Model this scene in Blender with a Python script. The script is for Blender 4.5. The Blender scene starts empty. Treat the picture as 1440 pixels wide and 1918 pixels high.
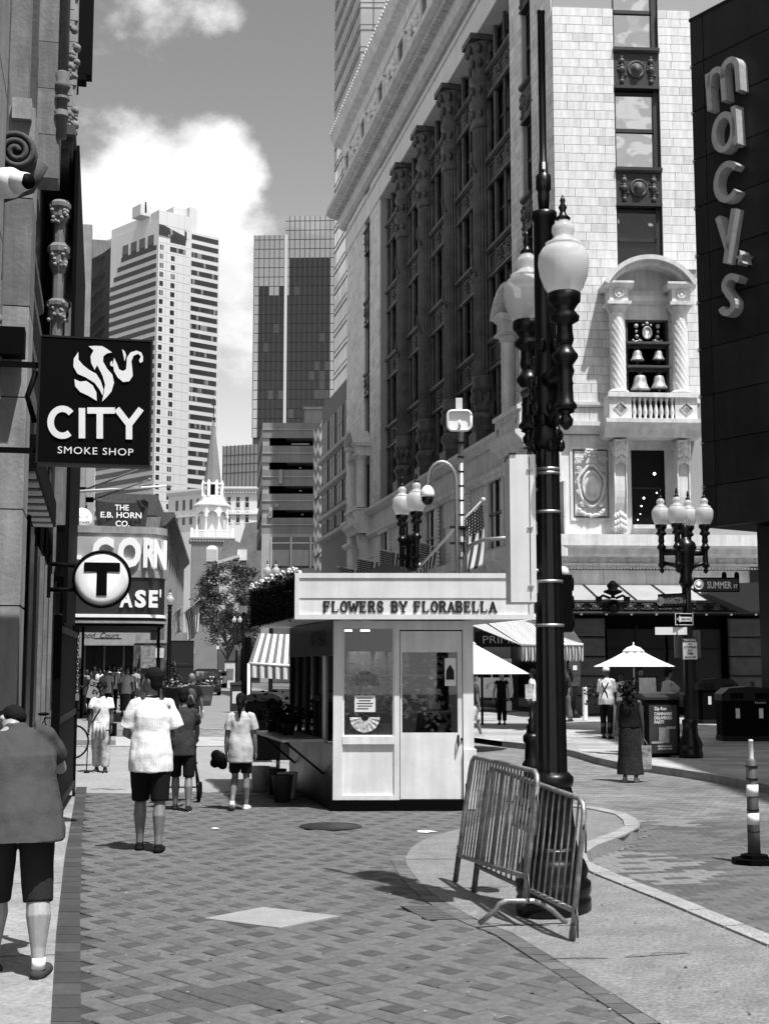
import bpy, bmesh, math, random
import numpy as np
from mathutils import Vector, Matrix, noise as mnoise
random.seed(7)
rng = np.random.default_rng(11)
SC = bpy.context.scene
COL = SC.collection
R = math.radians
CAM_H = 1.88
FPX = 2500.0
PITCH = math.atan((1250 - 959) / FPX)
cam = bpy.data.cameras.new('camera')
cam.sensor_fit = 'HORIZONTAL'
cam.sensor_width = 36.0
cam.lens = 36.0 * FPX / 1440.0
cam.clip_start = 0.1
cam.clip_end = 6000
cam_o = bpy.data.objects.new('camera', cam)
COL.objects.link(cam_o)
cam_o.location = (0, 0, CAM_H)
cam_o.rotation_euler = (math.pi / 2 + PITCH, 0, 0)
SC.camera = cam_o
SUN_EL = R(67)
SUN_H = Vector((0.60, -0.80))          # horizontal direction towards the sun
world = bpy.data.worlds.new('World')
SC.world = world
world.use_nodes = True
wt = world.node_tree
wt.nodes.clear()
def wn(kind, **kw):
 n = wt.nodes.new(kind)
 for k, v in kw.items():
  setattr(n, k, v)
 return n
def wmath(op, a, b=None, c=None, clamp=False):
 n = wn('ShaderNodeMath', operation=op, use_clamp=clamp)
 for i, v in enumerate((a, b, c)):
  if v is None:
   continue
  if isinstance(v, (int, float)):
   n.inputs[i].default_value = v
  else:
   wt.links.new(v, n.inputs[i])
 return n.outputs[0]
sky = wn('ShaderNodeTexSky', sky_type='NISHITA')
sky.sun_disc = False
sky.sun_elevation = SUN_EL
sky.sun_rotation = math.atan2(SUN_H.x, SUN_H.y)
sky.air_density = 1.0
sky.dust_density = 3.0
sky.ozone_density = 1.0
sep = wn('ShaderNodeSeparateColor')
wt.links.new(sky.outputs[0], sep.inputs[0])
grey = wmath('ADD', wmath('MULTIPLY', sep.outputs[0], 0.38), wmath('MULTIPLY', sep.outputs[1], 0.20))
tc = wn('ShaderNodeTexCoord')
sxyz = wn('ShaderNodeSeparateXYZ')
wt.links.new(tc.outputs['Generated'], sxyz.inputs[0])
dz = wmath('MAXIMUM', sxyz.outputs[2], 0.0)
grey = wmath('ADD', grey, wmath('MULTIPLY', wmath('POWER', 2.718, wmath('MULTIPLY', dz, -7.0)), 5.5))
cxyz = wn('ShaderNodeCombineXYZ')
wt.links.new(sxyz.outputs[0], cxyz.inputs[0])
wt.links.new(sxyz.outputs[1], cxyz.inputs[1])
wt.links.new(wmath('MULTIPLY', dz, 1.35), cxyz.inputs[2])
no1 = wn('ShaderNodeTexNoise', noise_dimensions='3D')
no1.inputs['Scale'].default_value = 7.5
no1.inputs['Detail'].default_value = 12.0
no1.inputs['Roughness'].default_value = 0.54
no1.inputs['Distortion'].default_value = 0.0
mp = wn('ShaderNodeMapping')
mp.inputs['Location'].default_value = (1.35, 2.2, 0.9)
wt.links.new(cxyz.outputs[0], mp.inputs[0])
wt.links.new(mp.outputs[0], no1.inputs['Vector'])
def blob(px, py, width, amount):
 up = 959 - py
 d = Vector((px - 720, FPX * math.cos(PITCH) - up * math.sin(PITCH),
    FPX * math.sin(PITCH) + up * math.cos(PITCH))).normalized()
 vm = wn('ShaderNodeVectorMath', operation='DISTANCE')
 wt.links.new(tc.outputs['Generated'], vm.inputs[0])
 vm.inputs[1].default_value = d
 q = wmath('DIVIDE', vm.outputs['Value'], width)
 g = wmath('POWER', 2.718, wmath('MULTIPLY', wmath('MULTIPLY', q, q), -1.0))
 return wmath('MULTIPLY', g, amount)
dens = no1.outputs['Fac']
for b in [(290, 350, 0.075, 0.105), (420, 240, 0.03, 0.10), (200, 420, 0.06, 0.08), (450, 370, 0.05, 0.10), (240, 20, 0.06, 0.14), (400, 0, 0.04, 0.13),
  (480, 110, 0.09, -0.13), (290, 170, 0.04, -0.07), (570, 300, 0.05, -0.12)]:
 dens = wmath('ADD', dens, blob(*b))
mr = wn('ShaderNodeMapRange', interpolation_type='SMOOTHSTEP')
wt.links.new(dens, mr.inputs['Value'])
mr.inputs['From Min'].default_value = 0.51
mr.inputs['From Max'].default_value = 0.66
mask = wmath('MULTIPLY', mr.outputs['Result'], wmath('MULTIPLY', dz, 12.0, clamp=True))
no2 = wn('ShaderNodeTexNoise', noise_dimensions='3D')
no2.inputs['Scale'].default_value = 9.0
no2.inputs['Detail'].default_value = 6.0
wt.links.new(mp.outputs[0], no2.inputs['Vector'])
bright = wmath('ADD', 1.2, wmath('MULTIPLY', no2.outputs['Fac'], 6.0))
cmix = wn('ShaderNodeMix', data_type='FLOAT')
wt.links.new(wmath('MULTIPLY', mask, 0.95), cmix.inputs['Factor'])
wt.links.new(grey, cmix.inputs[2])
wt.links.new(bright, cmix.inputs[3])
ccol = wn('ShaderNodeCombineColor')
for i in range(3):
 wt.links.new(cmix.outputs[0], ccol.inputs[i])
bg = wn('ShaderNodeBackground')
bg.inputs['Strength'].default_value = 0.125
wt.links.new(ccol.outputs[0], bg.inputs['Color'])
wo = wn('ShaderNodeOutputWorld')
wt.links.new(bg.outputs[0], wo.inputs['Surface'])
sl = bpy.data.lights.new('sun', 'SUN')
sl.energy = 3.3
sl.angle = R(0.53)
sl.color = (1, 1, 1)
sun = bpy.data.objects.new('sun', sl)
COL.objects.link(sun)
to_sun = Vector((SUN_H.x * math.cos(SUN_EL), SUN_H.y * math.cos(SUN_EL), math.sin(SUN_EL)))
sun.rotation_euler = to_sun.to_track_quat('Z', 'Y').to_euler()
sun.location = (20, -20, 60)
vs = SC.view_settings
vs.view_transform = 'Standard'
vs.look = 'None'
vs.exposure = 1.06
vs.gamma = 1.0
vs.use_curve_mapping = False
SC.render.engine = 'CYCLES'
SC.cycles.max_bounces = 6
SC.cycles.transparent_max_bounces = 12
SC.cycles.use_denoising = True
def P(px, py, d):
 up = 959 - py
 x = px - 720
 y = FPX * math.cos(PITCH) - up * math.sin(PITCH)
 z = FPX * math.sin(PITCH) + up * math.cos(PITCH)
 t = d / y
 return Vector((x * t, d, CAM_H + z * t))
def G(px, py, z=0.0):
 up = 959 - py
 y = FPX * math.cos(PITCH) - up * math.sin(PITCH)
 zz = FPX * math.sin(PITCH) + up * math.cos(PITCH)
 t = (z - CAM_H) / zz
 return Vector(((px - 720) * t, y * t, z))
def Z(py, d, px=720):
 return P(px, py, d).z
MATS = {}
def mat(name, v=0.5, rough=0.7, metal=0.0, nscale=0.0, namt=0.15, bump=0.0, bscale=None, spec=0.5, streak=0.0, fine=0.0, coat=0.0):
 if name in MATS:
  return MATS[name]
 m = bpy.data.materials.new(name)
 MATS[name] = m
 m.use_nodes = True
 nt = m.node_tree
 p = nt.nodes['Principled BSDF']
 p.inputs['Base Color'].default_value = (v, v, v, 1)
 p.inputs['Roughness'].default_value = rough
 p.inputs['Metallic'].default_value = metal
 p.inputs['Specular IOR Level'].default_value = spec
 if coat:
  p.inputs['Coat Weight'].default_value = coat
  p.inputs['Coat Roughness'].default_value = 0.15
 L = nt.links.new
 if nscale or streak or fine:
  t = nt.nodes.new('ShaderNodeTexCoord')
  src = None
  def add(scale, amt, vec, detail):
   nonlocal src
   n = nt.nodes.new('ShaderNodeTexNoise')
   n.inputs['Scale'].default_value = scale
   n.inputs['Detail'].default_value = detail
   n.inputs['Roughness'].default_value = 0.62
   L(vec, n.inputs['Vector'])
   r = nt.nodes.new('ShaderNodeMapRange')
   r.inputs['From Min'].default_value = 0.28
   r.inputs['From Max'].default_value = 0.72
   r.inputs['To Min'].default_value = 1 - amt
   r.inputs['To Max'].default_value = 1 + amt
   L(n.outputs['Fac'], r.inputs['Value'])
   if src is None:
    src = r.outputs[0]
   else:
    k = nt.nodes.new('ShaderNodeMath')
    k.operation = 'MULTIPLY'
    L(src, k.inputs[0])
    L(r.outputs[0], k.inputs[1])
    src = k.outputs[0]
   return n
  vec = t.outputs['Object']
  n0 = None
  if nscale:
   n0 = add(nscale, namt, vec, 5)
  if fine:
   add(nscale * 14 if nscale else 60, fine, vec, 2)
  if streak:
   mpn = nt.nodes.new('ShaderNodeMapping')
   mpn.inputs['Scale'].default_value = (1, 1, 0.08)
   L(vec, mpn.inputs[0])
   add((nscale or 1) * 3, streak, mpn.outputs[0], 4)
  k = nt.nodes.new('ShaderNodeMath')
  k.operation = 'MULTIPLY'
  k.inputs[1].default_value = v
  L(src, k.inputs[0])
  c = nt.nodes.new('ShaderNodeCombineColor')
  for i in range(3):
   L(k.outputs[0], c.inputs[i])
  L(c.outputs[0], p.inputs['Base Color'])
  if n0 is not None and rough > 0.1:
   rr = nt.nodes.new('ShaderNodeMapRange')
   rr.inputs['To Min'].default_value = rough - 0.08
   rr.inputs['To Max'].default_value = min(1, rough + 0.12)
   L(n0.outputs['Fac'], rr.inputs['Value'])
   L(rr.outputs[0], p.inputs['Roughness'])
 if bump:
  t = nt.nodes.new('ShaderNodeTexCoord')
  n = nt.nodes.new('ShaderNodeTexNoise')
  n.inputs['Scale'].default_value = bscale or (nscale * 6 if nscale else 20)
  n.inputs['Detail'].default_value = 4
  L(t.outputs['Object'], n.inputs['Vector'])
  b = nt.nodes.new('ShaderNodeBump')
  b.inputs['Strength'].default_value = bump
  b.inputs['Distance'].default_value = 0.02
  L(n.outputs['Fac'], b.inputs['Height'])
  L(b.outputs['Normal'], p.inputs['Normal'])
 return m
def glass_mat(name, v=0.03, refl=0.5, rough=0.03, wav=0.0, wscale=0.6):
 if name in MATS:
  return MATS[name]
 m = bpy.data.materials.new(name)
 MATS[name] = m
 m.use_nodes = True
 nt = m.node_tree
 p = nt.nodes['Principled BSDF']
 out = nt.nodes['Material Output']
 p.inputs['Base Color'].default_value = (v, v, v, 1)
 p.inputs['Roughness'].default_value = 0.3
 g = nt.nodes.new('ShaderNodeBsdfGlossy')
 g.inputs['Roughness'].default_value = rough
 g.inputs['Color'].default_value = (0.95, 0.95, 0.95, 1)
 mx = nt.nodes.new('ShaderNodeMixShader')
 mx.inputs[0].default_value = refl
 nt.links.new(p.outputs[0], mx.inputs[1])
 nt.links.new(g.outputs[0], mx.inputs[2])
 nt.links.new(mx.outputs[0], out.inputs['Surface'])
 if wav:
  t = nt.nodes.new('ShaderNodeTexCoord')
  n = nt.nodes.new('ShaderNodeTexNoise')
  n.inputs['Scale'].default_value = wscale
  n.inputs['Detail'].default_value = 1
  nt.links.new(t.outputs['Object'], n.inputs['Vector'])
  b = nt.nodes.new('ShaderNodeBump')
  b.inputs['Strength'].default_value = wav
  b.inputs['Distance'].default_value = 0.5
  nt.links.new(n.outputs['Fac'], b.inputs['Height'])
  nt.links.new(b.outputs['Normal'], g.inputs['Normal'])
 return m
def pane_mat(name, refl=0.18, tint=0.8):
 if name in MATS:
  return MATS[name]
 m = bpy.data.materials.new(name)
 MATS[name] = m
 m.use_nodes = True
 nt = m.node_tree
 nt.nodes.remove(nt.nodes['Principled BSDF'])
 out = nt.nodes['Material Output']
 tr = nt.nodes.new('ShaderNodeBsdfTransparent')
 tr.inputs['Color'].default_value = (tint, tint, tint, 1)
 g = nt.nodes.new('ShaderNodeBsdfGlossy')
 g.inputs['Roughness'].default_value = 0.02
 fr = nt.nodes.new('ShaderNodeFresnel')
 fr.inputs['IOR'].default_value = 1.5
 ad = nt.nodes.new('ShaderNodeMath')
 ad.operation = 'ADD'
 ad.inputs[1].default_value = refl
 nt.links.new(fr.outputs[0], ad.inputs[0])
 mx = nt.nodes.new('ShaderNodeMixShader')
 nt.links.new(ad.outputs[0], mx.inputs[0])
 nt.links.new(tr.outputs[0], mx.inputs[1])
 nt.links.new(g.outputs[0], mx.inputs[2])
 nt.links.new(mx.outputs[0], out.inputs['Surface'])
 return m
ROOTM = {}                                     # object -> world matrix (known while building)
def tag(o, label=None, cat=None, group=None, kind=None):
 if label:
  o['label'] = label
 if cat:
  o['category'] = cat
 if group:
  o['group'] = group
 if kind:
  o['kind'] = kind
 return o
def thing(name, label, cat, loc=(0, 0, 0), rz=0.0, group=None):
 o = bpy.data.objects.new(name, None)
 o.empty_display_size = 0.2
 COL.objects.link(o)
 o.location = loc
 o.rotation_euler = (0, 0, rz)
 ROOTM[o.name] = Matrix.Translation(Vector(loc)) @ Matrix.Rotation(rz, 4, 'Z')
 return tag(o, label, cat, group)
def frame(o, u, n=None):
 u = Vector((u[0], u[1], 0)).normalized()
 y = Vector((-u.y, u.x, 0))
 m = Matrix.Identity(4)
 for i in range(3):
  m[i][0] = u[i]
  m[i][1] = y[i]
  m[i][2] = (0, 0, 1)[i]
  m[i][3] = o[i]
 return m
class MB:
 def __init__(self, M=None):
  self.v, self.f, self.mi = [], [], []
  self.M = M or Matrix.Identity(4)
  self.m = 0
  self.smooth = False
  self.sm = []
 def add(self, vs, fs, mi=None):
  b = len(self.v)
  M = self.M
  for v in vs:
   self.v.append(M @ Vector(v))
  for f in fs:
   self.f.append(tuple(b + i for i in f))
   self.mi.append(self.m if mi is None else mi)
   self.sm.append(self.smooth)
  return self
 def box(self, x0, x1, y0, y1, z0, z1, mi=None):
  v = [(x0, y0, z0), (x1, y0, z0), (x1, y1, z0), (x0, y1, z0), (x0, y0, z1), (x1, y0, z1), (x1, y1, z1), (x0, y1, z1)]
  return self.add(v, [(0, 3, 2, 1), (4, 5, 6, 7), (0, 1, 5, 4), (1, 2, 6, 5), (2, 3, 7, 6), (3, 0, 4, 7)], mi)
 def bbox(self, x0, x1, y0, y1, z0, z1, b=0.01):
  v = [(x0, y0 + b, z0), (x1, y0 + b, z0), (x1, y1, z0), (x0, y1, z0), (x0, y0 + b, z1), (x1, y0 + b, z1), (x1, y1, z1), (x0, y1, z1),
   (x0 + b, y0, z0 + b), (x1 - b, y0, z0 + b), (x1 - b, y0, z1 - b), (x0 + b, y0, z1 - b)]
  return self.add(v, [(0, 3, 2, 1), (4, 5, 6, 7), (1, 2, 6, 5), (3, 0, 4, 7), (2, 3, 7, 6), (8, 9, 10, 11),
       (0, 1, 9, 8), (1, 5, 10, 9), (5, 4, 11, 10), (4, 0, 8, 11)])
 def prism(self, poly, z0, z1, mi=None):
  n = len(poly)
  v = [(p[0], p[1], z0) for p in poly] + [(p[0], p[1], z1) for p in poly]
  f = [tuple(range(n - 1, -1, -1)), tuple(range(n, 2 * n))]
  f += [(i, (i + 1) % n, n + (i + 1) % n, n + i) for i in range(n)]
  return self.add(v, f, mi)
 def slab(self, poly, y0, y1, mi=None):
  n = len(poly)
  v = [(p[0], y0, p[1]) for p in poly] + [(p[0], y1, p[1]) for p in poly]
  f = [tuple(range(n)), tuple(range(2 * n - 1, n - 1, -1))]
  f += [((i + 1) % n, i, n + i, n + (i + 1) % n) for i in range(n)]
  return self.add(v, f, mi)
 def lathe(self, prof, c=(0, 0, 0), n=16, mi=None, smooth=True, flute=0.0):
  v, f = [], []
  for r, z in prof:
   for k in range(n):
    a = 2 * math.pi * k / n
    rr = r * (1 - (flute if k % 2 else 0))
    v.append((c[0] + rr * math.cos(a), c[1] + rr * math.sin(a), c[2] + z))
  m = len(prof)
  for j in range(m - 1):
   for k in range(n):
    f.append((j * n + k, j * n + (k + 1) % n, (j + 1) * n + (k + 1) % n, (j + 1) * n + k))
  f.append(tuple(range(n - 1, -1, -1)))
  f.append(tuple((m - 1) * n + k for k in range(n)))
  s0 = self.smooth
  self.smooth = smooth
  self.add(v, f, mi)
  self.smooth = s0
  return self
 def tube(self, pts, r, n=8, mi=None, smooth=True, cap=True, ell=1.0):
  pts = [Vector(p) for p in pts]
  rs = r if isinstance(r, (list, tuple)) else [r] * len(pts)
  v, f = [], []
  prev = None
  for i, p in enumerate(pts):
   if i == 0:
    t = pts[1] - p
   elif i == len(pts) - 1:
    t = p - pts[i - 1]
   else:
    t = (pts[i + 1] - p).normalized() + (p - pts[i - 1]).normalized()
   t.normalize()
   if prev is None:
    a = Vector((0, 0, 1)) if abs(t.z) < 0.9 else Vector((1, 0, 0))
    x = t.cross(a).normalized()
   else:
    x = (prev - t * prev.dot(t)).normalized()
   prev = x
   y = t.cross(x)
   for k in range(n):
    a = 2 * math.pi * k / n
    v.append(p + x * (rs[i] * math.cos(a)) + y * (rs[i] * ell * math.sin(a)))
  m = len(pts)
  for j in range(m - 1):
   for k in range(n):
    f.append((j * n + k, j * n + (k + 1) % n, (j + 1) * n + (k + 1) % n, (j + 1) * n + k))
  if cap:
   f.append(tuple(range(n - 1, -1, -1)))
   f.append(tuple((m - 1) * n + k for k in range(n)))
  s0 = self.smooth
  self.smooth = smooth
  self.add(v, f, mi)
  self.smooth = s0
  return self
 def sphere(self, c, r, n=12, m=8, mi=None, s=(1, 1, 1)):
  prof = []
  v, f = [], []
  for j in range(m + 1):
   th = math.pi * j / m
   rr, z = math.sin(th), -math.cos(th)
   for k in range(n):
    a = 2 * math.pi * k / n
    v.append((c[0] + r * s[0] * rr * math.cos(a), c[1] + r * s[1] * rr * math.sin(a), c[2] + r * s[2] * z))
  for j in range(m):
   for k in range(n):
    f.append((j * n + k, j * n + (k + 1) % n, (j + 1) * n + (k + 1) % n, (j + 1) * n + k))
  s0 = self.smooth
  self.smooth = True
  self.add(v, f, mi)
  self.smooth = s0
  return self
 def mould(self, prof, x0, x1, mi=None, ret0=False, ret1=False):
  n = len(prof)
  v = []
  for (y, z) in prof:
   v.append((x0 + (y if ret0 else 0), y, z))
  for (y, z) in prof:
   v.append((x1 - (y if ret1 else 0), y, z))
  f = [(i, n + i, n + (i + 1) % n, (i + 1) % n) for i in range(n)]
  f += [tuple(range(n)), tuple(range(2 * n - 1, n - 1, -1))]
  return self.add(v, f, mi)
 def build(self, name, mats, parent=None, weld=False, kind=None):
  me = bpy.data.meshes.new(name)
  M = Matrix.Identity(4)
  if parent is not None:
   M = ROOTM.get(parent.name, Matrix.Identity(4)).inverted()
  me.from_pydata([tuple(M @ v) for v in self.v], [], self.f)
  if not isinstance(mats, (list, tuple)):
   mats = [mats]
  for m in mats:
   me.materials.append(m)
  if len(mats) > 1:
   me.polygons.foreach_set('material_index', self.mi)
  me.polygons.foreach_set('use_smooth', self.sm)
  me.update()
  if weld:
   bm = bmesh.new()
   bm.from_mesh(me)
   bmesh.ops.recalc_face_normals(bm, faces=bm.faces)
   bm.to_mesh(me)
   bm.free()
  o = bpy.data.objects.new(name, me)
  COL.objects.link(o)
  if parent is not None:
   o.parent = parent
   ROOTM[o.name] = ROOTM.get(parent.name, Matrix.Identity(4))
  else:
   ROOTM[o.name] = Matrix.Identity(4)
  if kind:
   o['kind'] = kind
  return o
def inst(name, me, parent, loc, rz=0.0, scale=None, rot=None):
 o = bpy.data.objects.new(name, me)
 COL.objects.link(o)
 o.parent = parent
 o.location = loc
 o.rotation_euler = rot if rot else (0, 0, rz)
 if scale:
  o.scale = scale
 return o
def children(o):
 return [c for c in bpy.data.objects if c.parent == o]
def copy_tree(o, parent=None, kids=None):
 c = o.copy()
 COL.objects.link(c)
 c.parent = parent
 for ch in o.children:
  copy_tree(ch, c)
 return c
def stroke_poly(pts, w, closed=False):
 out = []
 n = len(pts)
 pts = [Vector(p) for p in pts]
 L, Rr = [], []
 for i in range(n):
  if closed:
   a, b = pts[(i - 1) % n], pts[(i + 1) % n]
  else:
   a, b = pts[max(0, i - 1)], pts[min(n - 1, i + 1)]
  p = pts[i]
  d0 = (p - a).normalized() if (p - a).length > 1e-9 else (b - p).normalized()
  d1 = (b - p).normalized() if (b - p).length > 1e-9 else d0
  t = (d0 + d1).normalized()
  nn = Vector((-t.y, t.x))
  k = 1 / max(0.5, math.sqrt(max(1e-6, (1 + d0.dot(d1)) / 2)))
  L.append(p + nn * w / 2 * k)
  Rr.append(p - nn * w / 2 * k)
 return L, Rr, closed
def stroke(mb, pts, w, y0, y1, closed=False, mi=None):
 L, Rr, closed = stroke_poly(pts, w, closed)
 n = len(L)
 v = []
 for i in range(n):
  v += [(L[i].x, y0, L[i].y), (Rr[i].x, y0, Rr[i].y), (Rr[i].x, y1, Rr[i].y), (L[i].x, y1, L[i].y)]
 f = []
 for i in range(n if closed else n - 1):
  j = (i + 1) % n
  for k in range(4):
   f.append((4 * i + k, 4 * j + k, 4 * j + (k + 1) % 4, 4 * i + (k + 1) % 4))
 if not closed:
  f += [(3, 2, 1, 0), (4 * n - 4, 4 * n - 3, 4 * n - 2, 4 * n - 1)]
 mb.add(v, f, mi)
def arc(cx, cz, rx, rz, a0, a1, n=14):
 return [(cx + rx * math.cos(R(a0 + (a1 - a0) * i / n)), cz + rz * math.sin(R(a0 + (a1 - a0) * i / n))) for i in range(n + 1)]
_tx = {}
def text_geo(s, bold=0.0, shear=0.0, space=1.0):
 key = (s, bold, shear, space)
 if key in _tx:
  return _tx[key]
 cu = bpy.data.curves.new('lettering', 'FONT')
 cu.body = s
 cu.size = 1.0
 cu.offset = bold
 cu.shear = shear
 cu.space_character = space
 cu.resolution_u = 3
 ob = bpy.data.objects.new('lettering', cu)
 me = ob.to_mesh()
 v = np.array([tuple(q.co) for q in me.vertices])[:, :2]
 f = [tuple(p.vertices) for p in me.polygons]
 ob.to_mesh_clear()
 bpy.data.objects.remove(ob)
 bpy.data.curves.remove(cu)
 cap = 0.729
 v = v / cap
 v[:, 0] -= v[:, 0].min()
 _tx[key] = (v, f, v[:, 0].max(), v[:, 1].max())
 return _tx[key]
def text(mb, s, x, z, h, width=None, y=0.0, bold=0.0, center=False, depth=0.0, mi=None, shear=0.0, space=1.0, narrow=1.0):
 v, f, w, hh = text_geo(s, bold, shear, space)
 kx = h * narrow
 if width:
  kx = width / w
 x0 = x - (w * kx / 2 if center else 0)
 vs = [(x0 + a * kx, y, z + b * h) for a, b in v]
 mb.add(vs, f, mi)
 if depth:
  vb = [(x0 + a * kx, y + depth, z + b * h) for a, b in v]
  n = len(vs)
  from collections import Counter
  e = Counter()
  for q in f:
   for i in range(len(q)):
    e[(q[i], q[(i + 1) % len(q)])] += 1
  sides = [(b, a, n + a, n + b) for (a, b) in e if (b, a) not in e]
  mb.add(vs + vb, sides, mi)
 return w * kx
M_white = mat('white_paint', 0.80, 0.5, nscale=3, namt=0.06, streak=0.05)
M_black = mat('black_iron', 0.003, 0.32, nscale=8, namt=0.3, bump=0.06, spec=0.35)
M_blackm = mat('black_matte', 0.003, 0.6, spec=0.04)
M_dark = mat('dark_paint', 0.013, 0.5, nscale=4, namt=0.25, spec=0.15)
M_steel = mat('galvanised_steel', 0.32, 0.42, metal=0.75, nscale=30, namt=0.3, bump=0.15)
M_stone = mat('pale_limestone', 0.62, 0.85, nscale=1.2, namt=0.15, bump=0.2, bscale=18, streak=0.2)
M_stone2 = mat('pale_limestone_b', 0.57, 0.85, nscale=1.5, namt=0.16, bump=0.2, bscale=18, streak=0.2)
M_stone3 = mat('pale_limestone_c', 0.50, 0.85, nscale=1.5, namt=0.18, bump=0.2, bscale=18, streak=0.2)
M_joint = mat('stone_joint', 0.34, 0.95)
M_conc = mat('concrete', 0.26, 0.9, nscale=1.1, namt=0.2, fine=0.22, bump=0.25, bscale=90)
M_glassd = glass_mat('dark_window_glass', 0.005, 0.035)
M_glasss = glass_mat('sky_window_glass', 0.02, 0.62, wav=0.10, wscale=0.9)
m = mat('asphalt', 0.10, 0.92, nscale=0.3, namt=0.2, fine=0.25, bump=0.2, bscale=60)
o = MB().add([(-900, -60, -0.05), (900, -60, -0.05), (900, 3000, -0.05), (-900, 3000, -0.05)], [(0, 1, 2, 3)]).build('ground', m)
tag(o, kind='structure')
def paver_sheet(name, v, bw, bh, rot, mort=0.45, namt=0.35):
 m = bpy.data.materials.new(name)
 MATS[name] = m
 m.use_nodes = True
 nt = m.node_tree
 p = nt.nodes['Principled BSDF']
 t = nt.nodes.new('ShaderNodeTexCoord')
 mp_ = nt.nodes.new('ShaderNodeMapping')
 mp_.inputs['Rotation'].default_value = (0, 0, rot)
 nt.links.new(t.outputs['Object'], mp_.inputs[0])
 b = nt.nodes.new('ShaderNodeTexBrick')
 b.inputs['Scale'].default_value = 1
 b.inputs['Brick Width'].default_value = bw
 b.inputs['Row Height'].default_value = bh
 b.inputs['Mortar Size'].default_value = 0.006
 b.inputs['Color1'].default_value = (v * (1 - namt),) * 3 + (1,)
 b.inputs['Color2'].default_value = (v * (1 + namt),) * 3 + (1,)
 b.inputs['Mortar'].default_value = (v * mort,) * 3 + (1,)
 nt.links.new(mp_.outputs[0], b.inputs['Vector'])
 n = nt.nodes.new('ShaderNodeTexNoise')
 n.inputs['Scale'].default_value = 0.35
 n.inputs['Detail'].default_value = 5
 nt.links.new(t.outputs['Object'], n.inputs['Vector'])
 r = nt.nodes.new('ShaderNodeMapRange')
 r.inputs['From Min'].default_value = 0.3
 r.inputs['From Max'].default_value = 0.7
 r.inputs['To Min'].default_value = 0.7
 r.inputs['To Max'].default_value = 1.3
 nt.links.new(n.outputs['Fac'], r.inputs['Value'])
 mx = nt.nodes.new('ShaderNodeVectorMath')
 mx.operation = 'SCALE'
 nt.links.new(b.outputs['Color'], mx.inputs[0])
 nt.links.new(r.outputs[0], mx.inputs['Scale'])
 nt.links.new(mx.outputs[0], p.inputs['Base Color'])
 p.inputs['Roughness'].default_value = 0.85
 bp = nt.nodes.new('ShaderNodeBump')
 bp.inputs['Strength'].default_value = 0.3
 bp.inputs['Distance'].default_value = 0.01
 nt.links.new(b.outputs['Fac'], bp.inputs['Height'])
 bp.invert = True
 nt.links.new(bp.outputs[0], p.inputs['Normal'])
 return m
D = Vector((-0.2063, 0.9785, 0))       # the way the street runs
DX = Vector((0.9785, 0.2063, 0))       # across it, to the right
def street(c, s, z=0.0):
 return Vector((c, 0, z)) + D * s
M_pav = paver_sheet('street_pavers', 0.165, 0.22, 0.11, R(20))
pave = MB()
pave.add([G(1440, 1760) + Vector((8, -3, -0.012)), Vector((14, 60, -0.012)), Vector((-12, 60, -0.012)), Vector((-6, 21, -0.012)), Vector((0.2, 18, -0.012)), Vector((0.8, -4, -0.012)), Vector((14, -6, -0.012))],
  [(0, 1, 2, 3, 4, 5, 6)])
road = pave.build('road', M_pav)
tag(road, kind='structure')
far = MB()
far.add([street(0.4, 42, -0.006), street(14, 46, -0.006), street(14, 420, -0.006), street(0.4, 420, -0.006)], [(0, 1, 2, 3)])
o = far.build('carriageway', mat('old_concrete', 0.18, 0.9, nscale=0.5, namt=0.15, fine=0.15))
tag(o, kind='structure')
cross = MB()
a, b = G(143, 1472), G(900, 1478)
cross.add([street(-2.2, 21.1, -0.004), street(5.1, 20.4, -0.004), street(5.4, 33, -0.004), street(-2.2, 33, -0.004)], [(0, 1, 2, 3)])
o = cross.build('crosswalk', mat('crosswalk_concrete', 0.24, 0.9, nscale=0.8, namt=0.14, fine=0.15))
tag(o, kind='structure')
xr = o
M_line = mat('road_line_white', 0.5, 0.8, nscale=4, namt=0.3)
mb = MB()
mb.add([street(-2.2, 33.2, 0.0), street(3.4, 33.2, 0.0), street(3.4, 37.5, 0.0), street(-2.2, 37.5, 0.0)], [(0, 1, 2, 3)])
o = mb.build('kerb_ramp', mat('pale_concrete', 0.33, 0.9, nscale=0.8, namt=0.14), xr)
for (x0, x1, y) in [(372, 405, 1306), (380, 420, 1366), (195, 235, 1271), (400, 430, 1287)]:
 p, q = G(x0, y), G(x1, y)
 w = 0.25
 mb = MB().add([(p.x, p.y, 0.002), (q.x, q.y, 0.002), (q.x, q.y + w, 0.002), (p.x, p.y + w, 0.002)], [(0, 1, 2, 3)])
 o = mb.build('painted_line', M_line)
 tag(o, kind='structure')
def inside(pt, poly):
 x, y = pt
 c = False
 n = len(poly)
 j = n - 1
 for i in range(n):
  xi, yi = poly[i][0], poly[i][1]
  xj, yj = poly[j][0], poly[j][1]
  if (yi > y) != (yj > y) and x < (xj - xi) * (y - yi) / (yj - yi) + xi:
   c = not c
  j = i
 return c
bord_o = [G(x, y) for x, y in [(95, 1914), (105, 1749), (121, 1606), (139, 1503), (143, 1472)]]
bord_i = [G(x, y) for x, y in [(151.6, 1914), (150, 1708), (154, 1554), (163, 1472)]]
def ext(p, q, k):
 return p + (p - q).normalized() * k
bi0 = ext(bord_i[0], bord_i[1], 11)
bo0 = ext(bord_o[0], bord_o[1], 11)
isl_left = [G(x, y) for x, y in [(1234, 1918), (1126, 1851), (1029, 1792), (957, 1748), (895, 1726), (823, 1686), (777, 1645), (757, 1612), (772, 1585), (815, 1565), (868, 1553)]]
il0 = ext(isl_left[0], isl_left[1], 11)
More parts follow.
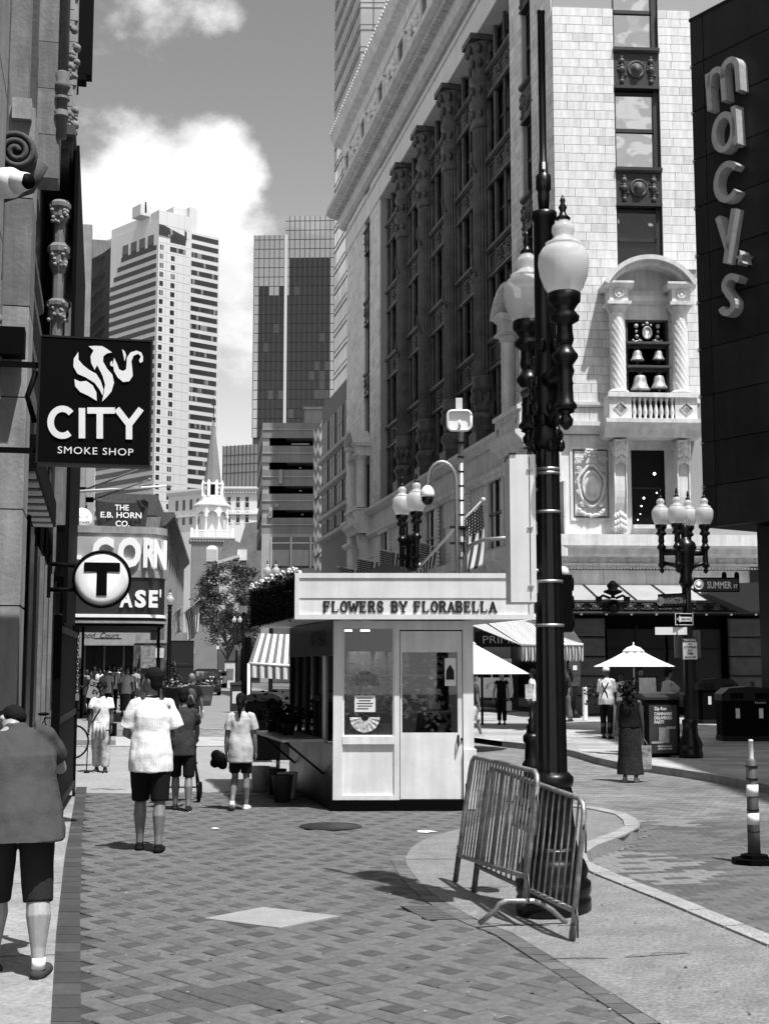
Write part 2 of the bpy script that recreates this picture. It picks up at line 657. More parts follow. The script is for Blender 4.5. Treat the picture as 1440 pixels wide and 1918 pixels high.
plaza_poly = [bi0] + bord_i + [G(900, 1478), G(1070, 1512)] + isl_left[::-1] + [il0]
plaza = MB().add([(p.x, p.y, -0.016) for p in ([bo0] + bord_o + [G(1090, 1478), G(1070, 1520)] + isl_left[::-1] + [il0])],
    [tuple(range(1 + len(bord_o) + 2 + len(isl_left) + 1))])
M_mortar = mat('brick_joint_sand', 0.03, 0.95, nscale=6, namt=0.4, fine=0.4)
plaza_o = plaza.build('plaza', M_mortar, weld=True)
tag(plaza_o, kind='structure')
if plaza_o.data.polygons[0].normal.z < 0:
 plaza_o.data.flip_normals()
diamond = [G(x, y) for x, y in [(383, 1721), (524, 1739), (637, 1717), (493, 1700)]]
grate_q = [G(x, y) for x, y in [(750, 1697), (800, 1724), (862, 1722), (826, 1697)]]
man_c = G(619, 1548)
BW = 0.145
BL = 2 * BW
brick_mats = [mat('brick_%s' % n, v, 0.9, nscale=16, namt=0.34, fine=0.6, bump=0.6, bscale=120) for n, v in
   [('pale', 0.112), ('mid', 0.090), ('buff', 0.102), ('dusky', 0.066), ('dark', 0.054)]]
def brick_mesh(name, L, W, m, h=0.02, ch=0.006):
 mb_ = MB()
 x, y = L / 2, W / 2
 v = [(-x, -y, -h), (x, -y, -h), (x, y, -h), (-x, y, -h), (-x, -y, -ch), (x, -y, -ch), (x, y, -ch), (-x, y, -ch),
  (-x + ch, -y + ch, 0), (x - ch, -y + ch, 0), (x - ch, y - ch, 0), (-x + ch, y - ch, 0)]
 f = [(8, 9, 10, 11), (4, 5, 9, 8), (5, 6, 10, 9), (6, 7, 11, 10), (7, 4, 8, 11), (0, 1, 5, 4), (1, 2, 6, 5), (2, 3, 7, 6), (3, 0, 4, 7)]
 me = bpy.data.meshes.new(name)
 me.from_pydata(v, [], f)
 me.materials.append(m)
 return me, v, f
ang = R(43)
ca, sa = math.cos(ang), math.sin(ang)
bricks = []
for i in range(-160, 240):
 for j in range(-160, 240):
  k = (i - 2 * j) % 5          # pinwheel weave: long pavers turning round dark square ones
  if k == 2:
   lx, ly, o_ = (i + 1) * BW, (j + 0.5) * BW, 0
  elif k == 1:
   lx, ly, o_ = (i + 0.5) * BW, (j + 1) * BW, 1
  elif k == 0:
   lx, ly, o_ = (i + 0.5) * BW, (j + 0.5) * BW, 2
  else:
   continue
  x, y = lx * ca - ly * sa, lx * sa + ly * ca
  if y < 0.5 or y > 21.2 or x < -6 or x > 6:
   continue
  if not inside((x, y), plaza_poly):
   continue
  if inside((x, y), diamond) or inside((x, y), grate_q):
   continue
  if math.hypot(x - man_c.x, y - man_c.y) < 0.36:
   continue
  n = mnoise.noise(Vector((x * 0.55, y * 0.55, 3)))
  r = random.random() + n * 0.5
  if o_ == 2:
   mi_ = 3 if r < .62 else 4 if r < .95 else 1
  else:
   mi_ = 0 if r < 0.50 else 2 if r < 0.80 else 1 if r < 1.1 else 3
  if 7.2 < y < 8.3 and -1.75 < x < -.6 and mnoise.noise(Vector((x * 2.2, y * 2.2, 8))) > .12:
   mi_ = 3
  bricks.append((x, y, o_, mi_))
vis = [b for b in bricks if b[1] > 6.9 and abs(b[0]) < 0.292 * b[1]]
vis.sort(key=lambda b: b[1])
near = set(vis[:295])
GJ = .009
bm_mesh = [[brick_mesh('brick', L_ - GJ, BW - GJ, m_)[0] for m_ in brick_mats] for L_ in (BL, BW)]
bgeo = [brick_mesh('tmp', L_ - GJ, BW - GJ, brick_mats[0])[1:] for L_ in (BL, BW)]
mb = MB()
for b in bricks:
 z_ = random.uniform(-0.003, 0.002) + .006 * mnoise.noise(Vector((b[0] * .9, b[1] * .9, 0))) - .004
 e = (random.uniform(-.012, .012), random.uniform(-.012, .012), ang + (math.pi / 2 if b[2] == 1 else 0) + random.uniform(-.012, .012))
 q = 1 if b[2] == 2 else 0
 if b in near:
  inst('brick', bm_mesh[q][b[3]], plaza_o, (b[0], b[1], z_), rot=e)
 else:
  mb.M = Matrix.Translation((b[0], b[1], z_)) @ Matrix.Rotation(e[2], 4, 'Z')
  mb.add(bgeo[q][0], bgeo[q][1], b[3])
mb.M = Matrix.Identity(4)
mb.build('brick_field', brick_mats, plaza_o, kind='stuff')
M_bord = [mat('border_stone_%s' % n, v, 0.85, nscale=8, namt=0.25, fine=0.3, bump=0.2, bscale=120) for n, v in [('a', 0.036), ('b', 0.05), ('c', 0.030)]]
def polyline_at(pl, d):
 for p, q in zip(pl[:-1], pl[1:]):
  l = (q - p).length
  if d <= l:
   return p + (q - p) * (d / l)
  d -= l
 return pl[-1] + (pl[-1] - pl[-2]).normalized() * d
def course(lo, li, step, name, mats_, parent, n0=0, z=0.003):
 lenO = sum((q - p).length for p, q in zip(lo[:-1], lo[1:]))
 lenI = sum((q - p).length for p, q in zip(li[:-1], li[1:]))
 n = int(lenO / step)
 g = 0.006
 for i in range(n):
  qs = []
  for pl, ll in ((lo, lenO), (li, lenI)):
   qs.append((polyline_at(pl, (i * step + g) * ll / lenO), polyline_at(pl, ((i + 1) * step - g) * ll / lenO)))
  mb = MB()
  (a0, a1), (b0, b1) = qs
  poly = [a0, a1, b1, b0]
  ar = sum(poly[k].x * poly[(k + 1) % 4].y - poly[(k + 1) % 4].x * poly[k].y for k in range(4))
  if ar < 0:
   poly = poly[::-1]
  mb.prism([(p.x, p.y) for p in poly], -0.03, z + random.uniform(-.001, .001))
  mb.build(name, random.choice(mats_), parent)
course([bo0 + (bord_o[0] - bo0) * 0.78] + bord_o, [bi0 + (bord_i[0] - bi0) * 0.78] + bord_i, 0.30, 'border_brick', M_bord, plaza_o)
isl_out = []
for i, p in enumerate(isl_left):
 q0, q1 = isl_left[max(0, i - 1)], isl_left[min(len(isl_left) - 1, i + 1)]
 t = (q1 - q0).normalized()
 isl_out.append(p + Vector((-t.y, t.x, 0)) * 0.13)
M_bordp = [mat('border_brick_%s' % n, v, 0.85, nscale=8, namt=0.25, fine=0.3, bump=0.2, bscale=120) for n, v in [('d', 0.085), ('e', 0.11), ('f', 0.07)]]
course(isl_out[0:], isl_left[0:], 0.22, 'border_brick', M_bordp, plaza_o, z=0.0035)
mb = MB()
mb.prism([(p.x, p.y) for p in diamond], -0.02, 0.003)
o = mb.build('paving_slab', mat('pale_slab', 0.235, 0.9, nscale=5, namt=0.12, fine=0.2), weld=True)
tag(o, 'pale square concrete slab set cornerwise in the brick paving', 'paving slab')
mh = thing('manhole_cover', 'round dark iron manhole cover in brick before the flower kiosk', 'manhole', (man_c.x, man_c.y, 0))
M_iron = mat('worn_iron', 0.022, 0.5, metal=0.4, nscale=12, namt=0.4)
mb = MB(Matrix.Translation((man_c.x, man_c.y, 0)))
mb.lathe([(0.37, -0.02), (0.37, 0.004), (0.33, 0.004), (0.32, -0.001), (0.0, -0.001)], n=32, smooth=False)
mb.build('rim', M_iron, mh)
mb = MB(Matrix.Translation((man_c.x, man_c.y, 0)))
for i in range(-7, 8):
 for j in range(-7, 8):
  if math.hypot(i, j) < 7.2 and not (abs(i) < 3 and abs(j) < 2):
   mb.box(i * .041 - .013, i * .041 + .013, j * .041 - .013, j * .041 + .013, -0.002, 0.005)
mb.box(-.1, .1, -.045, .045, -.002, .004)
o = mb.build('tread', mat('worn_iron_tread', 0.055, 0.45, metal=0.4, nscale=12, namt=0.4), mh)
o['kind'] = 'stuff'
gr = thing('drain_grate', 'flat rectangular drain grate in brick beside the concrete island', 'grate', tuple(grate_q[0]))
mb = MB()
cq = sum(grate_q, Vector()) / 4
mb.prism([(p.x, p.y) for p in grate_q], -0.02, -0.002)
mb.build('frame', M_iron, gr)
for i in range(9):
 t0, t1 = (i + .25) / 9, (i + .75) / 9
 a0, a1 = grate_q[0].lerp(grate_q[1], t0), grate_q[0].lerp(grate_q[1], t1)
 b0, b1 = grate_q[3].lerp(grate_q[2], t0), grate_q[3].lerp(grate_q[2], t1)
 mb = MB().prism([(a0.x, a0.y), (a1.x, a1.y), (b1.x, b1.y), (b0.x, b0.y)], -0.01, 0.004)
 mb.build('bar', mat('grate_bar', 0.09, 0.6, nscale=20, namt=.3), gr)
for x, y, w, lab in [(800, 1560, .16, 'crumpled white scrap of paper on bricks near kiosk'), (403, 1555, .07, 'small white paper scrap on bricks left of manhole')]:
 p = G(x, y)
 mb = MB()
 random.seed(int(x))
 ring = [(p.x + w * math.cos(a) * random.uniform(.5, 1), p.y + .5 * w * math.sin(a) * random.uniform(.5, 1), random.uniform(.006, .022)) for a in [k * math.pi / 4 for k in range(8)]]
 mb.add(ring + [(p.x, p.y, 0.028)], [(k, (k + 1) % 8, 8) for k in range(8)])
 o = mb.build('paper_scrap', mat('paper', .7, .8))
 tag(o, lab, 'litter')
random.seed(7)
fw = MB()
fpoly = [bo0] + bord_o + [street(-3.0, 21.3), street(-3.0, -3)]
fw.add([(p.x, p.y, 0.002) for p in fpoly], [tuple(range(len(fpoly)))])
o = fw.build('footway', mat('footway_concrete', 0.22, 0.9, nscale=1.3, namt=0.3, fine=0.25, bump=0.3, bscale=80), weld=True)
if o.data.polygons[0].normal.z < 0:
 o.data.flip_normals()
tag(o, kind='structure')
fwo = o
fj = MB()
for y in (1790, 1655, 1560, 1510):
 p = G(60, y)
 e = polyline_at([bo0] + bord_o, max(0.1, p.y - bo0.y))
 fj.add([(e.x - 0.01, p.y, 0.005), (e.x - 0.01, p.y + .014, 0.005), (p.x - 1.5, p.y - .25, 0.005), (p.x - 1.5, p.y - .264, 0.005)], [(0, 1, 2, 3)])
fj.build('joint', mat('joint_dark', 0.04, .9), fwo)
fw2 = MB().prism([(p.x, p.y) for p in (street(-3.5, 33.5), street(0.4, 33.5), street(0.4, 200), street(-3.5, 200))][::1], -0.02, 0.12)
o = fw2.build('footway', mat('footway_far', 0.22, 0.9, nscale=1, namt=0.2), weld=True)
tag(o, kind='structure')
kerb_top = [G(x, y, 0.11) for x, y in [(1440, 1753), (1260, 1680), (1150, 1638), (1093, 1612), (1098, 1594), (1130, 1580), (1170, 1567), (1199, 1550), (1197, 1540), (1180, 1527), (1145, 1518), (1111, 1513), (1070, 1508)]]
k0 = ext(kerb_top[0], kerb_top[1], 7)
right = [k0] + kerb_top
left = [il0] + isl_left + [G(930, 1530)]
def resample(pl, n):
 l = [0]
 for p, q in zip(pl[:-1], pl[1:]):
  l.append(l[-1] + (q - p).length)
 return [polyline_at(pl, l[-1] * i / n * 0.9999) for i in range(n + 1)]
n = 60
Lr, Rr_ = resample(left, n), resample(right, n)
isl = MB()
vv = []
for i in range(n + 1):
 for k in range(7):
  t = k / 6
  p = Lr[i].lerp(Rr_[i], t)
  z = 0.006 + 0.104 * t * t * (3 - 2 * t)
  vv.append((p.x, p.y, z))
ff = []
for i in range(n):
 for k in range(6):
  ff.append((i * 7 + k, i * 7 + k + 1, (i + 1) * 7 + k + 1, (i + 1) * 7 + k))
isl.smooth = True
isl.add(vv, ff)
M_isl = mat('island_concrete', 0.165, 0.92, nscale=3.2, namt=0.22, fine=0.4, bump=0.35, bscale=110, streak=.0)
isl_o = isl.build('traffic_island', M_isl, weld=True)
if sum(p.normal.z for p in isl_o.data.polygons) < 0:
 isl_o.data.flip_normals()
tag(isl_o, kind='structure')
def isl_z(x, y):
 best = None
 for i in range(n):
  for k in range(7):
   v = vv[i * 7 + k]
   d = (v[0] - x) ** 2 + (v[1] - y) ** 2
   if best is None or d < best[0]:
    best = (d, v[2])
 return best[1]
def inner_off(pl, d):
 out = []
 for i, p in enumerate(pl):
  q0, q1 = pl[max(0, i - 1)], pl[min(len(pl) - 1, i + 1)]
  t = (q1 - q0).normalized()
  out.append(p + Vector((-t.y, t.x, 0)) * d)
 return out
kin = inner_off(right, 0.17)
M_kerb = mat('granite_kerb', 0.26, 0.85, nscale=4, namt=0.25, fine=0.4, bump=0.5, bscale=50)
ro, ri = resample(right, 26), resample(kin, 26)
for i in range(26):
 a0, a1, b1, b0 = ro[i], ro[i + 1], ri[i + 1], ri[i]
 g = 0.008 / max(0.05, (a1 - a0).length)
 a0, a1 = a0.lerp(a1, g), a1.lerp(a0, g)
 b0, b1 = b0.lerp(b1, g), b1.lerp(b0, g)
 poly = [a0, a1, b1, b0]
 ar = sum(poly[k].x * poly[(k + 1) % 4].y - poly[(k + 1) % 4].x * poly[k].y for k in range(4))
 if ar < 0:
  poly = poly[::-1]
 MB().prism([(p.x, p.y) for p in poly], -0.03, 0.122 + random.uniform(-.002, .002)).build('kerb_stone', M_kerb, isl_o)
M_jd = MATS['joint_dark']
for (x0, y0, x1, y1) in [(790, 1660, 1090, 1662), (900, 1727, 1075, 1727), (1030, 1793, 1300, 1788), (760, 1608, 1075, 1606)]:
 p, q = G(x0, y0, 0.02), G(x1, y1, 0.06)
 mb = MB()
 pts = [p.lerp(q, i / 16) for i in range(17)]
 for u, w in zip(pts[:-1], pts[1:]):
  zu, zw = isl_z(u.x, u.y) + .006, isl_z(w.x, w.y) + .006
  mb.add([(u.x, u.y, zu), (w.x, w.y, zw), (w.x, w.y + .016, zw), (u.x, u.y + .016, zu)], [(0, 1, 2, 3)])
 mb.build('joint', M_jd, isl_o)
mb = MB()
RL, RW = 0.24, 0.12
a2 = R(14)
c2, s2 = math.cos(a2), math.sin(a2)
road_poly = [k0] + kerb_top[:10] + [Vector((3.4, 16.9, 0)), Vector((6.5, 16.9, 0)), Vector((7.5, 6, 0))]
M_rb = [mat('road_brick_%s' % nm, v, 0.86, nscale=9, namt=0.2, fine=0.4, bump=0.3, bscale=150) for nm, v in [('a', .085), ('b', .10), ('c', .065), ('d', .16)]]
_, rv, rf = brick_mesh('tmp2', RL - .007, RW - .007, M_rb[0])
for j in range(20, 170):
 for i in range(-10, 60):
  lx, ly = i * RL + (RL / 2 if j % 2 else 0), j * RW
  x, y = lx * c2 - ly * s2, lx * s2 + ly * c2
  if y < 6 or y > 18.3 or x < 0.8 or x > 0.31 * y + 1 or not inside((x, y), road_poly):
   continue
  nn = mnoise.noise(Vector((x * .7, y * .35, 9)))
  r = random.random() * 0.55 + nn
  mi_ = 3 if (nn > 0.28 and random.random() < .75) else 0 if r < .2 else 1 if r < .45 else 2
  mb.M = Matrix.Translation((x, y, random.uniform(-.002, .001))) @ Matrix.Rotation(a2, 4, 'Z')
  mb.add(rv, rf, mi_)
mb.M = Matrix.Identity(4)
o = mb.build('paver_field', M_rb, road, kind='stuff')
rs = [G(x, y, 0.12) for x, y in [(1700, 1525), (1440, 1471), (1318, 1448), (1218, 1434), (1157, 1428), (1115, 1419), (1082, 1409), (1057, 1403), (1000, 1395), (940, 1389)]]
rpoly = rs + [Vector((-2.0, 48, 0)), Vector((-2.0, 80, 0)), Vector((60, 80, 0)), Vector((60, 12, 0))]
mb = MB()
mb.add([(p.x, p.y, 0.118) for p in rpoly], [tuple(range(len(rpoly)))])
M_fr = paver_sheet('footway_granite', 0.30, 1.1, 0.55, R(6), mort=0.55, namt=0.25)
o = mb.build('footway', M_fr, weld=True)
if o.data.polygons[0].normal.z < 0:
 o.data.flip_normals()
tag(o, kind='structure')
rfo = o
ro, ri = resample(rs, 16), resample(inner_off(rs, -0.18), 16)
for i in range(16):
 a0, a1, b1, b0 = ro[i], ro[i + 1], ri[i + 1], ri[i]
 a0, a1 = a0.lerp(a1, .006), a1.lerp(a0, .006)
 b0, b1 = b0.lerp(b1, .006), b1.lerp(b0, .006)
 poly = [a0, a1, b1, b0]
 ar = sum(poly[k].x * poly[(k + 1) % 4].y - poly[(k + 1) % 4].x * poly[k].y for k in range(4))
 if ar < 0:
  poly = poly[::-1]
 MB().prism([(p.x, p.y) for p in poly], -0.03, 0.124).build('kerb_stone', M_kerb, rfo)
random.seed(91)
for nm_, v_, n_, r0_, r1_ in (('gum_spots', .055, 90, .007, .017), ('pale_specks', .4, 90, .004, .010)):
 mb = MB()
 for _ in range(n_):
  y = 6.9 + 9 * random.random() ** 1.3
  x = random.uniform(-.27, .2) * y
  if not inside((x, y), plaza_poly):
   continue
  r_ = random.uniform(r0_, r1_)
  mb.add([(x + r_ * random.uniform(.6, 1.3) * math.cos(a), y + r_ * random.uniform(.6, 1.3) * math.sin(a), .0075 if nm_ != 'oil_stains' else .0045) for a in [k * math.pi / 6 for k in range(12)]], [tuple(range(12))])
 mb.build(nm_, mat(nm_, v_, .8, nscale=9, namt=.4), plaza_o, kind='stuff')
mb = MB()
for _ in range(55):
 i, k = random.randrange(2, n - 2), random.randrange(1, 6)
 v0, v1 = Vector(vv[i * 7 + k]), Vector(vv[(i + 1) * 7 + k + 1])
 c_ = v0.lerp(v1, random.random())
 r_ = random.uniform(.005, .014)
 mb.add([(c_.x + r_ * random.uniform(.6, 1.3) * math.cos(a), c_.y + r_ * random.uniform(.6, 1.3) * math.sin(a), c_.z + .007) for a in [q * math.pi / 5 for q in range(10)]], [tuple(range(10))])
mb.build('gum_spots', MATS['gum_spots'], isl_o, kind='stuff')
random.seed(7)
M_towerc = mat('tower_concrete', 0.50, 0.85, nscale=0.03, namt=0.06, streak=0.05)
def banded_glass(name, pw, dark, light, share):
 m = bpy.data.materials.new(name)
 m.use_nodes = True
 nt = m.node_tree
 p = nt.nodes['Principled BSDF']
 t = nt.nodes.new('ShaderNodeTexCoord')
 b = nt.nodes.new('ShaderNodeTexBrick')
 b.offset = 0
 b.inputs['Scale'].default_value = 1
 b.inputs['Brick Width'].default_value = pw
 b.inputs['Row Height'].default_value = 3.24
 b.inputs['Mortar Size'].default_value = 0.05
 b.inputs['Color1'].default_value = (0, 0, 0, 1)
 b.inputs['Color2'].default_value = (1, 1, 1, 1)
 b.inputs['Mortar'].default_value = (0.02,) * 3 + (1,)
 sx = nt.nodes.new('ShaderNodeSeparateXYZ')
 nt.links.new(t.outputs['Object'], sx.inputs[0])
 ad = nt.nodes.new('ShaderNodeMath')
 nt.links.new(sx.outputs[0], ad.inputs[0])
 nt.links.new(sx.outputs[1], ad.inputs[1])
 cx = nt.nodes.new('ShaderNodeCombineXYZ')
 nt.links.new(ad.outputs[0], cx.inputs[0])
 nt.links.new(sx.outputs[2], cx.inputs[1])
 nt.links.new(cx.outputs[0], b.inputs['Vector'])
 r = nt.nodes.new('ShaderNodeMapRange')
 r.inputs['From Min'].default_value = 1 - share
 r.inputs['From Max'].default_value = 1 - share + 0.08
 r.inputs['To Min'].default_value = dark
 r.inputs['To Max'].default_value = light
 nt.links.new(b.outputs['Color'], r.inputs['Value'])
 c = nt.nodes.new('ShaderNodeCombineColor')
 for i in range(3):
  nt.links.new(r.outputs[0], c.inputs[i])
 nt.links.new(c.outputs[0], p.inputs['Base Color'])
 p.inputs['Roughness'].default_value = 0.25
 MATS[name] = m
 return m
M_band = banded_glass('tower_windows', 1.25, 0.022, 0.20, 0.16)
TY = 450.0
K = P(281, 1250, TY)
K.z = 0
tw = thing('hotel_tower', 'tall pale concrete tower with dark window bands rising behind the shop sign', 'tower', tuple(K))
uR = Vector((0.774, 0.633, 0))
uLf = Vector((0.707, -0.707, 0))       # x of the left face runs towards the corner
FRt = frame(K, uR)
FLt = frame(K, uLf)
top = Z(392, TY)
ztopR = Z(428, TY)
mb = MB(FRt)
mb.box(0, 12.6, 0, 20, 0, top)
mb.box(12.6, 25.2, 0.6, 20, 0, ztopR + 2.0)
mb.box(8, 15, 4, 16, top - 1, top + 4)
mb.box(13.4, 16.5, 2, 9, top - 9, top + 4.5)
mb.box(-4, 4, 6, 12, top - 1, top + 3)
mb.M = FLt
mb.box(-36, -0.05, 0.05, 16, 0, top - 3.5)
mb.box(-47, -36.02, -.3, 16, 0, top - 17)
mb.box(-30, -6, 0.4, 14, top - 3.5, top - 0.2)
mb.build('wall', M_towerc, tw)
ST = 3.24
z = Z(1040, TY)
zs = []
while z < top - 5:
 zs.append(z)
 z += ST
nb = len(zs)
for i, z in enumerate(zs):
 if z < ztopR - 0.5:
  MB(FRt).box(13.6, 24.6, 0.52, 0.75, z, z + 1.75).build('window_band', M_band, tw)
 if z < top - 12:
  MB(FLt).box(-36 + max(0, (i - nb + 9)) * 2.2, -1.2, -0.07, 0.2, z, z + 1.7).build('window_band', M_band, tw)
  MB(FRt).box(-0.02 + 0.6, 2.0, -0.07, 0.2, z, z + 1.7).build('window', M_band, tw)
  MB(FRt).box(5.0, 6.6, -0.07, 0.2, z, z + 1.7).build('window', M_band, tw)
 if top - 16 < z < top - 10:
  MB(FRt).box(4.6, 10.8, -0.09, 0.2, z, z + 1.7).build('window', M_band, tw)
for k in range(4):
 MB(FLt).box(-22 + k * 5.2, -18.6 + k * 5.2, -0.08, 0.2, top - 12.5, top - 8.2).build('window', M_band, tw)
MB(FRt).add([(0, -0.3, top - 9), (11, -0.3, top - 9), (11, -0.3, top - 6), (8, 1.0, top - 2.2), (0, 1.0, top - 2.2), (0, -.3, top - 6.0)], [(0, 1, 2, 3, 4, 5)]).build('sloped_skylight', M_band, tw)
MB().tube([P(273, 398, TY - 5), P(273, 378, TY - 5)], 0.3).build('mast', M_dark, tw)
mb = MB(FRt)
for z in zs:
 mb.box(0, 12.6, -0.03, 0.02, z + 2.4, z + 2.55)
for x in (3.2, 7.6, 10.2):
 mb.box(x, x + .12, -0.028, 0.02, 50, top)
o = mb.build('panel_joints', mat('tower_joint', 0.36, .9), tw)
GY = 420.0
g0 = P(467, 1250, GY)
g0.z = 0
gt = thing('glass_tower', 'dark mirror glass office tower between hotel tower and stone store', 'tower', tuple(g0))
uG = Vector((1, -0.04, 0)).normalized()
FG = frame(g0, uG)
sc = GY / FPX
w1 = (528 - 467) * sc
w2 = (624 - 467) * sc
zt1, zt2 = Z(440, GY), Z(405, GY)
MB(FG).box(0.15, w1, 0.2, 20, 0, zt1 - .2).box(w1, w2, 0.2, 26, 0, zt2 - .2).build('core', mat('tower_core', 0.03, .6), gt)
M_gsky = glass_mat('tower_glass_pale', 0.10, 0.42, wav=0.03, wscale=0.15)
M_greflect = glass_mat('tower_dark_reflection', 0.003, 0.012, wav=0.05, wscale=0.15)  # near-black panes paint in the reflection of another building
M_gmid = glass_mat('tower_glass_mid', 0.012, 0.05, wav=0.05, wscale=0.15)  # paler panes breaking up that painted reflection
nx = 16
for i in range(nx):
 x0, x1 = w2 * i / nx, w2 * (i + 1) / nx
 tp = zt1 if (x0 + x1) / 2 < w1 else zt2
 pxc = 467 + (x0 + x1) / 2 / sc
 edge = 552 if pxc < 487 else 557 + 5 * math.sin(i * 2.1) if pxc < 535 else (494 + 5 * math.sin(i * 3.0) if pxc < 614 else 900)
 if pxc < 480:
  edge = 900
 ze = Z(edge, GY)  # stepped upper edge of the painted reflection
 z = Z(820, GY)
 mbs = {0: MB(FG), 1: MB(FG), 2: MB(FG)}
 while z < tp - 1:
  zz = z + 3.1
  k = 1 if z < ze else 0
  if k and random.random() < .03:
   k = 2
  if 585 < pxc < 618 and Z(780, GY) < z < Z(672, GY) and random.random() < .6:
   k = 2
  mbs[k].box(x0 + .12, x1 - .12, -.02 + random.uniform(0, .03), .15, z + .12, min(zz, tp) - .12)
  z = zz
 for k, mm in ((0, M_gsky), (1, M_greflect), (2, M_gmid)):
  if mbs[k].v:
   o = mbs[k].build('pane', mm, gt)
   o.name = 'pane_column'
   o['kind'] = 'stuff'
MB(FG).box(w1 - .3, w1 + .6, -.3, .2, Z(820, GY), zt1).build('edge_mullion', mat('pale_metal', .45, .4), gt)
mb = MB(FG)
for i in range(nx + 1):
 x = w2 * i / nx
 mb.box(x - .1, x + .1, -.1, .1, Z(820, GY), zt1 if x < w1 else zt2)
mb.build('mullions', mat('tower_mullion', 0.04, .5), gt)
LY = 340.0
l0 = P(412, 1250, LY)
l0.z = 0
lb = thing('glass_office_block', 'low dark glass office block with close mullions beside church spire', 'building', tuple(l0))
FLb = frame(l0, Vector((1, -0.35, 0)))
MB(FLb).box(0, 16, 0, 15, 0, Z(836, LY)).build('wall', glass_mat('block_glass', .06, .16, wav=.03), lb)
for i in range(14):
 MB(FLb).box(i * 1.1 - .08, i * 1.1 + .08, -.15, .01, Z(960, LY), Z(836, LY) + .2).build('mullion', MATS['tower_mullion'], lb)
for y in (855, 872, 888):
 MB(FLb).box(-.1, 15, -.1, .012, Z(y, LY), Z(y, LY) + .3).build('floor_line', MATS['tower_mullion'], lb)
WY = 330.0
w0 = P(405, 1250, WY)
w0.z = 0
M_wb = mat('pale_office_stone', 0.58, .85, nscale=.15, namt=.08)
wb = thing('cornice_office', 'white stone office block with bracketed cornice just right of the steeple', 'building', tuple(w0))
FW = frame(w0, Vector((1, 0.02, 0)))
FW2 = frame(w0, Vector((0.83, -0.56, 0)))
zt = Z(912, WY)
MB(FW).box(0, 12, 0, 14, 0, zt - .6).build('wall', M_wb, wb)
MB(FW2).box(-17, -0.03, 0.03, 10, 0, zt - .6).build('wall', M_wb, wb)
mb = MB(FW)
mb.mould([(-1.0, zt), (-1.0, zt - .5), (-.3, zt - 1.2), (.1, zt - 1.2), (.1, zt)], -1, 12)
for i in range(16):
 mb.box(i * .75, i * .75 + .4, -.7, -.1, zt - 1.6, zt - 1.15)
mb.mould([(-.5, zt - 6.4), (-.5, zt - 6.9), (.1, zt - 7.2), (.1, zt - 6.4)], 0, 12)
mb.M = FW2
mb.mould([(-1.0, zt), (-1.0, zt - .5), (-.3, zt - 1.2), (.1, zt - 1.2), (.1, zt)], -17, 0)
mb.mould([(-.5, zt - 6.4), (-.5, zt - 6.9), (.1, zt - 7.2), (.1, zt - 6.4)], -17, 0)
mb.build('cornice', M_wb, wb)
for r_, zc in enumerate((Z(950, WY), Z(978, WY))):
 for k in range(3):
  x = 2.6 + k * 2.25
  w = MB(FW).box(x - .62, x + .62, -.14, .1, zc - .3, zc + 2.9).build('window', M_wb, wb)
  MB(FW).box(x - .45, x + .45, -.18, .1, zc, zc + 2.6).build('pane', M_glassd, w)
  MB(FW).box(x - .5, x + .5, -.22, .1, zc + 1.25, zc + 1.38).build('sash_rail', M_wb, w)
 for k in range(6):
  x = -2 - k * 2.4
  MB(FW2).box(x - .4, x + .4, -.08, .1, zc, zc + 2.6).build('window', M_glassd, wb)
CY = 285.0
c0 = P(394, 1250, CY)
c0.z = 0
ch = thing('church_steeple', 'brick church tower with white arcaded lantern and slender pointed spire', 'church', tuple(c0))
M_cb = mat('church_brick', 0.17, .9, nscale=.4, namt=.12, fine=.15)
M_cw = mat('church_white', 0.78, .6, nscale=.5, namt=.05)
k = CY / FPX
zb = Z(1012, CY)
hw = 4.35
mb = MB()
mb.M = Matrix.Translation(c0) @ Matrix.Rotation(R(9), 4, 'Z')
CM = mb.M.copy()
mb.box(-hw, hw, 0, 2 * hw, 0, zb)
mb.build('tower', M_cb, ch)
mb = MB(CM)
mb.mould([(-.55, zb + .6), (-.55, zb + .3), (-.1, zb - .3), (.1, zb - .3), (.1, zb + .6)], -hw - .5, hw + .5)
mb.box(-hw - .5, hw + .5, 0, 2 * hw + .5, zb - .05, zb + .6)
for i in range(14):
 mb.box(-hw - .3 + i * .62, -hw + i * .62, -.42, -.1, zb - .35, zb + .1)
mb.build('cornice', mat('church_stone', .33, .8), ch)
z1 = zb + .6
mb = MB(CM)
for i in range(24):
 a = i / 23
 mb.box(-hw - .2 + a * 2 * hw, -hw + a * 2 * hw, -.3, -.1, z1, z1 + 1.4)
mb.box(-hw - .3, hw + .3, -.35, -.05, z1 + 1.35, z1 + 1.6)
for sx_ in (-1, 1):
 mb.box(sx_ * hw - .3, sx_ * hw + .3, -.4, .2, z1, z1 + 2.0)
mb.build('balustrade', M_cw, ch)
cc = (0, hw, 0)
r8 = 3.55
z2 = Z(945, CY)
mb = MB(CM)
mb.lathe([(r8 - 1.1, z1), (r8 - 1.1, z2 - 1)], cc, 8, smooth=False)
mb.build('lantern_core', M_cw, ch)
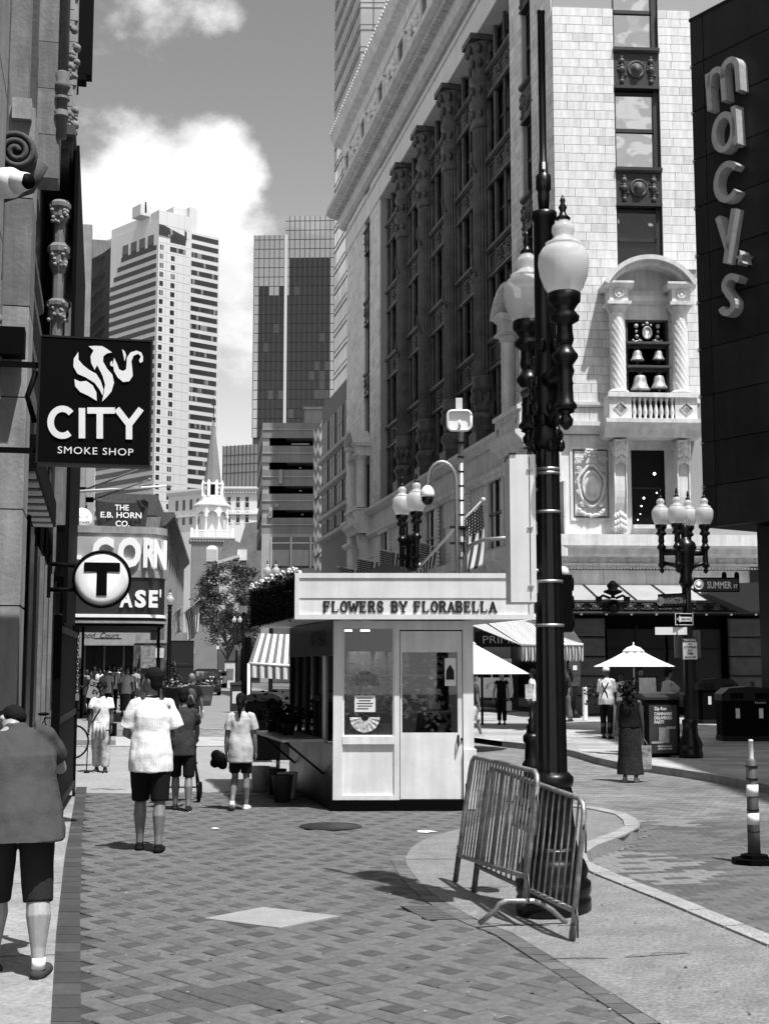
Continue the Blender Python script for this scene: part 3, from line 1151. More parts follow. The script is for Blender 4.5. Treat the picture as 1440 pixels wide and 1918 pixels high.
for i in range(8):
 a = R(22.5 + 45 * i)
 x, y = cc[0] + r8 * math.cos(a), cc[1] + r8 * math.sin(a)
 MB(CM).lathe([(.34, z1), (.34, z1 + .5), (.24, z1 + .6), (.22, z1 + 4.4), (.36, z1 + 4.7), (.36, z1 + 4.9)], (x, y, 0), 8).build('lantern_column', M_cw, ch)
 a2_ = R(22.5 + 45 * (i + 1))
 x2, y2 = cc[0] + r8 * math.cos(a2_), cc[1] + r8 * math.sin(a2_)
 q, w_ = Vector((x, y, 0)), Vector((x2, y2, 0))
 L_ = (w_ - q).length
 fm = CM @ frame(q, (w_ - q))
 poly = [(0, z2), (0, z1 + 4.8)] + [(L_ / 2 - (L_ / 2 - .25) * math.cos(t), z1 + 4.8 + (L_ / 2 - .3) * math.sin(t)) for t in [math.pi * q_ / 8 for q_ in range(9)]] + [(L_, z1 + 4.8), (L_, z2)]
 MB(fm).slab(poly, -.15, .15).build('arch', M_cw, ch)
z3 = Z(930, CY)
mb = MB(CM)
mb.lathe([(4.1, z2 - .1), (4.1, z2 + .25), (3.9, z2 + .4), (3.0, z2 + 1.1), (2.6, z3 + .5), (2.5, z3 + .6)], cc, 8, smooth=False)
mb.build('lantern_roof', mat('pale_copper', .5, .6, nscale=1, namt=.1), ch)
z4 = Z(903, CY)
mb = MB(CM)
mb.lathe([(1.25, z3), (1.25, z4)], cc, 8, smooth=False)
mb.build('upper_core', M_dark, ch)
for i in range(8):
 a = R(22.5 + 45 * i)
 x, y = cc[0] + 2.2 * math.cos(a), cc[1] + 2.2 * math.sin(a)
 MB(CM).box(x - .32, x + .32, y - .32, y + .32, z3 + .4, z4 + .2).lathe([(.4, z4), (.4, z4 + .2), (.05, z4 + .9)], (x, y, 0), 4).build('upper_column', M_cw, ch)
mb = MB(CM)
mb.lathe([(2.5, z4 - .1), (2.5, z4 + .2)], cc, 8, smooth=False)
mb.build('upper_cornice', M_cw, ch)
zs1 = Z(780, CY)
mb = MB(CM)
mb.lathe([(1.95, z4), (1.05, z4 + (zs1 - z4) * .52), (.12, zs1)], cc, 8, smooth=False)
mb.build('spire', mat('spire_slate', .17, .8, nscale=.8, namt=.12), ch)
mb = MB(CM)
mb.tube([(cc[0], cc[1], zs1 - 1), (cc[0], cc[1], Z(738, CY))], .09)
mb.box(cc[0] - .5, cc[0] + .5, cc[1] - .05, cc[1] + .05, Z(752, CY), Z(752, CY) + .25)
mb.sphere((cc[0], cc[1], zs1 + .3), .3, 8, 6)
mb.build('weathervane', M_dark, ch)
w = MB(CM).slab([(-1.2, Z(1052, CY)), (1.2, Z(1052, CY)), (1.2, Z(1029, CY))] + [(1.2 * math.cos(t), Z(1029, CY) + .9 * math.sin(t)) for t in [math.pi * q_ / 8 for q_ in range(1, 8)]] + [(-1.2, Z(1029, CY))], -.1, .1).build('louvre_window', mat('louvre_white', .72, .7), ch)
for i in range(9):
 zz = Z(1052, CY) + .15 + i * .3
 MB(CM).box(-1.1, 1.1, -.22, -.08, zz, zz + .12).build('louvre', mat('louvre_grey', .5, .7), w)  # slats a greyer tone than the window panel
zc = Z(1082, CY)
fm = CM @ Matrix.Translation((.6, 0, zc)) @ Matrix.Rotation(R(90), 4, 'X')
cl = MB(fm).lathe([(1.85, 0), (1.85, .2), (1.6, .22), (1.6, .16), (0, .16)], (0, 0, 0), 24, smooth=False).build('clock_face', M_blackm, ch)
mb = MB(fm)
for i in range(12):
 a = R(30 * i)
 mb.M = fm @ Matrix.Rotation(a, 4, 'Z')
 mb.box(1.15, 1.5, -.07, .07, .17, .2)
mb.M = fm
mb.box(-.07, .07, -.2, 1.2, .18, .22)
mb.box(-.2, .8, -.07, .07, .18, .22)
mb.build('clock_marks', M_white, cl)
bw = thing('brick_rear_house', 'grey brick party wall beside the concrete car park', 'building', tuple(P(430, 1250, 200).xy) + (0,))
q = P(430, 1250, 200)
FB = frame(Vector((q.x, 200, 0)), (1, -.1, 0))
M_oldb = mat('sooty_brick', .20, .9, nscale=.5, namt=.25, fine=.25, streak=.15)
mb = MB(FB)
mb.slab([(0.3, 0), (7, 0), (7, Z(975, 200)), (2.2, Z(980, 200)), (.6, Z(1048, 200))], 0, 12)
mb.build('wall', M_oldb, bw)
mb = MB(FB)
mb.box(-1.6, 1.2, -.6, 4, 0, Z(1052, 200))
mb.slab([(-2.0, Z(1052, 200)), (1.4, Z(1040, 200)), (1.4, Z(1045, 200)), (-2.0, Z(1058, 200))], -1, 4)
mb.build('porch', M_wb, bw)
MB(FB).slab([(-2.0, Z(1052, 200)), (.9, Z(1050, 200)), (.5, Z(1012, 200)), (-1.2, Z(1012, 200))], .5, 4).build('roof', M_oldb, bw)
MB(FB).box(1.0, 2.4, -.25, .1, Z(1050, 200), Z(1030, 200)).build('sign_board', M_white, bw)
PY = 165.0
p0 = P(487, 1250, PY)
p0.z = 0
cp = thing('parking_garage', 'grey concrete multi-storey car park with dark open decks', 'car park', tuple(p0))
M_pc = mat('garage_concrete', 0.19, .9, nscale=.25, namt=.2, streak=.2)
M_pcl = mat('garage_concrete_pale', 0.30, .9, nscale=.25, namt=.15, streak=.2)
FP = frame(p0, (1, 0.01, 0))
FP2 = frame(p0, (0.12, -0.99, 0))
zt = Z(790, PY)
kk = PY / FPX
wid = (665 - 487) * kk
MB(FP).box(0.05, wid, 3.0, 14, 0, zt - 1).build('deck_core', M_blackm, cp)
decks = [(790, 820), (833, 866), (878, 910), (923, 955), (968, 1000)]
for a_, b_ in decks:
 z0, z1 = Z(b_, PY), Z(a_, PY)
 MB(FP).box(0, wid, 0, 3.2, z0, z1 - .12).build('parapet', M_pc, cp)
 MB(FP).box(.02, wid, -.12, .0, z0 + (z1 - z0) * .5, z0 + (z1 - z0) * .56).build('parapet_ledge', M_pcl, cp)
 MB(FP2).box(-24, -.01, 0.02, 3, z0, z1 - .12).build('parapet', M_pc, cp)
for px_ in (487, 640):
 x = (px_ - 487) * kk
 MB(FP).box(x + .01, x + .85, .15, 2.9, 0, zt - .3).build('pillar', M_pcl, cp)
for (x, y, w_) in [(540, 826, 9), (555, 871, 1.0), (556, 915, 1.0), (560, 960, 1.0)]:
 zc = Z(y, PY)
 x0 = (x - 487) * kk
 MB(FP).box(x0, x0 + w_ * .25, 2.4, 2.6, zc - .05, zc + .12).build('strip_light', mat('lamp_tube', .9, .5), cp)
for (x, y0, y1) in [(519, 880, 906), (512, 944, 950), (501, 950, 968), (500, 958, 970)]:
 x0 = (x - 487) * kk
 MB(FP).box(x0, x0 + .42, -.3, 0, Z(y1, PY), Z(y0, PY)).build('wall_box', M_pcl, cp)
z0 = Z(1000, PY)
MB(FP).box(0.02, wid, -.02, 3, 0, z0).build('base_wall', M_pcl, cp)
for i in range(4):
 x0 = (507 + i * 37 - 487) * kk
 w = MB(FP).box(x0, x0 + 2.2, -.1, .1, Z(1064, PY), Z(1006, PY)).build('window', M_glassd, cp)
 MB(FP).box(x0 + .05, x0 + 2.15, -.14, .0, Z(1060, PY), Z(1030, PY)).build('blind', M_pcl, w)
 MB(FP).box(x0 - .12, x0 + .02, -.2, .0, Z(1064, PY), Z(1006, PY)).build('mullion', M_wb, w)
 MB(FP).box(x0 + .02, x0 + 2.2, -.18, .0, Z(1018, PY), Z(1018, PY) + .12).build('transom', M_wb, w)
x0 = (565 - 487) * kk
MB(FP).box(x0, x0 + 5.2, 2, 9, zt - .3, Z(758, PY)).box(x0 - .2, x0 + 5.4, 1.8, 9, Z(761, PY), Z(756, PY)).build('stair_head', M_pcl, cp)
m = bpy.data.materials.new('chevron_print')
m.use_nodes = True
nt = m.node_tree
pp = nt.nodes['Principled BSDF']
t = nt.nodes.new('ShaderNodeTexCoord')
sx = nt.nodes.new('ShaderNodeSeparateXYZ')
nt.links.new(t.outputs['UV'], sx.inputs[0])
def nm(op, a, b=None, tree=None):
 k_ = (tree or nt).nodes.new('ShaderNodeMath')
 k_.operation = op
 for i_, v_ in enumerate((a, b)):
  if v_ is None:
   continue
  if isinstance(v_, (int, float)):
   k_.inputs[i_].default_value = v_
  else:
   (tree or nt).links.new(v_, k_.inputs[i_])
 return k_.outputs[0]
zig = nm('MULTIPLY', nm('PINGPONG', sx.outputs[0], 0.5), 0.9)
vv_ = nm('FRACT', nm('ADD', sx.outputs[1], zig))
msk = nm('GREATER_THAN', vv_, 0.5)
col = nm('ADD', nm('MULTIPLY', msk, 0.30), 0.09)
cc_ = nt.nodes.new('ShaderNodeCombineColor')
for i in range(3):
 nt.links.new(col, cc_.inputs[i])
nt.links.new(cc_.outputs[0], pp.inputs['Base Color'])
pp.inputs['Roughness'].default_value = .3
SY = 125.0
s0 = P(610, 1250, SY)
s0.z = 0
scr = thing('chevron_screen', 'narrow tower screen printed with zigzag stripes beside the stone store', 'screen', tuple(s0))
bm_v, bm_f, uvs = [], [], []
nxs, nzs = 10, 40
for j in range(nzs + 1):
 for i in range(nxs + 1):
  a = i / nxs
  pxx = 587 + 43 * a
  topy = 805 - 62 * (a ** 1.6)
  yy = 1072 + (topy - 1072) * j / nzs
  q = P(pxx, yy, SY + 1.6 * math.sin(a * math.pi) * -1 + 2 * a)
  bm_v.append(q - Vector((s0.x, s0.y, 0)))
  uvs.append((a * 5, (1072 - yy) / 27.0))
for j in range(nzs):
 for i in range(nxs):
  k_ = j * (nxs + 1) + i
  bm_f.append((k_, k_ + 1, k_ + nxs + 2, k_ + nxs + 1))
me = bpy.data.meshes.new('printed_face')
me.from_pydata([tuple(v) for v in bm_v], [], bm_f)
uvl = me.uv_layers.new(name='UVMap')
for lp in me.loops:
 uvl.data[lp.index].uv = uvs[lp.vertex_index]
me.materials.append(m)
o = inst('printed_face', me, scr, (0, 0, 0))
sd = o.modifiers.new('thickness', 'SOLIDIFY')
sd.thickness = .4
MB().tube([P(590, 1045, SY - 3), P(660, 985, SY - 3)], .05, 5).build('cable', M_blackm, scr)
MB().tube([P(590, 938, SY - 3), P(632, 890, SY - 3)], .05, 5).build('cable', M_blackm, scr)
NY = 150.0
n0 = P(672, 1250, NY)
n0.z = 0
mt = thing('curtain_wall_tower', 'very tall pale glass tower behind the stone store running out of frame', 'tower', tuple(n0))
FN = frame(n0, (1, 0.02, 0))
FN2 = frame(n0, (0.21, -0.978, 0))
zt = 92
MB(FN).box(0.1, 30, .2, 20, 0, zt).build('core', MATS['tower_core'], mt)
M_nt = glass_mat('pale_curtain_glass', 0.22, 0.5, rough=.02, wav=0.05, wscale=.25)
M_nm = mat('curtain_mullion', .10, .4)
z = Z(1010, NY)
rows = []
while z < zt:
 rows.append(z)
 z += 2.75
x_left = 18.0
cw = 1.55
for side, F_, n_ in ((0, FN, 5), (1, FN2, 11)):
 for i in range(n_):
  mbp = MB(F_)
  for j, z in enumerate(rows):
   x0 = i * cw if side == 0 else -(i + 1) * cw
   ja = random.uniform(-.012, .012)
   jb = random.uniform(-.012, .012)
   h = 2.75
   yb = 0
   mbp.add([(x0 + .05, yb + ja, z + .05), (x0 + cw - .05, yb + jb, z + .05), (x0 + cw - .05, yb + jb + .02, z + h - .05), (x0 + .05, yb + ja + .02, z + h - .05),
     (x0 + .05, .2, z + .05), (x0 + cw - .05, .2, z + .05), (x0 + cw - .05, .2, z + h - .05), (x0 + .05, .2, z + h - .05)],
     [(0, 1, 2, 3), (1, 0, 4, 5), (3, 2, 6, 7), (0, 3, 7, 4), (2, 1, 5, 6)])
  o = mbp.build('pane_column', M_nt, mt)
  o['kind'] = 'stuff'
MB(FN2).box(-17.4, -.02, .03, 6, 0, zt).build('core', MATS['tower_core'], mt)
mb = MB(FN)
for z in rows:
 mb.box(-.02, 9, -.06, .1, z - .06, z + .06)
 mb.box(-.02, 9, -.05, .1, z + .62, z + .70)
mb.M = FN2
for z in rows:
 mb.box(-17.2, .02, -.06, .1, z - .06, z + .06)
 mb.box(-17.2, .02, -.05, .1, z + .62, z + .70)
mb.build('floor_bands', M_nm, mt)
OY = 98.0
o0 = P(628, 1250, OY + 14)
o0.z = 0
ob = thing('dark_brick_store', 'dark grey building of paired windows seen between screen and stone store', 'building', tuple(o0))
FO = frame(P(662, 1250, OY), (0.206, -.9785, 0))
M_ob = mat('grey_brick', .13, .9, nscale=.4, namt=.2, streak=.1)
z0 = 0
MB(FO).box(-15, 0, 0, 6, 0, Z(738, OY)).build('wall', M_ob, ob)
for (ya, yb) in [(782, 842), (846, 906), (910, 966), (975, 1010)]:
 for i in range(4):
  x0 = -14 + i * 3.5
  w = MB(FO).box(x0, x0 + 2.5, -.08, .1, Z(yb, OY) - 0.2, Z(ya, OY)).build('window', M_glassd, ob)
  for q_ in range(3):
   MB(FO).box(x0 + q_ * 1.15, x0 + q_ * 1.15 + .16, -.14, 0, Z(yb, OY) - .2, Z(ya, OY)).build('mullion', M_pcl, w)
  MB(FO).box(x0, x0 + 2.5, -.13, 0, (Z(ya, OY) + Z(yb, OY)) / 2 - .06, (Z(ya, OY) + Z(yb, OY)) / 2 + .06).build('mullion', M_pcl, w)
 MB(FO).mould([(-.4, Z(yb, OY) - .5), (-.4, Z(yb, OY) - .8), (.1, Z(yb, OY) - 1.0), (.1, Z(yb, OY) - .5)], -15, 0).build('string_course', M_pcl, ob)
SYD = 50.0
C0 = P(1048, 1000, SYD)
C0.z = 0
st = thing('department_store', 'pale stone department store with tall dark bronze column bays on the corner', 'building', tuple(C0))
FR = frame(C0, (1, 0.0629, 0))
FLs = frame(C0, (0.2063, -0.9785, 0))      # x = minus the distance along the facade
def zr(py):
 return Z(py, SYD)
def xr(px, py, y=0.0):
 return P(px, py, SYD + y).x - C0.x
M_core = mat('stone_backing', 0.30, .95)
M_bronze = mat('patinated_bronze', 0.055, .55, nscale=1.3, namt=.75, fine=.3, bump=.25, bscale=9)
M_bronzed = mat('dark_bronze', 0.009, .5, nscale=2, namt=.4, bump=.2, bscale=12)
M_bglass = glass_mat('bay_glass', 0.003, .025, wav=.05, wscale=.7)
SILL = zr(757)
SOFF, ARCH, CORN, ATT, TOP = 31.7, 33.9, 35.3, 39.4, 41.0
mb = MB(FR)
mb.box(0.03, 2.4, 0.03, 6, 0, TOP - .5)
mb.box(4.25, 16, 0.03, 6, 0, TOP - .5)
mb.box(2.4, 4.25, .45, 6, 0, TOP - .5)
mb.M = FLs
mb.box(-2.65, -.02, .03, 3, 0, TOP - .5)
mb.box(-5.5, -3.87, .03, 3, 0, TOP - .5)
mb.box(-3.87, -2.65, .45, 3, 0, TOP - .5)
mb.box(-36.6, -33.2, .03, 3, 0, TOP - .5)
mb.box(-38.2, -36.6, .45, 3, 0, TOP - .5)
mb.box(-45, -38.2, .03, 3, 0, TOP - .5)
mb.box(-33.2, -5.5, .03, 3, 0, SILL)
mb.box(-33.2, -5.5, .03, 3, SOFF, TOP - .5)
mb.build('wall', M_core, st)
MB(FLs).box(-33.1, -5.6, 1.1, 3, SILL, SOFF).build('bay_backing', M_blackm, st)
stones = [M_stone, M_stone2, M_stone3]
bcache = {}
def block_me(w, h, mi):
 k = (round(w, 2), round(h, 2), mi)
 if k not in bcache:
  mb_ = MB().bbox(0, k[0], -.035, .05, 0, k[1], .009)
  me = bpy.data.meshes.new('stone_block')
  me.from_pydata([tuple(v) for v in mb_.v], [], mb_.f)
  me.materials.append(stones[mi])
  bcache[k] = me
 return bcache[k]
def courses(z0, z1, h):
 out = []
 z = z0
 i = 0
 while z + h < z1:
  out.append((i, z))
  z += h
  i += 1
 return out
CH = 0.352
rzR = math.atan2(FR[1][0], FR[0][0])
g = .012
pat_a = [[.8, .8, .82], [.4, 1.0, .62, .4], [.55, .75, 1.12], [.36, .7, .7, .66], [1.2, .8, .42]]
pat_b = [[.55, .75], [.36, .94], [.8, .5], [.5, .8], [.9, .4]]
nblk = 0
for (i, z) in courses(SILL + .1, 27.9, CH):
 for x0, pats in ((0.0, pat_a), (4.22, pat_b)):
  if x0 > 4 and z < zr(505):
   continue
  x = x0
  for w in pats[(i * 2 + (i // 5)) % 5]:
   mi = random.choices((0, 1, 2), (.62, .28, .10))[0]
   q = FR @ Vector((x + g / 2, 0, z))
   inst('stone_block', block_me(w - g, CH - g, mi), st, tuple(q - C0), rzR)
   nblk += 1
   x += w
mb = MB(FLs)
for (i, z) in courses(SILL + .1, SOFF + 2.2, CH):
 for x0, x1 in ((-2.62, -.05), (-5.48, -3.9), (-36.5, -33.25), (-44.9, -38.3)):
  x = x0
  k = 0
  while x < x1 - .1:
   w = min([.8, .55, 1.0, .7][(i * 3 + k) % 4], x1 - x)
   if x1 - x - w < .25:
    w = x1 - x
   mb.m = random.choices((0, 1, 2), (.55, .33, .12))[0]
   mb.bbox(x + g / 2, x + w - g / 2, -.035, .04, z + g / 2, z + CH - g / 2, .009)
   x += w
   k += 1
o = mb.build('block_field', stones, st, kind='stuff')
for (x0, x1) in ((4.22, 16),):
 pass
def slot(F_, xa, xb, sp_list, win_list, mat_glass, ztop):
 w_ = xb - xa
 fr = MB(F_)
 fr.box(xa + .02, xa + .10, .20, .44, SILL, ztop)
 fr.box(xb - .22, xb - .02, .12, .44, SILL, ztop)
 fr.build('window_frame', M_bronzed, st)
 for (za, zb) in win_list:
  zm = (za + zb) / 2
  w = MB(F_).box(xa + .1, xb - .2, .26, .34, za, zb).build('window', mat_glass, st)
  MB(F_).box(xa + .1, xb - .2, .18, .30, zm - .07, zm + .07).build('sash_rail', M_bronzed, w)
  MB(F_).box(xa + .1, xb - .2, .18, .30, zb - .10, zb).build('head', M_bronzed, w)
 for (za, zb) in sp_list:
  s_ = MB(F_).box(xa + .01, xb - .01, -.02, .3, za, zb).build('spandrel', M_bronzed, st)
  h = zb - za
  mm = MB(F_)
  mm.mould([(-.16, zb), (-.16, zb - .12), (-.05, zb - .2), (0, zb - .2), (0, zb)], xa - .02, xb + .02)
  mm.mould([(-.10, za + .12), (-.10, za), (0, za), (0, za + .14)], xa, xb)
  mm.build('spandrel_moulding', M_bronzed, s_)
  cx = (xa + xb) / 2
  mm = MB(F_ @ Matrix.Translation((cx, 0, za + h * .48)) @ Matrix.Rotation(R(90), 4, 'X'))
  mm.lathe([(.36, 0), (.36, .06), (.30, .1), (.30, .06), (.22, .08), (.16, .2), (0, .24)], n=20)
  mm.build('boss', M_bronze, s_)
  mm = MB(F_)
  for sx_ in (-1, 1):
   ux = cx + sx_ * .58
   zz = za + h * .18
   for r_, dz_ in ((.10, 0), (.05, .1), (.06, .18), (.14, .32), (.10, .42), (.13, .55), (.07, .66)):
    mm.sphere((ux, -.03, zz + dz_ * h * .9), r_, 8, 5)
   for q_ in range(5):
    mm.sphere((ux + .16 * math.cos(q_ * 1.3), -.03, zz + .25 + .12 * q_), .055, 6, 4)
  mm.build('urn_relief', M_bronze, s_)
sps = [(zr(383), zr(311)), (zr(162), zr(86))]
sps += [(zr(-60), zr(-135))]
wins = [(zr(500), zr(386)), (zr(309), zr(165)), (zr(84), zr(-58))]
slot(FR, 2.42, 4.22, sps, wins, M_glasss, TOP - 2)
slot(FLs, -3.87, -2.65, sps + [(zr(560), zr(530))], wins + [(SILL, zr(565))], M_bglass, TOP - 2)
slot(FLs, -38.2, -36.6, sps + [(zr(560), zr(530))], wins + [(SILL, zr(565))], M_bglass, TOP - 2)
BAY = 5.54
edges = [5.5 + BAY * i for i in range(6)]
zb0 = SILL + .25
def giant_column(s):
 c = MB(FLs)
 sm = c
 cx, cy = -s, .35
 prof = [(.50, zb0 + 3.2), (.48, SOFF - 3.6)]
 c.lathe([(.52, zb0 + 3.0)] + prof + [(.47, SOFF - 3.5)], (cx, cy, 0), 40, flute=.08, smooth=False)
 o_ = c.build('column', M_bronze, st)
 b = MB(FLs)
 b.box(cx - .62, cx + .62, cy - .62, cy + .6, zb0, zb0 + .55)
 b.lathe([(.60, .55), (.62, .65), (.55, .8), (.60, .95), (.66, 1.1), (.62, 1.35), (.50, 1.5)], (cx, cy, zb0), 20)
 b.lathe([(.47, 1.5), (.50, 1.7), (.58, 2.2), (.60, 2.45), (.66, 2.5), (.66, 2.65), (.56, 2.75), (.60, 3.05), (.54, 3.2)], (cx, cy, zb0), 20)
 for k in range(10):
  a = 2 * math.pi * k / 10
  b.sphere((cx + .56 * math.cos(a), cy + .56 * math.sin(a), zb0 + 2.15), .14, 6, 5, s=(1, 1, 2.0))
  b.sphere((cx + .6 * math.cos(a), cy + .6 * math.sin(a), zb0 + 1.2), .12, 6, 5)
 b.build('column_base', M_bronze, o_)
 k_ = MB(FLs)
 zc = SOFF - 3.5
 k_.lathe([(.50, zc - 1.0), (.58, zc - .9), (.58, zc - .7), (.5, zc - .6), (.52, zc), (.62, zc + .15), (.62, zc + .35), (.50, zc + .5), (.50, zc + 1.2), (.62, zc + 1.35), (.6, zc + 1.55),
   (.48, zc + 1.7), (.52, zc + 2.4), (.74, zc + 3.1), (.74, zc + 3.25)], (cx, cy, 0), 20)
 k_.box(cx - .78, cx + .78, cy - .78, cy + .78, zc + 3.2, zc + 3.48)
 for k in range(8):
  a = 2 * math.pi * k / 8 + .3
  for zz, rr, sz in ((zc + 2.2, .56, .15), (zc + 2.85, .72, .16), (zc - .3, .54, .13), (zc + .85, .54, .13)):
   k_.sphere((cx + rr * math.cos(a), cy + rr * math.sin(a), zz), sz, 6, 5, s=(1, 1, 1.6))
 k_.build('capital', M_bronze, o_)
 for zz in (zb0 + 8.2, zb0 + 13.2):
  ch_ = MB(FLs)
  for q_ in range(2):
   ch_.tube([(cx - .35 + .1 * q_, cy - .46, zz + .9), (cx - .1, cy - .55, zz + .25), (cx + .3, cy - .44, zz - .25)], .06, 5)
  ch_.build('garland', M_bronze, o_)
for s in edges[1:-1]:
 giant_column(s)
ZSP = [zr(757) + 4.36 * k for k in range(1, 5)]
for bi in range(5):
 xa, xb = -edges[bi + 1] + .5, -edges[bi] - .5
 w_ = xb - xa
 if bi == 0:
  xb = -edges[0]
 if bi == 4:
  xa = -edges[5]
 w_ = xb - xa
 cols_ = [xa + w_ * t for t in (.0, .22, .5, .78, 1.0)]
 for k, x in enumerate(cols_):
  MB(FLs).tube([(x, .55, SILL), (x, .55, SOFF)], .13 if k != 2 else .09, 6, smooth=False).build('mullion', M_bronze, st)
 zl = [SILL] + [z for z in ZSP] + [SOFF]
 for j in range(5):
  za, zb = zl[j] + (.0 if j == 0 else .55), zl[j + 1] - (.75 if j < 4 else 0)
  for k in range(4):
   w = MB(FLs).box(cols_[k] + .1, cols_[k + 1] - .1, .72, .8, za, zb).build('window', M_bglass, st)
   MB(FLs).box(cols_[k] + .08, cols_[k + 1] - .08, .66, .74, za + (zb - za) * .52, za + (zb - za) * .56).build('sash_rail', M_bronzed, w)
 for j, z in enumerate(ZSP):
  s_ = MB(FLs)
  s_.box(xa, xb, .5, .9, z - .75, z + .55)
  s_ = s_.build('spandrel', M_bronzed, st)
  mm = MB(FLs)
  mm.mould([(.28, z + .62), (.28, z + .5), (.42, z + .42), (.5, z + .42), (.5, z + .62)], xa, xb)
  mm.mould([(.36, z - .65), (.36, z - .78), (.5, z - .8), (.5, z - .6)], xa, xb)
  for k in range(4):
   x0, x1 = cols_[k] + .2, cols_[k + 1] - .2
   mm.box(x0, x1, .44, .52, z - .5, z - .42)
   mm.box(x0, x1, .44, .52, z + .25, z + .33)
   if k in (1, 2):
    for q_ in range(7):
     a = q_ * .9
     mm.sphere(((x0 + x1) / 2 + .22 * math.cos(a), .47, z - .1 + .24 * math.sin(a)), .10, 6, 4)
  mm.build('spandrel_relief', M_bronze, s_)
mb = MB(FLs)
mb.box(-45.2, .0, -.10, .4, SOFF, ARCH - .5)
mb.box(-33.2, -5.5, -.08, 1.2, SOFF - .02, SOFF + .3)
mb.box(-45.2, .0, -.20, .2, SOFF + 1.3, SOFF + 1.42)
mb.build('architrave', mat('architrave_stone', .60, .85, nscale=.6, namt=.08, streak=.1), st)
mb = MB(FLs)
mb.mould([(-1.35, CORN), (-1.35, CORN - .35), (-1.1, CORN - .5), (-.5, CORN - .7), (-.35, CORN - 1.3), (-.1, CORN - 1.45), (.2, CORN - 1.45), (.2, CORN)], -46.4, 1.2)
mb.build('cornice', M_stone3, st)
mb = MB(FLs)
for i in range(110):
 x = -45.8 + i * .42
 mb.box(x, x + .22, -.95, -.4, CORN - .72, CORN - .52)
mb.build('dentils', M_stone3, st)
mb = MB(FLs)
mb.box(-45, 0, -.12, .2, CORN, ATT)
mb.build('attic_wall', M_stone2, st)
M_orn = mat('carved_stone', .62, .85, nscale=3, namt=.2, bump=.3, bscale=12)
for i in range(15):
 x = -43.6 + i * 2.95
 if i % 2 == 0:
  w = MB(FLs).box(x - .75, x + .75, -.2, -.1, CORN + .5, ATT - .7).build('window', M_glassd, st)
  f_ = MB(FLs)
  f_.box(x - 1.0, x - .75, -.34, -.1, CORN + .3, ATT - .5)
  f_.box(x + .75, x + 1.0, -.34, -.1, CORN + .3, ATT - .5)
  f_.box(x - 1.0, x + 1.0, -.36, -.1, ATT - .7, ATT - .4)
  f_.build('window_surround', M_stone, w)
 else:
  fm = FLs @ Matrix.Translation((x, -.1, (CORN + ATT) / 2)) @ Matrix.Rotation(R(90), 4, 'X') @ Matrix.Diagonal((.72, 1.25, 1, 1))
  w = MB(fm).lathe([(.75, 0), (.75, .10), (0, .10)], n=20).build('oculus', M_glassd, st)
  mm = MB(FLs)
  for q_ in range(18):
   a = 2 * math.pi * q_ / 18
   mm.sphere((x + .68 * math.cos(a), -.22, (CORN + ATT) / 2 + 1.15 * math.sin(a)), .20, 7, 5)
  for sx_ in (-1, 1):
   for q_ in range(7):
    mm.sphere((x + sx_ * (.85 + .1 * math.sin(q_ * 1.7)), -.2, CORN + .4 + q_ * .46), .2, 7, 5)
  mm.build('wreath', M_orn, w)
mb = MB(FLs)
mb.mould([(-1.1, TOP), (-1.1, TOP - .3), (-.85, TOP - .75), (-.3, TOP - 1.0), (-.2, TOP - 1.6), (.2, TOP - 1.6), (.2, TOP)], -46.2, 1.0)
mb.build('top_cornice', M_stone2, st)
mb = MB(FLs)
for i in range(100):
 x = -45.8 + i * .46
 mb.sphere((x, -1.1, TOP - .05), .15, 6, 4)
mb.build('antefixae', M_stone2, st)
mb = MB(FLs)
mb.mould([(-.42, SILL + .15), (-.42, SILL - .02), (-.25, SILL - .2), (-.08, SILL - .28), (0.1, SILL - .28), (0.1, SILL + .15)], -45.3, .25)
z2 = SILL - 1.45
mb.mould([(-.30, z2 + .05), (-.30, z2 - .12), (-.05, z2 - .3), (.1, z2 - .3), (.1, z2 + .05)], -45.2, .2)
mb.build('string_course', M_stone2, st)
mb = MB(FLs)
for i in range(28):
 x = -44.6 + i * 1.6
 mb.bbox(x, x + 1.585, -.03, .05, z2 + .06, SILL - .29, .01)
 for (za, zb) in ((z2 - .3 - 1.25, z2 - .32), (z2 - 2.9, z2 - 1.57), (z2 - 4.2, z2 - 2.92)):
  if not any(abs(x + .8 + s_) < 1.65 for s_ in (8, 13.9, 19.8, 25.7, 31.5)):
   mb.bbox(x + (.0 if za > 8 else .4), x + 1.585 + (0 if za > 8 else .4), -.028, .05, za, zb, .01)
o = mb.build('block_field', M_stone2, st, kind='stuff')
for s in (8, 13.9, 19.8, 25.7, 31.5):
 w = MB(FLs).box(-s - 1.05, -s + 1.05, -.02, .06, 7.1, 10.0).build('window', M_glassd, st)
 f_ = MB(FLs)
 f_.box(-s - 1.35, -s - 1.05, -.16, .0, 7.0, 10.3)
 f_.box(-s + 1.05, -s + 1.35, -.16, .0, 7.0, 10.3)
 f_.box(-s - 1.45, -s + 1.45, -.24, .0, 10.02, 10.4)
 f_.box(-s - 1.5, -s + 1.5, -.3, .0, 6.75, 7.0)
 f_.build('window_surround', M_stone, w)
 MB(FLs).box(-s - .06, -s + .06, -.1, .0, 7.1, 10.0).build('mullion', M_bronzed, w)
 MB(FLs).box(-s - 1.04, -s + 1.04, -.09, .0, 8.5, 8.62).build('sash_rail', M_bronzed, w)
mb = MB(FLs)
for s in (8, 13.9, 19.8, 25.7, 31.5):
 for sx_ in (-1, 1):
  for q_ in range(16):
   mb.sphere((-s + sx_ * 1.55, -.08, 7.1 + q_ * .2), .10, 6, 4)
mb.build('carved_jambs', M_orn, st, kind='stuff')
LC = zr(1003)
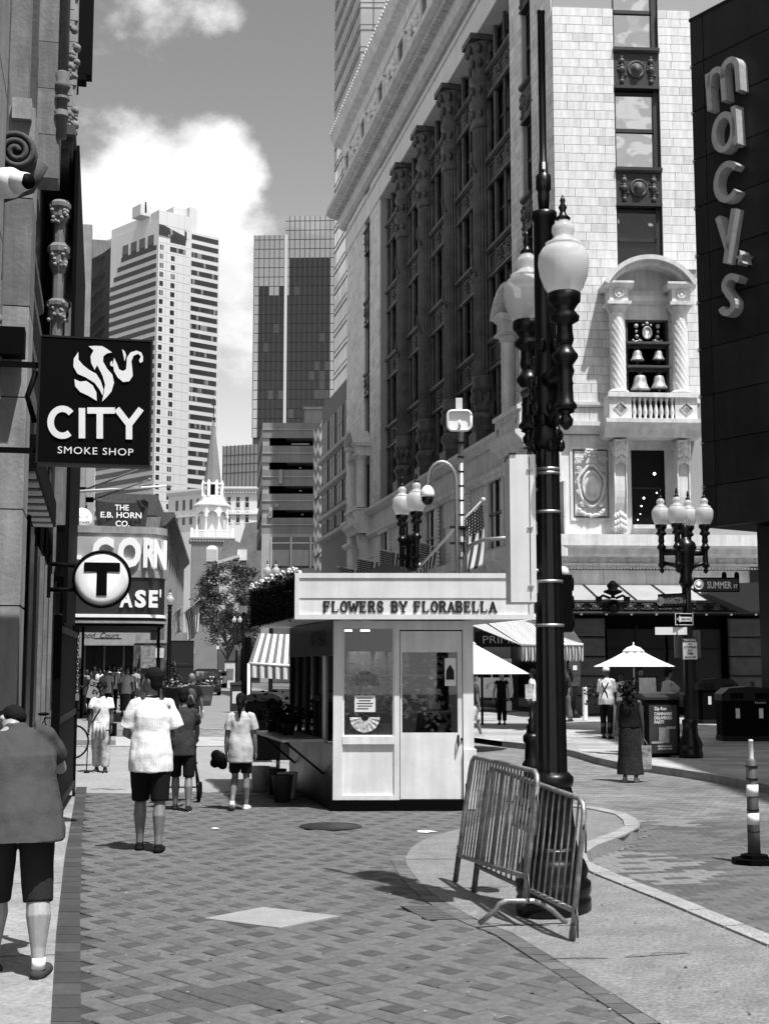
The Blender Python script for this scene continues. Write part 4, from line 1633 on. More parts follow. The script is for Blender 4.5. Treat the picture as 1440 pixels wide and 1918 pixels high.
for F_, x0, x1 in ((FLs, -45.5, .6), (FR, -.6, 16)):
 mb = MB(F_)
 mb.mould([(-.60, LC), (-.62, LC - .42), (-.35, LC - .5), (-.30, LC - .72), (-.12, LC - .82), (.1, LC - .82), (.1, LC)], x0, x1)
 mb.build('lower_cornice', M_stone2, st)
 mb = MB(F_)
 mb.box(x0 + .5, x1 - .4, -.06, .05, LC - 1.05, LC - .82)
 mb.mould([(-.16, LC - 1.05), (-.16, LC - 1.12), (-.05, LC - 1.2), (.05, LC - 1.2), (.05, LC - 1.05)], x0 + .5, x1 - .4)
 mb.build('frieze', M_stone2, st)
for i in range(18):
 x = .5 + i * .70
 fm = FR @ Matrix.Translation((x, -.06, LC - .935)) @ Matrix.Rotation(R(90), 4, 'X')
 MB(fm).lathe([(.10, 0), (.10, .03), (.07, .045), (.05, .02), (.03, .05), (0, .06)], n=12).build('rosette', M_orn, st)
mb = MB(FR)
for i in range(110):
 x = -.1 + i * .125
 mb.sphere((x, -.16, LC - 1.24), .055, 6, 4, s=(1, 1, .8))
mb.build('rope_moulding', M_orn, st)
mb = MB(FR)
for i in range(10):
 mb.bbox(.02 + i * 1.62, 1.63 + i * 1.62, -.03, .05, LC - 2.15, LC - 1.30, .012)
o = mb.build('fascia_block', M_stone, st)
mb = MB(FR)
mb.mould([(-.14, SILL + .08), (-.14, SILL - .03), (-.04, SILL - .1), (.05, SILL - .1), (.05, SILL + .08)], -.14, 2.2)
mb.mould([(-.42, zr(795) + .06), (-.42, zr(795) - .10), (-.30, zr(806)), (-.08, zr(813)), (.05, zr(813)), (.05, zr(795) + .06)], -.4, 2.3)
mb.build('string_course', M_stone2, st)
for i in range(4):
 MB(FR).bbox(.0 + i * .6, .59 + i * .6, -.03, .05, zr(795) + .07, SILL - .12, .009).build('stone_block', M_stone2, st)
pz0, pz1 = zr(975), zr(836)
mb = MB(FR)
mb.box(0, .42, -.03, .05, zr(1000), zr(815))
mb.box(2.0, 2.45, -.03, .05, zr(1000), zr(815))
mb.box(.42, 2.0, -.03, .05, zr(1000), pz0)
mb.box(.42, 2.0, -.03, .05, pz1, zr(815))
for a_, b_, c_, d_ in ((.42, .52, pz0, pz1), (1.9, 2.0, pz0, pz1), (.52, 1.9, pz0, pz0 + .1), (.52, 1.9, pz1 - .1, pz1)):
 mb.box(a_, b_, -.08, .05, c_, d_)
mb.box(.60, 1.82, -.055, .05, pz0 + .18, pz1 - .18)
panel = mb.build('relief_panel', M_stone, st)
def cartouche(F_, cx, parent):
 zc = (pz0 + pz1) / 2 - .1
 fm = F_ @ Matrix.Translation((cx, -.06, zc)) @ Matrix.Rotation(R(90), 4, 'X') @ Matrix.Diagonal((.72, 1.12, 1, 1))
 m_ = MB(fm)
 m_.lathe([(.52, 0), (.52, .14), (.46, .18), (.40, .12), (.36, .10), (.30, .16), (.0, .2)], n=28)
 m_.M = F_
 pts = []
 for k in range(41):
  a = 2 * math.pi * k / 40
  pts.append((cx + (.50 + .035 * math.sin(5 * a)) * math.cos(a), -.14, zc + (.74 + .05 * math.cos(4 * a)) * math.sin(a)))
 m_.tube(pts, .06, 6, cap=False)
 for sx_ in (-1, 1):
  for (dx, dz_, rr) in ((.46, .62, .11), (.5, .2, .07), (.5, -.25, .09), (.36, -.72, .1), (.50, .98, .13), (.36, 1.02, .09)):
   sp_ = [(cx + sx_ * (dx + rr * (1 - t / 22) * math.cos(t * .55)), -.16, zc + dz_ + rr * (1 - t / 22) * math.sin(t * .55)) for t in range(20)]
   m_.tube(sp_, .028, 5)
 random.seed(3)
 for k in range(26):
  m_.sphere((cx + random.uniform(-.24, .24), -.14 - random.uniform(0, .06), zc + 1.12 + random.uniform(-.02, .28) * (1)), .055, 6, 5)
 m_.box(cx - .2, cx + .2, -.14, 0, zc + .86, zc + 1.08)
 for k in range(34):
  a = R(200 + 140 * k / 33)
  m_.sphere((cx + .54 * math.cos(a) + random.uniform(-.03, .03), -.14, zc - .78 + .34 * math.sin(a) + random.uniform(-.04, .04)), random.uniform(.05, .075), 6, 5)
 random.seed(17)
 return m_.build('cartouche', M_orn, parent)
cartouche(FR, 1.21, panel)
mb = MB(FLs)
for xx in (-1.3,):
 mb.box(xx - .8, xx + .8, -.07, .05, pz0, pz1)
pl = mb.build('relief_panel', M_stone2, st)
cartouche(FLs, -1.3, pl)
def twisted(F_, x, y, z0, z1, r):
 m_ = MB(F_)
 n_, k_ = 28, 46
 v, f = [], []
 for j in range(k_ + 1):
  z = z0 + (z1 - z0) * j / k_
  for i in range(n_):
   a = 2 * math.pi * i / n_
   rr = r * (1 + .035 * math.cos(10 * (a + (z - z0) * 2.0)))
   v.append((x + rr * math.cos(a), y + rr * math.sin(a), z))
 for j in range(k_):
  for i in range(n_):
   f.append((j * n_ + i, j * n_ + (i + 1) % n_, (j + 1) * n_ + (i + 1) % n_, (j + 1) * n_ + i))
 m_.add(v, f)
 return m_
def console(F_, x, parent, w=.52):
 zt_, zb_ = zr(828), zr(992)
 H = zt_ - zb_
 prof = [(.05, zt_)]
 for k in range(15):
  t = k / 14
  y = -.78 + .50 * t ** 1.1 + .10 * math.sin(t * math.pi * 2.2) - (.12 if t > .9 else 0)
  prof.append((y, zt_ - H * t))
 prof.append((.05, zb_))
 m_ = MB(F_)
 m_.mould(prof, x - w / 2, x + w / 2)
 o_ = m_.build('console', M_stone, parent)
 q = MB(F_)
 for (zz, yy) in ((zt_ - .2, -.72), (zt_ - .45, -.70), (zt_ - .7, -.64), (zb_ + .55, -.42), (zb_ + .3, -.42), (zb_ + .1, -.42)):
  for k in range(-2, 3):
   q.sphere((x + k * .095, yy - .05 + abs(k) * .02, zz - abs(k) * .05), .085, 6, 5, s=(1, .8, 1.7))
 for sx_ in (-1, 1):
  for (zz, yy, rr) in ((zt_ - .3, -.45, .26), (zb_ + .3, -.22, .17)):
   sp_ = [(x + sx_ * (w / 2 + .01), yy + rr * (1 - t / 26) * math.cos(t * .6), zz + rr * (1 - t / 26) * math.sin(t * .6)) for t in range(24)]
   q.tube(sp_, .032, 5)
  q.tube([(x + sx_ * (w / 2 - .04), p_[0] - .02, p_[1]) for p_ in prof[1:-1]], .035, 5)
 q.build('acanthus', M_orn, o_)
 return o_
def aedicule(F_, cx, bells=True):
 PRJ = -.55
 half = 1.2
 zB, zC = zr(742), zr(588)      # column foot / top
 par = st
 m_ = MB(F_)
 m_.mould([(-1.25, zr(795) + .05), (-1.25, zr(800)), (-1.12, zr(806)), (-1.0, zr(812)), (-.9, zr(824)), (.0, zr(824)), (.0, zr(795) + .05)], cx - 1.85, cx + 1.85)
 m_.build('balcony_floor', M_stone2, par)
 for sx_ in (-1, 1):
  p_ = MB(F_).box(cx + sx_ * 1.25 - .42, cx + sx_ * 1.25 + .42, -1.02, 0, zr(795) + .05, zr(752)).build('pedestal', M_stone, par)
  fm = F_ @ Matrix.Translation((cx + sx_ * 1.25, -1.02, (zr(795) + zr(752)) / 2 + .02)) @ Matrix.Rotation(R(90), 4, 'X')
  q = MB(fm)
  q.lathe([(.27, 0), (.27, .03), (.23, .03), (.23, .0)], n=4, smooth=False)
  q.build('lozenge', M_stone2, p_)
  console(F_, cx + sx_ * 1.2, par)
 m_ = MB(F_)
 m_.mould([(-1.12, zr(744)), (-1.12, zr(752)), (-.95, zr(752)), (-.95, zr(744))], cx - 1.72, cx + 1.72)
 m_.box(cx - 1.66, cx + 1.66, -1.0, -.1, zr(750), zr(745))
 m_.build('balcony_rail', M_stone, par)
 for i in range(8):
  x = cx - .72 + i * 1.44 / 7
  h0, h1 = zr(795) + .05, zr(752)
  H = h1 - h0
  MB(F_).lathe([(.075, 0), (.075, .06 * H), (.04, .1 * H), (.085, .3 * H), (.08, .42 * H), (.035, .72 * H), (.045, .8 * H), (.075, .93 * H), (.075, H)], (x, -.98, h0), 10).build('baluster', M_stone, par)
 for sx_ in (-1, 1):
  x = cx + sx_ * half
  c_ = twisted(F_, x, PRJ, zB + .1, zC - .1, .30).build('twisted_column', M_stone, par)
  q = MB(F_)
  q.lathe([(.40, 0), (.40, .08), (.33, .14)], (x, PRJ, zB), 20)
  q.lathe([(.30, -.12), (.34, -.05), (.42, .12), (.46, .2)], (x, PRJ, zC), 20)
  q.box(x - .46, x + .46, PRJ - .46, 0.0, zC + .18, zC + .30)
  q.build('capital', M_stone2, c_)
  q = MB(F_)
  q.box(x - .36, x + .36, PRJ - .36, 0.0, zC + .30, zr(546))
  q.mould([(PRJ - .55, zr(538)), (PRJ - .55, zr(542)), (PRJ - .36, zr(549)), (0, zr(549)), (0, zr(538))], x - .55, x + .55)
  o_ = q.build('impost', M_stone, par)
  fm = F_ @ Matrix.Translation((x, PRJ - .36, (zC + .3 + zr(546)) / 2)) @ Matrix.Rotation(R(90), 4, 'X')
  MB(fm).lathe([(.2, 0), (.2, .04), (.13, .06), (.10, .03), (.06, .06), (0, .07)], n=14).build('rosette', M_orn, o_)
 m_ = MB(F_)
 m_.box(cx - .85, cx + .85, -.28, .05, zr(600), zr(572))
 m_.mould([(-.42, zr(556)), (-.42, zr(566)), (-.30, zr(572)), (.0, zr(572)), (.0, zr(556))], cx - .84, cx + .84)
 m_.box(cx - .84, cx + .84, -.32, .05, zr(556), zr(546))
 m_.build('lintel', M_stone2, par)
 zs_, ht = zr(541), zr(490)
 span = 1.78
 rise = ht - zs_
 rad = (span ** 2 + rise ** 2) / (2 * rise)
 a0 = math.asin(span / rad)
 m_ = MB(F_)
 N = 26
 outer, inner = [], []
 for k in range(N + 1):
  a = -a0 + 2 * a0 * k / N
  outer.append((cx + rad * math.sin(a), ht - rad + rad * math.cos(a)))
  inner.append((cx + (rad - .32) * math.sin(a), ht - rad + (rad - .32) * math.cos(a)))
 for k in range(N):
  for (ya, yb, sh) in ((PRJ - .62, 0, 0), (PRJ - .45, 0, .12)):
   def sc_(p_, s_):
    dx_, dz2 = p_[0] - cx, p_[1] - (ht - rad)
    l_ = math.hypot(dx_, dz2)
    return (cx + dx_ * (l_ - s_) / l_, ht - rad + dz2 * (l_ - s_) / l_)
   if sh == 0:
    q4 = [inner_ for inner_ in (sc_(outer[k], .17), sc_(outer[k + 1], .17), outer[k + 1], outer[k])]
   else:
    q4 = [inner[k], inner[k + 1], sc_(outer[k + 1], .17), sc_(outer[k], .17)]
   m_.slab(q4, ya, yb)
 m_.build('pediment_arch', M_stone2, par)
 m_ = MB(F_)
 poly = [(p_[0], p_[1]) for p_ in inner[::-1]]
 m_.slab(poly + [(cx - 1.5, zs_ - .15), (cx + 1.5, zs_ - .15)], -.25, 0)
 m_.build('tympanum', M_stone3, par)
 if not bells:
  MB(F_).box(cx - .8, cx + .8, -.06, .2, zB, zr(602)).build('niche', M_glassd, par)
  return
 MB(F_).box(cx - .84, cx + .84, -.02, .2, zB, zr(602)).build('niche', M_blackm, par)
 M_fr_ = mat('weathered_frame', .05, .7, nscale=5, namt=.3)
 q = MB(F_)
 for x in (-.84, .74):
  q.box(cx + x, cx + x + .1, -.30, 0, zB, zr(600))
 q.box(cx - .84, cx + .84, -.30, 0, zr(604), zr(600))
 for y in (644, 688):
  q.box(cx - .84, cx + .84, -.62, 0, zr(y + 4), zr(y))
  q.box(cx - .74, cx + .74, -.34, -.3, zr(y + 10), zr(y + 5))
 q.build('bell_frame', M_fr_, par)
 M_bell = mat('old_bell_bronze', .36, .45, metal=.35, nscale=5, namt=.45, streak=.4)
 for (dx, yb_, yt_, r_) in ((-.42, 678, 659, .27), (.40, 676, 659, .24), (-.33, 733, 705, .38), (.40, 729, 705, .32)):
  z0_, z1_ = zr(yb_), zr(yt_)
  H = z1_ - z0_
  b_ = MB(F_)
  b_.lathe([(r_ * 1.0, 0), (r_ * .98, .05 * H), (r_ * .80, .22 * H), (r_ * .66, .5 * H), (r_ * .60, .8 * H), (r_ * .50, .94 * H), (r_ * .2, H)], (cx + dx, -.42, z0_), 24)
  b_ = b_.build('bell', M_bell, par)
  MB(F_).sphere((cx + dx, -.42, z0_ - .06), .07, 8, 6).build('clapper', M_fr_, b_)
  MB(F_).lathe([(.04, H * .95), (.05, H * 1.1), (.09, H * 1.13), (.09, H * 1.2)], (cx + dx, -.42, z0_), 8).build('hanger', M_fr_, b_)
 q = MB(F_)
 zc = zr(625)
 q.lathe([(0.0, 0), (.0, .01)], (cx, -.3, zc), 4)
 fm = F_ @ Matrix.Translation((cx, -.34, zc)) @ Matrix.Rotation(R(90), 4, 'X') @ Matrix.Diagonal((.8, 1.1, 1, 1))
 q2 = MB(fm)
 q2.lathe([(.24, 0), (.24, .05), (.20, .07), (.17, .03), (0, .06)], n=18)
 q2.M = F_
 for sx_ in (-1, 1):
  for (dx, dz_, rr) in ((.42, .26, .09), (.42, .05, .06), (.40, -.15, .08), (.55, -.3, .05), (.3, -.3, .06), (.15, .3, .05)):
   q2.sphere((cx + sx_ * dx, -.36, zc + dz_), rr, 8, 6)
  q2.tube([(cx + sx_ * .2, -.36, zc - .3), (cx + sx_ * .45, -.36, zc - .33), (cx + sx_ * .72, -.36, zc - .42)], .03, 5)
 q2.sphere((cx, -.36, zc + .36), .08, 8, 6)
 text(q2, 'D', cx, zc - .1, .2, y=-.42, center=True)
 q2.build('crest', M_bell, par)
aedicule(FR, 3.42)
aedicule(FLs, -3.26, bells=False)
aedicule(FLs, -38.0, bells=False)
xa, xb = 2.78, 4.06
w = MB(FR).box(xa, xb, -.04, .06, zr(982), zr(842)).build('window', M_glassd, st)
MB(FR).box(xa, xb, -.09, -.02, zr(915), zr(912)).build('sash_rail', M_bronzed, w)
MB(FR).box(xa - .02, xb + .16, -.3, 0, zr(990), zr(983)).build('sill', M_stone, w)
q = MB(FR)
q.box(2.45, 2.78, -.02, .06, zr(1000), zr(824))
q.box(4.06, 4.4, -.06, .06, zr(1000), zr(824))
q.box(2.45, 4.4, -.025, .06, zr(842), zr(824))
q.box(2.78, 4.06, -.03, .06, zr(1000), zr(983))
q.build('window_surround', M_stone, w)
M_lamp = mat('interior_lamp_glow', .9, .5)
M_lamp.node_tree.nodes['Principled BSDF'].inputs['Emission Color'].default_value = (1, 1, 1, 1)
M_lamp.node_tree.nodes['Principled BSDF'].inputs['Emission Strength'].default_value = 2.5
for (dx, py, r_) in ((.88, 886, .055), (.45, 932, .04), (.35, 947, .03), (.20, 973, .025), (.3, 962, .02), (.95, 922, .03)):
 MB(FR).sphere((xa + dx, -.06, zr(py)), r_, 8, 6).build('lamp', M_lamp, w)
for (i, z) in courses(SILL + .1, zr(505), CH):
 x = 4.22
 for w_ in pat_b[(i * 2) % 5]:
  inst('stone_block', block_me(w_ - g, CH - g, random.choice((0, 0, 1))), st, tuple(FR @ Vector((x + g / 2, .004, z)) - C0), rzR)
  x += w_
M_rust = mat('rough_granite', .085, .9, nscale=3, namt=.3, bump=.6, bscale=14)  # granite colour darkened to hold the street-level shade
mb = MB(FR)
MB(FR).box(.2, 16, -.02, .06, .0, LC - 2.16).build('shopfront_dark_face', M_blackm, st)  # flat black face, the interior's dimness put into its colour
for (x0, x1) in ((.35, 1.5), (6.2, 7.5), (10.5, 12)):
 p_ = MB(FR).box(x0, x1, -.5, .0, .12, LC - 3.2).build('pier', M_blackm, st)
 for k in range(5):
  z0_ = .12 + k * .72
  MB(FR).bbox(x0 - .02, x1 + .02, -.62, -.45, z0_ + .02, z0_ + .70, .05).build('rusticated_stone', M_rust, p_)
M_shopg = glass_mat('shop_glass', .006, .03)
for (x0, x1) in ((1.7, 3.9), (4.0, 6.0), (7.7, 10.3)):
 w = MB(FR).box(x0, x1, -.12, -.03, .4, 3.3).build('shop_window', M_shopg, st)
 MB(FR).box((x0 + x1) / 2 - .04, (x0 + x1) / 2 + .04, -.2, -.1, .3, 3.4).build('mullion', M_dark, w)
 MB(FR).box(x0, x1, -.22, -.1, 2.5, 2.6).build('transom', M_dark, w)
can = MB(FR)
zc0, zc1 = Z(1146, 47), Z(1126, 47)
can.box(-.9, 15, -3.0, -2.85, zc0, zc1)
can.box(-.9, 15, -3.0, 0, zc0 - .02, zc0 + .06)
co_ = can.build('canopy_fascia', M_dark, st)
q = MB(FR)
for i in range(26):
 x = -.6 + i * .62
 fm = FR @ Matrix.Translation((x, -3.0, (zc0 + zc1) / 2)) @ Matrix.Rotation(R(90), 4, 'X')
 q.M = fm
 q.lathe([(.13, 0), (.13, .03), (.10, .04), (.07, .01), (.04, .05), (0, .06)], n=12)
 for a in (45, 135, 225, 315):
  q.tube([(.15 * math.cos(R(a)), .15 * math.sin(R(a)), .02), (.31 * math.cos(R(a)) * 1.0, .1 * math.sin(R(a)), .02)], .022, 5)
q.M = FR
q.box(-.9, 15, -3.05, -2.98, zc1 - .03, zc1 + .04)
q.box(-.9, 15, -3.05, -2.98, zc0 - .05, zc0 + .01)
q.build('canopy_ornament', mat('canopy_iron', .06, .5, nscale=4, namt=.3), co_)
q = MB(FR)
q.add([(-.9, -3.0, zc1), (15, -3.0, zc1), (15, -.1, zc1 + .75), (-.9, -.1, zc1 + .75), (-.9, -3.0, zc1 - .05), (15, -3.0, zc1 - .05), (15, -.1, zc1 + .7), (-.9, -.1, zc1 + .7)],
 [(0, 1, 2, 3), (7, 6, 5, 4), (0, 4, 5, 1), (1, 5, 6, 2), (2, 6, 7, 3), (3, 7, 4, 0)])
rf_ = q.build('canopy_roof', mat('canopy_glass', .33, .35, nscale=.8, namt=.15), st)
for i in range(12):
 x = -.5 + i * 1.3
 MB(FR).add([(x, -3.0, zc1 + .03), (x + .08, -3.0, zc1 + .03), (x + .08, -.1, zc1 + .78), (x, -.1, zc1 + .78), (x, -3, zc1 - .02), (x + .08, -3, zc1 - .02), (x + .08, -.1, zc1 + .72), (x, -.1, zc1 + .72)],
   [(0, 1, 2, 3), (7, 6, 5, 4), (0, 4, 5, 1), (1, 5, 6, 2), (2, 6, 7, 3), (3, 7, 4, 0)]).build('glazing_bar', M_dark, rf_)
q = MB(FR)
cx = xr(1138, 1120, -3)
fm = FR @ Matrix.Translation((cx, -3.1, (zc0 + zc1) / 2)) @ Matrix.Rotation(R(90), 4, 'X')
q.M = fm
q.lathe([(.22, 0), (.22, .08), (.15, .1), (.13, .05), (0, .16)], n=18)
q.M = FR
for sx_ in (-1, 1):
 q.tube([(cx + sx_ * .1, -3.05, zc1 + .1), (cx + sx_ * .35, -3.05, zc1 + .2), (cx + sx_ * .55, -3.05, zc1 + .06)], .05, 6)
 q.box(cx + sx_ * .5 - .1, cx + sx_ * .5 + .1, -3.1, -2.95, zc1, zc1 + .16)
q.lathe([(.1, .1), (.06, .2), (.32, .3), (.34, .36), (.16, .42), (.22, .55), (.12, .66), (.06, .72)], (cx, -3.05, zc1), 14)
q.build('canopy_crest', M_blackm, st)
for i in range(14):
 MB(FR).sphere((.2 + i * .9, -2.7, zc0 - .06), .05, 8, 6).build('canopy_bulb', M_white, st)
q = MB(FR)
q.add([(xr(1312, 1100, -4), -4.2, Z(1112, 46)), (xr(1330, 1090, -4), -4.2, Z(1093, 46)), (xr(1480, 1090, -4), -4.2, Z(1088, 46)), (xr(1480, 1150, -4), -4.2, Z(1140, 46)), (xr(1395, 1150, -4), -4.2, Z(1146, 46)),
 (xr(1312, 1100, -4), -3.1, Z(1112, 46)), (xr(1330, 1090, -4), -3.1, Z(1093, 46)), (xr(1480, 1090, -4), -3.1, Z(1088, 46)), (xr(1480, 1150, -4), -3.1, Z(1140, 46)), (xr(1395, 1150, -4), -3.1, Z(1146, 46))],
 [(0, 1, 2, 3, 4), (9, 8, 7, 6, 5), (0, 5, 6, 1), (1, 6, 7, 2), (2, 7, 8, 3), (3, 8, 9, 4), (4, 9, 5, 0)])
q.build('fabric_valance', mat('black_canvas', .014, .8), st)
MB(FR).box(xr(1410, 1070), xr(1500, 1070), -.1, .02, zr(1098), zr(1060)).build('ornate_grille', M_bronzed, st)
MB(FLs).box(-45, -.1, -.05, .06, .12, LC - 1.3).build('shopfront_dark_face', M_rust, st)
for s in (3, 8, 14, 20, 26, 32):
 MB(FLs).box(-s - 2, -s + 2, -.10, -.04, .3, 3.6).build('shop_window', M_shopg, st)
def ray(px, py):
 up = 959 - py
 return Vector((px - 720, FPX * math.cos(PITCH) - up * math.sin(PITCH), FPX * math.sin(PITCH) + up * math.cos(PITCH)))
def plane_pt(F_, px, py, yoff=0.0):
 Fi = F_.inverted()
 o_ = Fi @ Vector((0, 0, CAM_H))
 d_ = Fi.to_3x3() @ ray(px, py)
 t_ = (yoff - o_.y) / d_.y
 q_ = o_ + d_ * t_
 return (q_.x, q_.z)
E0 = P(1307, 600, 35.0)
E0.z = 0
FM = frame(E0, (0.564, -0.826, 0))
mc = thing('panelled_store', 'dark panelled corner building with raised metal letters down its edge', 'building', tuple(E0))
zbt = plane_pt(FM, 1317, 990)[1]
rows_y = [38, 123, 210, 300, 389, 479, 567, 655, 743, 830, 912, 990]
rz_ = [plane_pt(FM, 1293 + 24 * (y - 38) / 952.0, y)[1] for y in rows_y]
M_pan = [mat('panel_slate_%d' % i, v, .45, nscale=.8, namt=.25, streak=.3, spec=.2) for i, v in enumerate((.022, .026, .019))]
MB(FM).box(.02, 9, .08, 5, zbt + .02, rz_[0] - .03).build('panel_backing', M_blackm, mc)
xj = plane_pt(FM, 1321, 250)[0]
for i in range(len(rz_) - 1):
 z1, z0 = rz_[i], rz_[i + 1]
 for (x0, x1) in ((.0, xj - .015), (xj + .015, 3.4), (3.43, 6.2)):
  MB(FM).bbox(x0, x1, 0, .1, z0 + .015, z1 - .015, .006).build('wall_panel', random.choice(M_pan), mc)
 if i:
  MB(FM).box(-.06, .03, .02, .08, z1 - .05, z1 + .05).build('edge_clip', M_white, mc)
MB(FM).box(-.02, 9, -.02, 5, rz_[0] - .02, rz_[0] + .06).build('coping', M_dark, mc)
q = MB()
q.add([(E0.x + 4.3, E0.y - 10, 0), (E0.x + 4.3, -8, 0), (E0.x + 20, -8, 0), (E0.x + 20, E0.y - 8, 0), (E0.x + 4.3, E0.y - 10, 29), (E0.x + 4.3, -8, 29), (E0.x + 20, -8, 29), (E0.x + 20, E0.y - 8, 29)],
 [(0, 1, 5, 4), (1, 2, 6, 5), (2, 3, 7, 6), (3, 0, 4, 7), (4, 5, 6, 7)])
q.build('main_block', mat('panel_block', .12, .8, nscale=.4, namt=.15), mc)  # unseen rest of the store, length and height shaped for its shadow
MB(FM).box(1.0, 9, .9, 5, 0, zbt).build('shop_base', mat('dark_shopfront', .02, .4), mc)
M_let = mat('brushed_letter', .50, .38, metal=.25, nscale=6, namt=.15)
def zpx(x, y):
 return (1280 + x / 3.094, y / 3.094)
def letter(strokes, name, w, closed=()):
 mb_ = MB(FM)
 for k, s_ in enumerate(strokes):
  pts = [plane_pt(FM, *zpx(x, y), -.32) for x, y in s_]
  stroke(mb_, pts, w, -.32, .0, closed=(k in closed))
 return mb_.build(name, M_let, mc)
def earc(cx, cy, rx, ry, a0, a1, n=16, tilt=0.0):
 out = []
 for i in range(n + 1):
  a = R(a0 + (a1 - a0) * i / n)
  x, y = rx * math.cos(a), -ry * math.sin(a)
  out.append((cx + x, cy + y + tilt * x))
 return out
LWm = .16
letter([[(136, 424), (151, 636)], [(146, 500)] + earc(186, 450, 38, 48, 175, 0, 12, -.35) + [(234, 580)], [(224, 450)] + earc(266, 402, 42, 58, 170, 0, 12, -.35) + [(317, 522)]], 'letter_m', LWm)
letter([earc(230, 762, 55, 100, 0, 360, 22, -.35)[:-1], [(286, 612), (300, 834)]], 'letter_a', LWm, closed=(0,))
letter([earc(250, 1050, 64, 102, 42, 322, 20, -.3)], 'letter_c', LWm)
letter([[(195, 1256), (254, 1448)], [(289, 1206), (240, 1522)]], 'letter_y', LWm)
letter([[(318, 1620)] + earc(272, 1648, 40, 48, 60, 200, 8, -.2) + [(252, 1700), (276, 1732)] + earc(250, 1768, 36, 44, 20, -170, 9, -.2)], 'letter_s', LWm)
mb = MB(FM)
cxs, czs = plane_pt(FM, *zpx(326, 1492), -.36)
star = [(cxs + (.15 if k % 2 == 0 else .06) * math.sin(k * math.pi / 5), czs + (.20 if k % 2 == 0 else .08) * math.cos(k * math.pi / 5)) for k in range(10)]
mb.slab(star[::-1], -.36, 0)
mb.build('star', M_let, mc)
CL = -1.40
FA = frame(street(CL, 0), D)
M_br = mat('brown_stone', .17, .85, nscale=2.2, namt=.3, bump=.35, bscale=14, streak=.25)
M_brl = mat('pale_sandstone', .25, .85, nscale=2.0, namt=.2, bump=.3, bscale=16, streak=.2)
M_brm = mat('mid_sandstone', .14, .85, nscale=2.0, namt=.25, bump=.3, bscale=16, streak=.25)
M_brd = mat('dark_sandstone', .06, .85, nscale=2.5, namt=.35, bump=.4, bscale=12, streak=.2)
la = thing('sandstone_shop_house', 'nearest stone shop building with carved piers at the left edge', 'building', tuple(street(CL, 12)))
def xs(px, c_eff):
 Yv = 2500.0 * c_eff / (px - 193.0)
 return Yv / .9785
def stack_pier(F_, x0, x1, y0, y1, z0, z1, h, ms_, parent):
 z = z0
 while z < z1 - .05:
  zz = min(z1, z + h * random.uniform(.85, 1.1))
  MB(F_).bbox(x0, x1, y0, y1, z + .008, zz - .008, .012).build('stone_block', random.choice(ms_), parent)
  z = zz
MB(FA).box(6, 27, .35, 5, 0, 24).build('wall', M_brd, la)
mb = MB(FA)
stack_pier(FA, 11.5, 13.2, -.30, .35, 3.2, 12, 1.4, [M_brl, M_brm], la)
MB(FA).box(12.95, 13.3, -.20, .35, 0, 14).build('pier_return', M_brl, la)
fm = FA @ Matrix.Translation((14.0, .02, 7.15)) @ Matrix.Rotation(R(90), 4, 'Y')
vol = MB(FA)
VO = Vector((13.9, -.36, Z(312, 14.0)))
pts = []
for k in range(44):
 a = R(150 - 20 * k)
 rr = .205 * (1 - k / 50.0)
 pts.append((VO.x - .12, VO.y - rr * math.cos(a), VO.z + rr * math.sin(a)))
mm = MB(FA @ Matrix.Translation(VO) @ Matrix.Rotation(R(90), 4, 'Y'))
mm.lathe([(.22, -.10), (.22, .35), (.18, .35), (.18, -.10)], n=28)
mm.M = FA
mm.tube(pts, .034, 6)
mm.tube([(VO.x + .1, VO.y - .22, VO.z - .02), (VO.x + .1, VO.y - .1, VO.z - .28), (VO.x + .1, VO.y + .25, VO.z - .42)], .12, 8)
mm.box(VO.x - .1, VO.x + .35, -.02, .4, VO.z - .6, VO.z + .3)
mm.build('scroll_bracket', M_brd, la)
x1 = xs(56, CL + .31) / 1.0
p2 = MB(FA)
stack_pier(FA, 16.6, 17.6, -.38, .35, 0, Z(240, 17), 1.3, [M_brl, M_brl, M_brm], la)
p2 = MB(FA)
p2.box(16.4, 16.7, -.06, .35, 0, Z(200, 17))
p2.box(16.3, 16.6, .12, .35, 0, 24)
o = p2.build('pier_return', M_br, la)
random.seed(5)
mm = MB(FA)
for k in range(90):
 z = .8 + k * .062
 mm.sphere((16.35, -.02 + random.uniform(-.05, .05), z), random.uniform(.03, .06), 6, 4, s=(.6, 1, 1.3))
for k in range(8):
 mm.sphere((16.34, 0, 1.0 + k * .7), .09, 7, 5, s=(.5, 1, 1.3))
mm.build('carved_band', M_br, la)
MB(FA).box(16.5, 17.2, -.34, -.1, Z(245, 16.6), Z(207, 16.6)).build('capital_block', M_brl, la)
for (x0, x1_, y0, z0, m_) in ((15.2, 15.9, -.10, 6.5, M_brd), (18.2, 18.6, -.16, 6.0, M_brm), (17.6, 18.0, -.22, 8.0, M_br), (19.6, 19.9, -.20, 3.0, M_brd)):
 MB(FA).box(x0, x1_, y0, .35, z0, 24).build('pilaster', m_, la)
for k, (py, m_, out) in enumerate([(382, M_brd, .16), (440, M_brl, .10), (500, M_brd, .22), (545, M_brm, .12), (590, M_brd, .2), (625, M_brl, .1)]):
 z = Z(py, 20.0, 80)
 MB(FA).mould([(-out + .1, z + .16), (-out + .1, z), (.2, z - .14), (.36, z - .14), (.36, z + .16)], 17.65, 27).build('moulding', m_, la)
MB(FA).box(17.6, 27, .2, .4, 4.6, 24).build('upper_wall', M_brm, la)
for (z0, z1) in ((10.2, 13.8), (15.2, 18.8)):
 for x0 in (18.8, 21.4, 24.2):
  MB(FA).box(x0, x0 + 1.5, .12, .22, z0, z1).build('window', M_glassd, la)
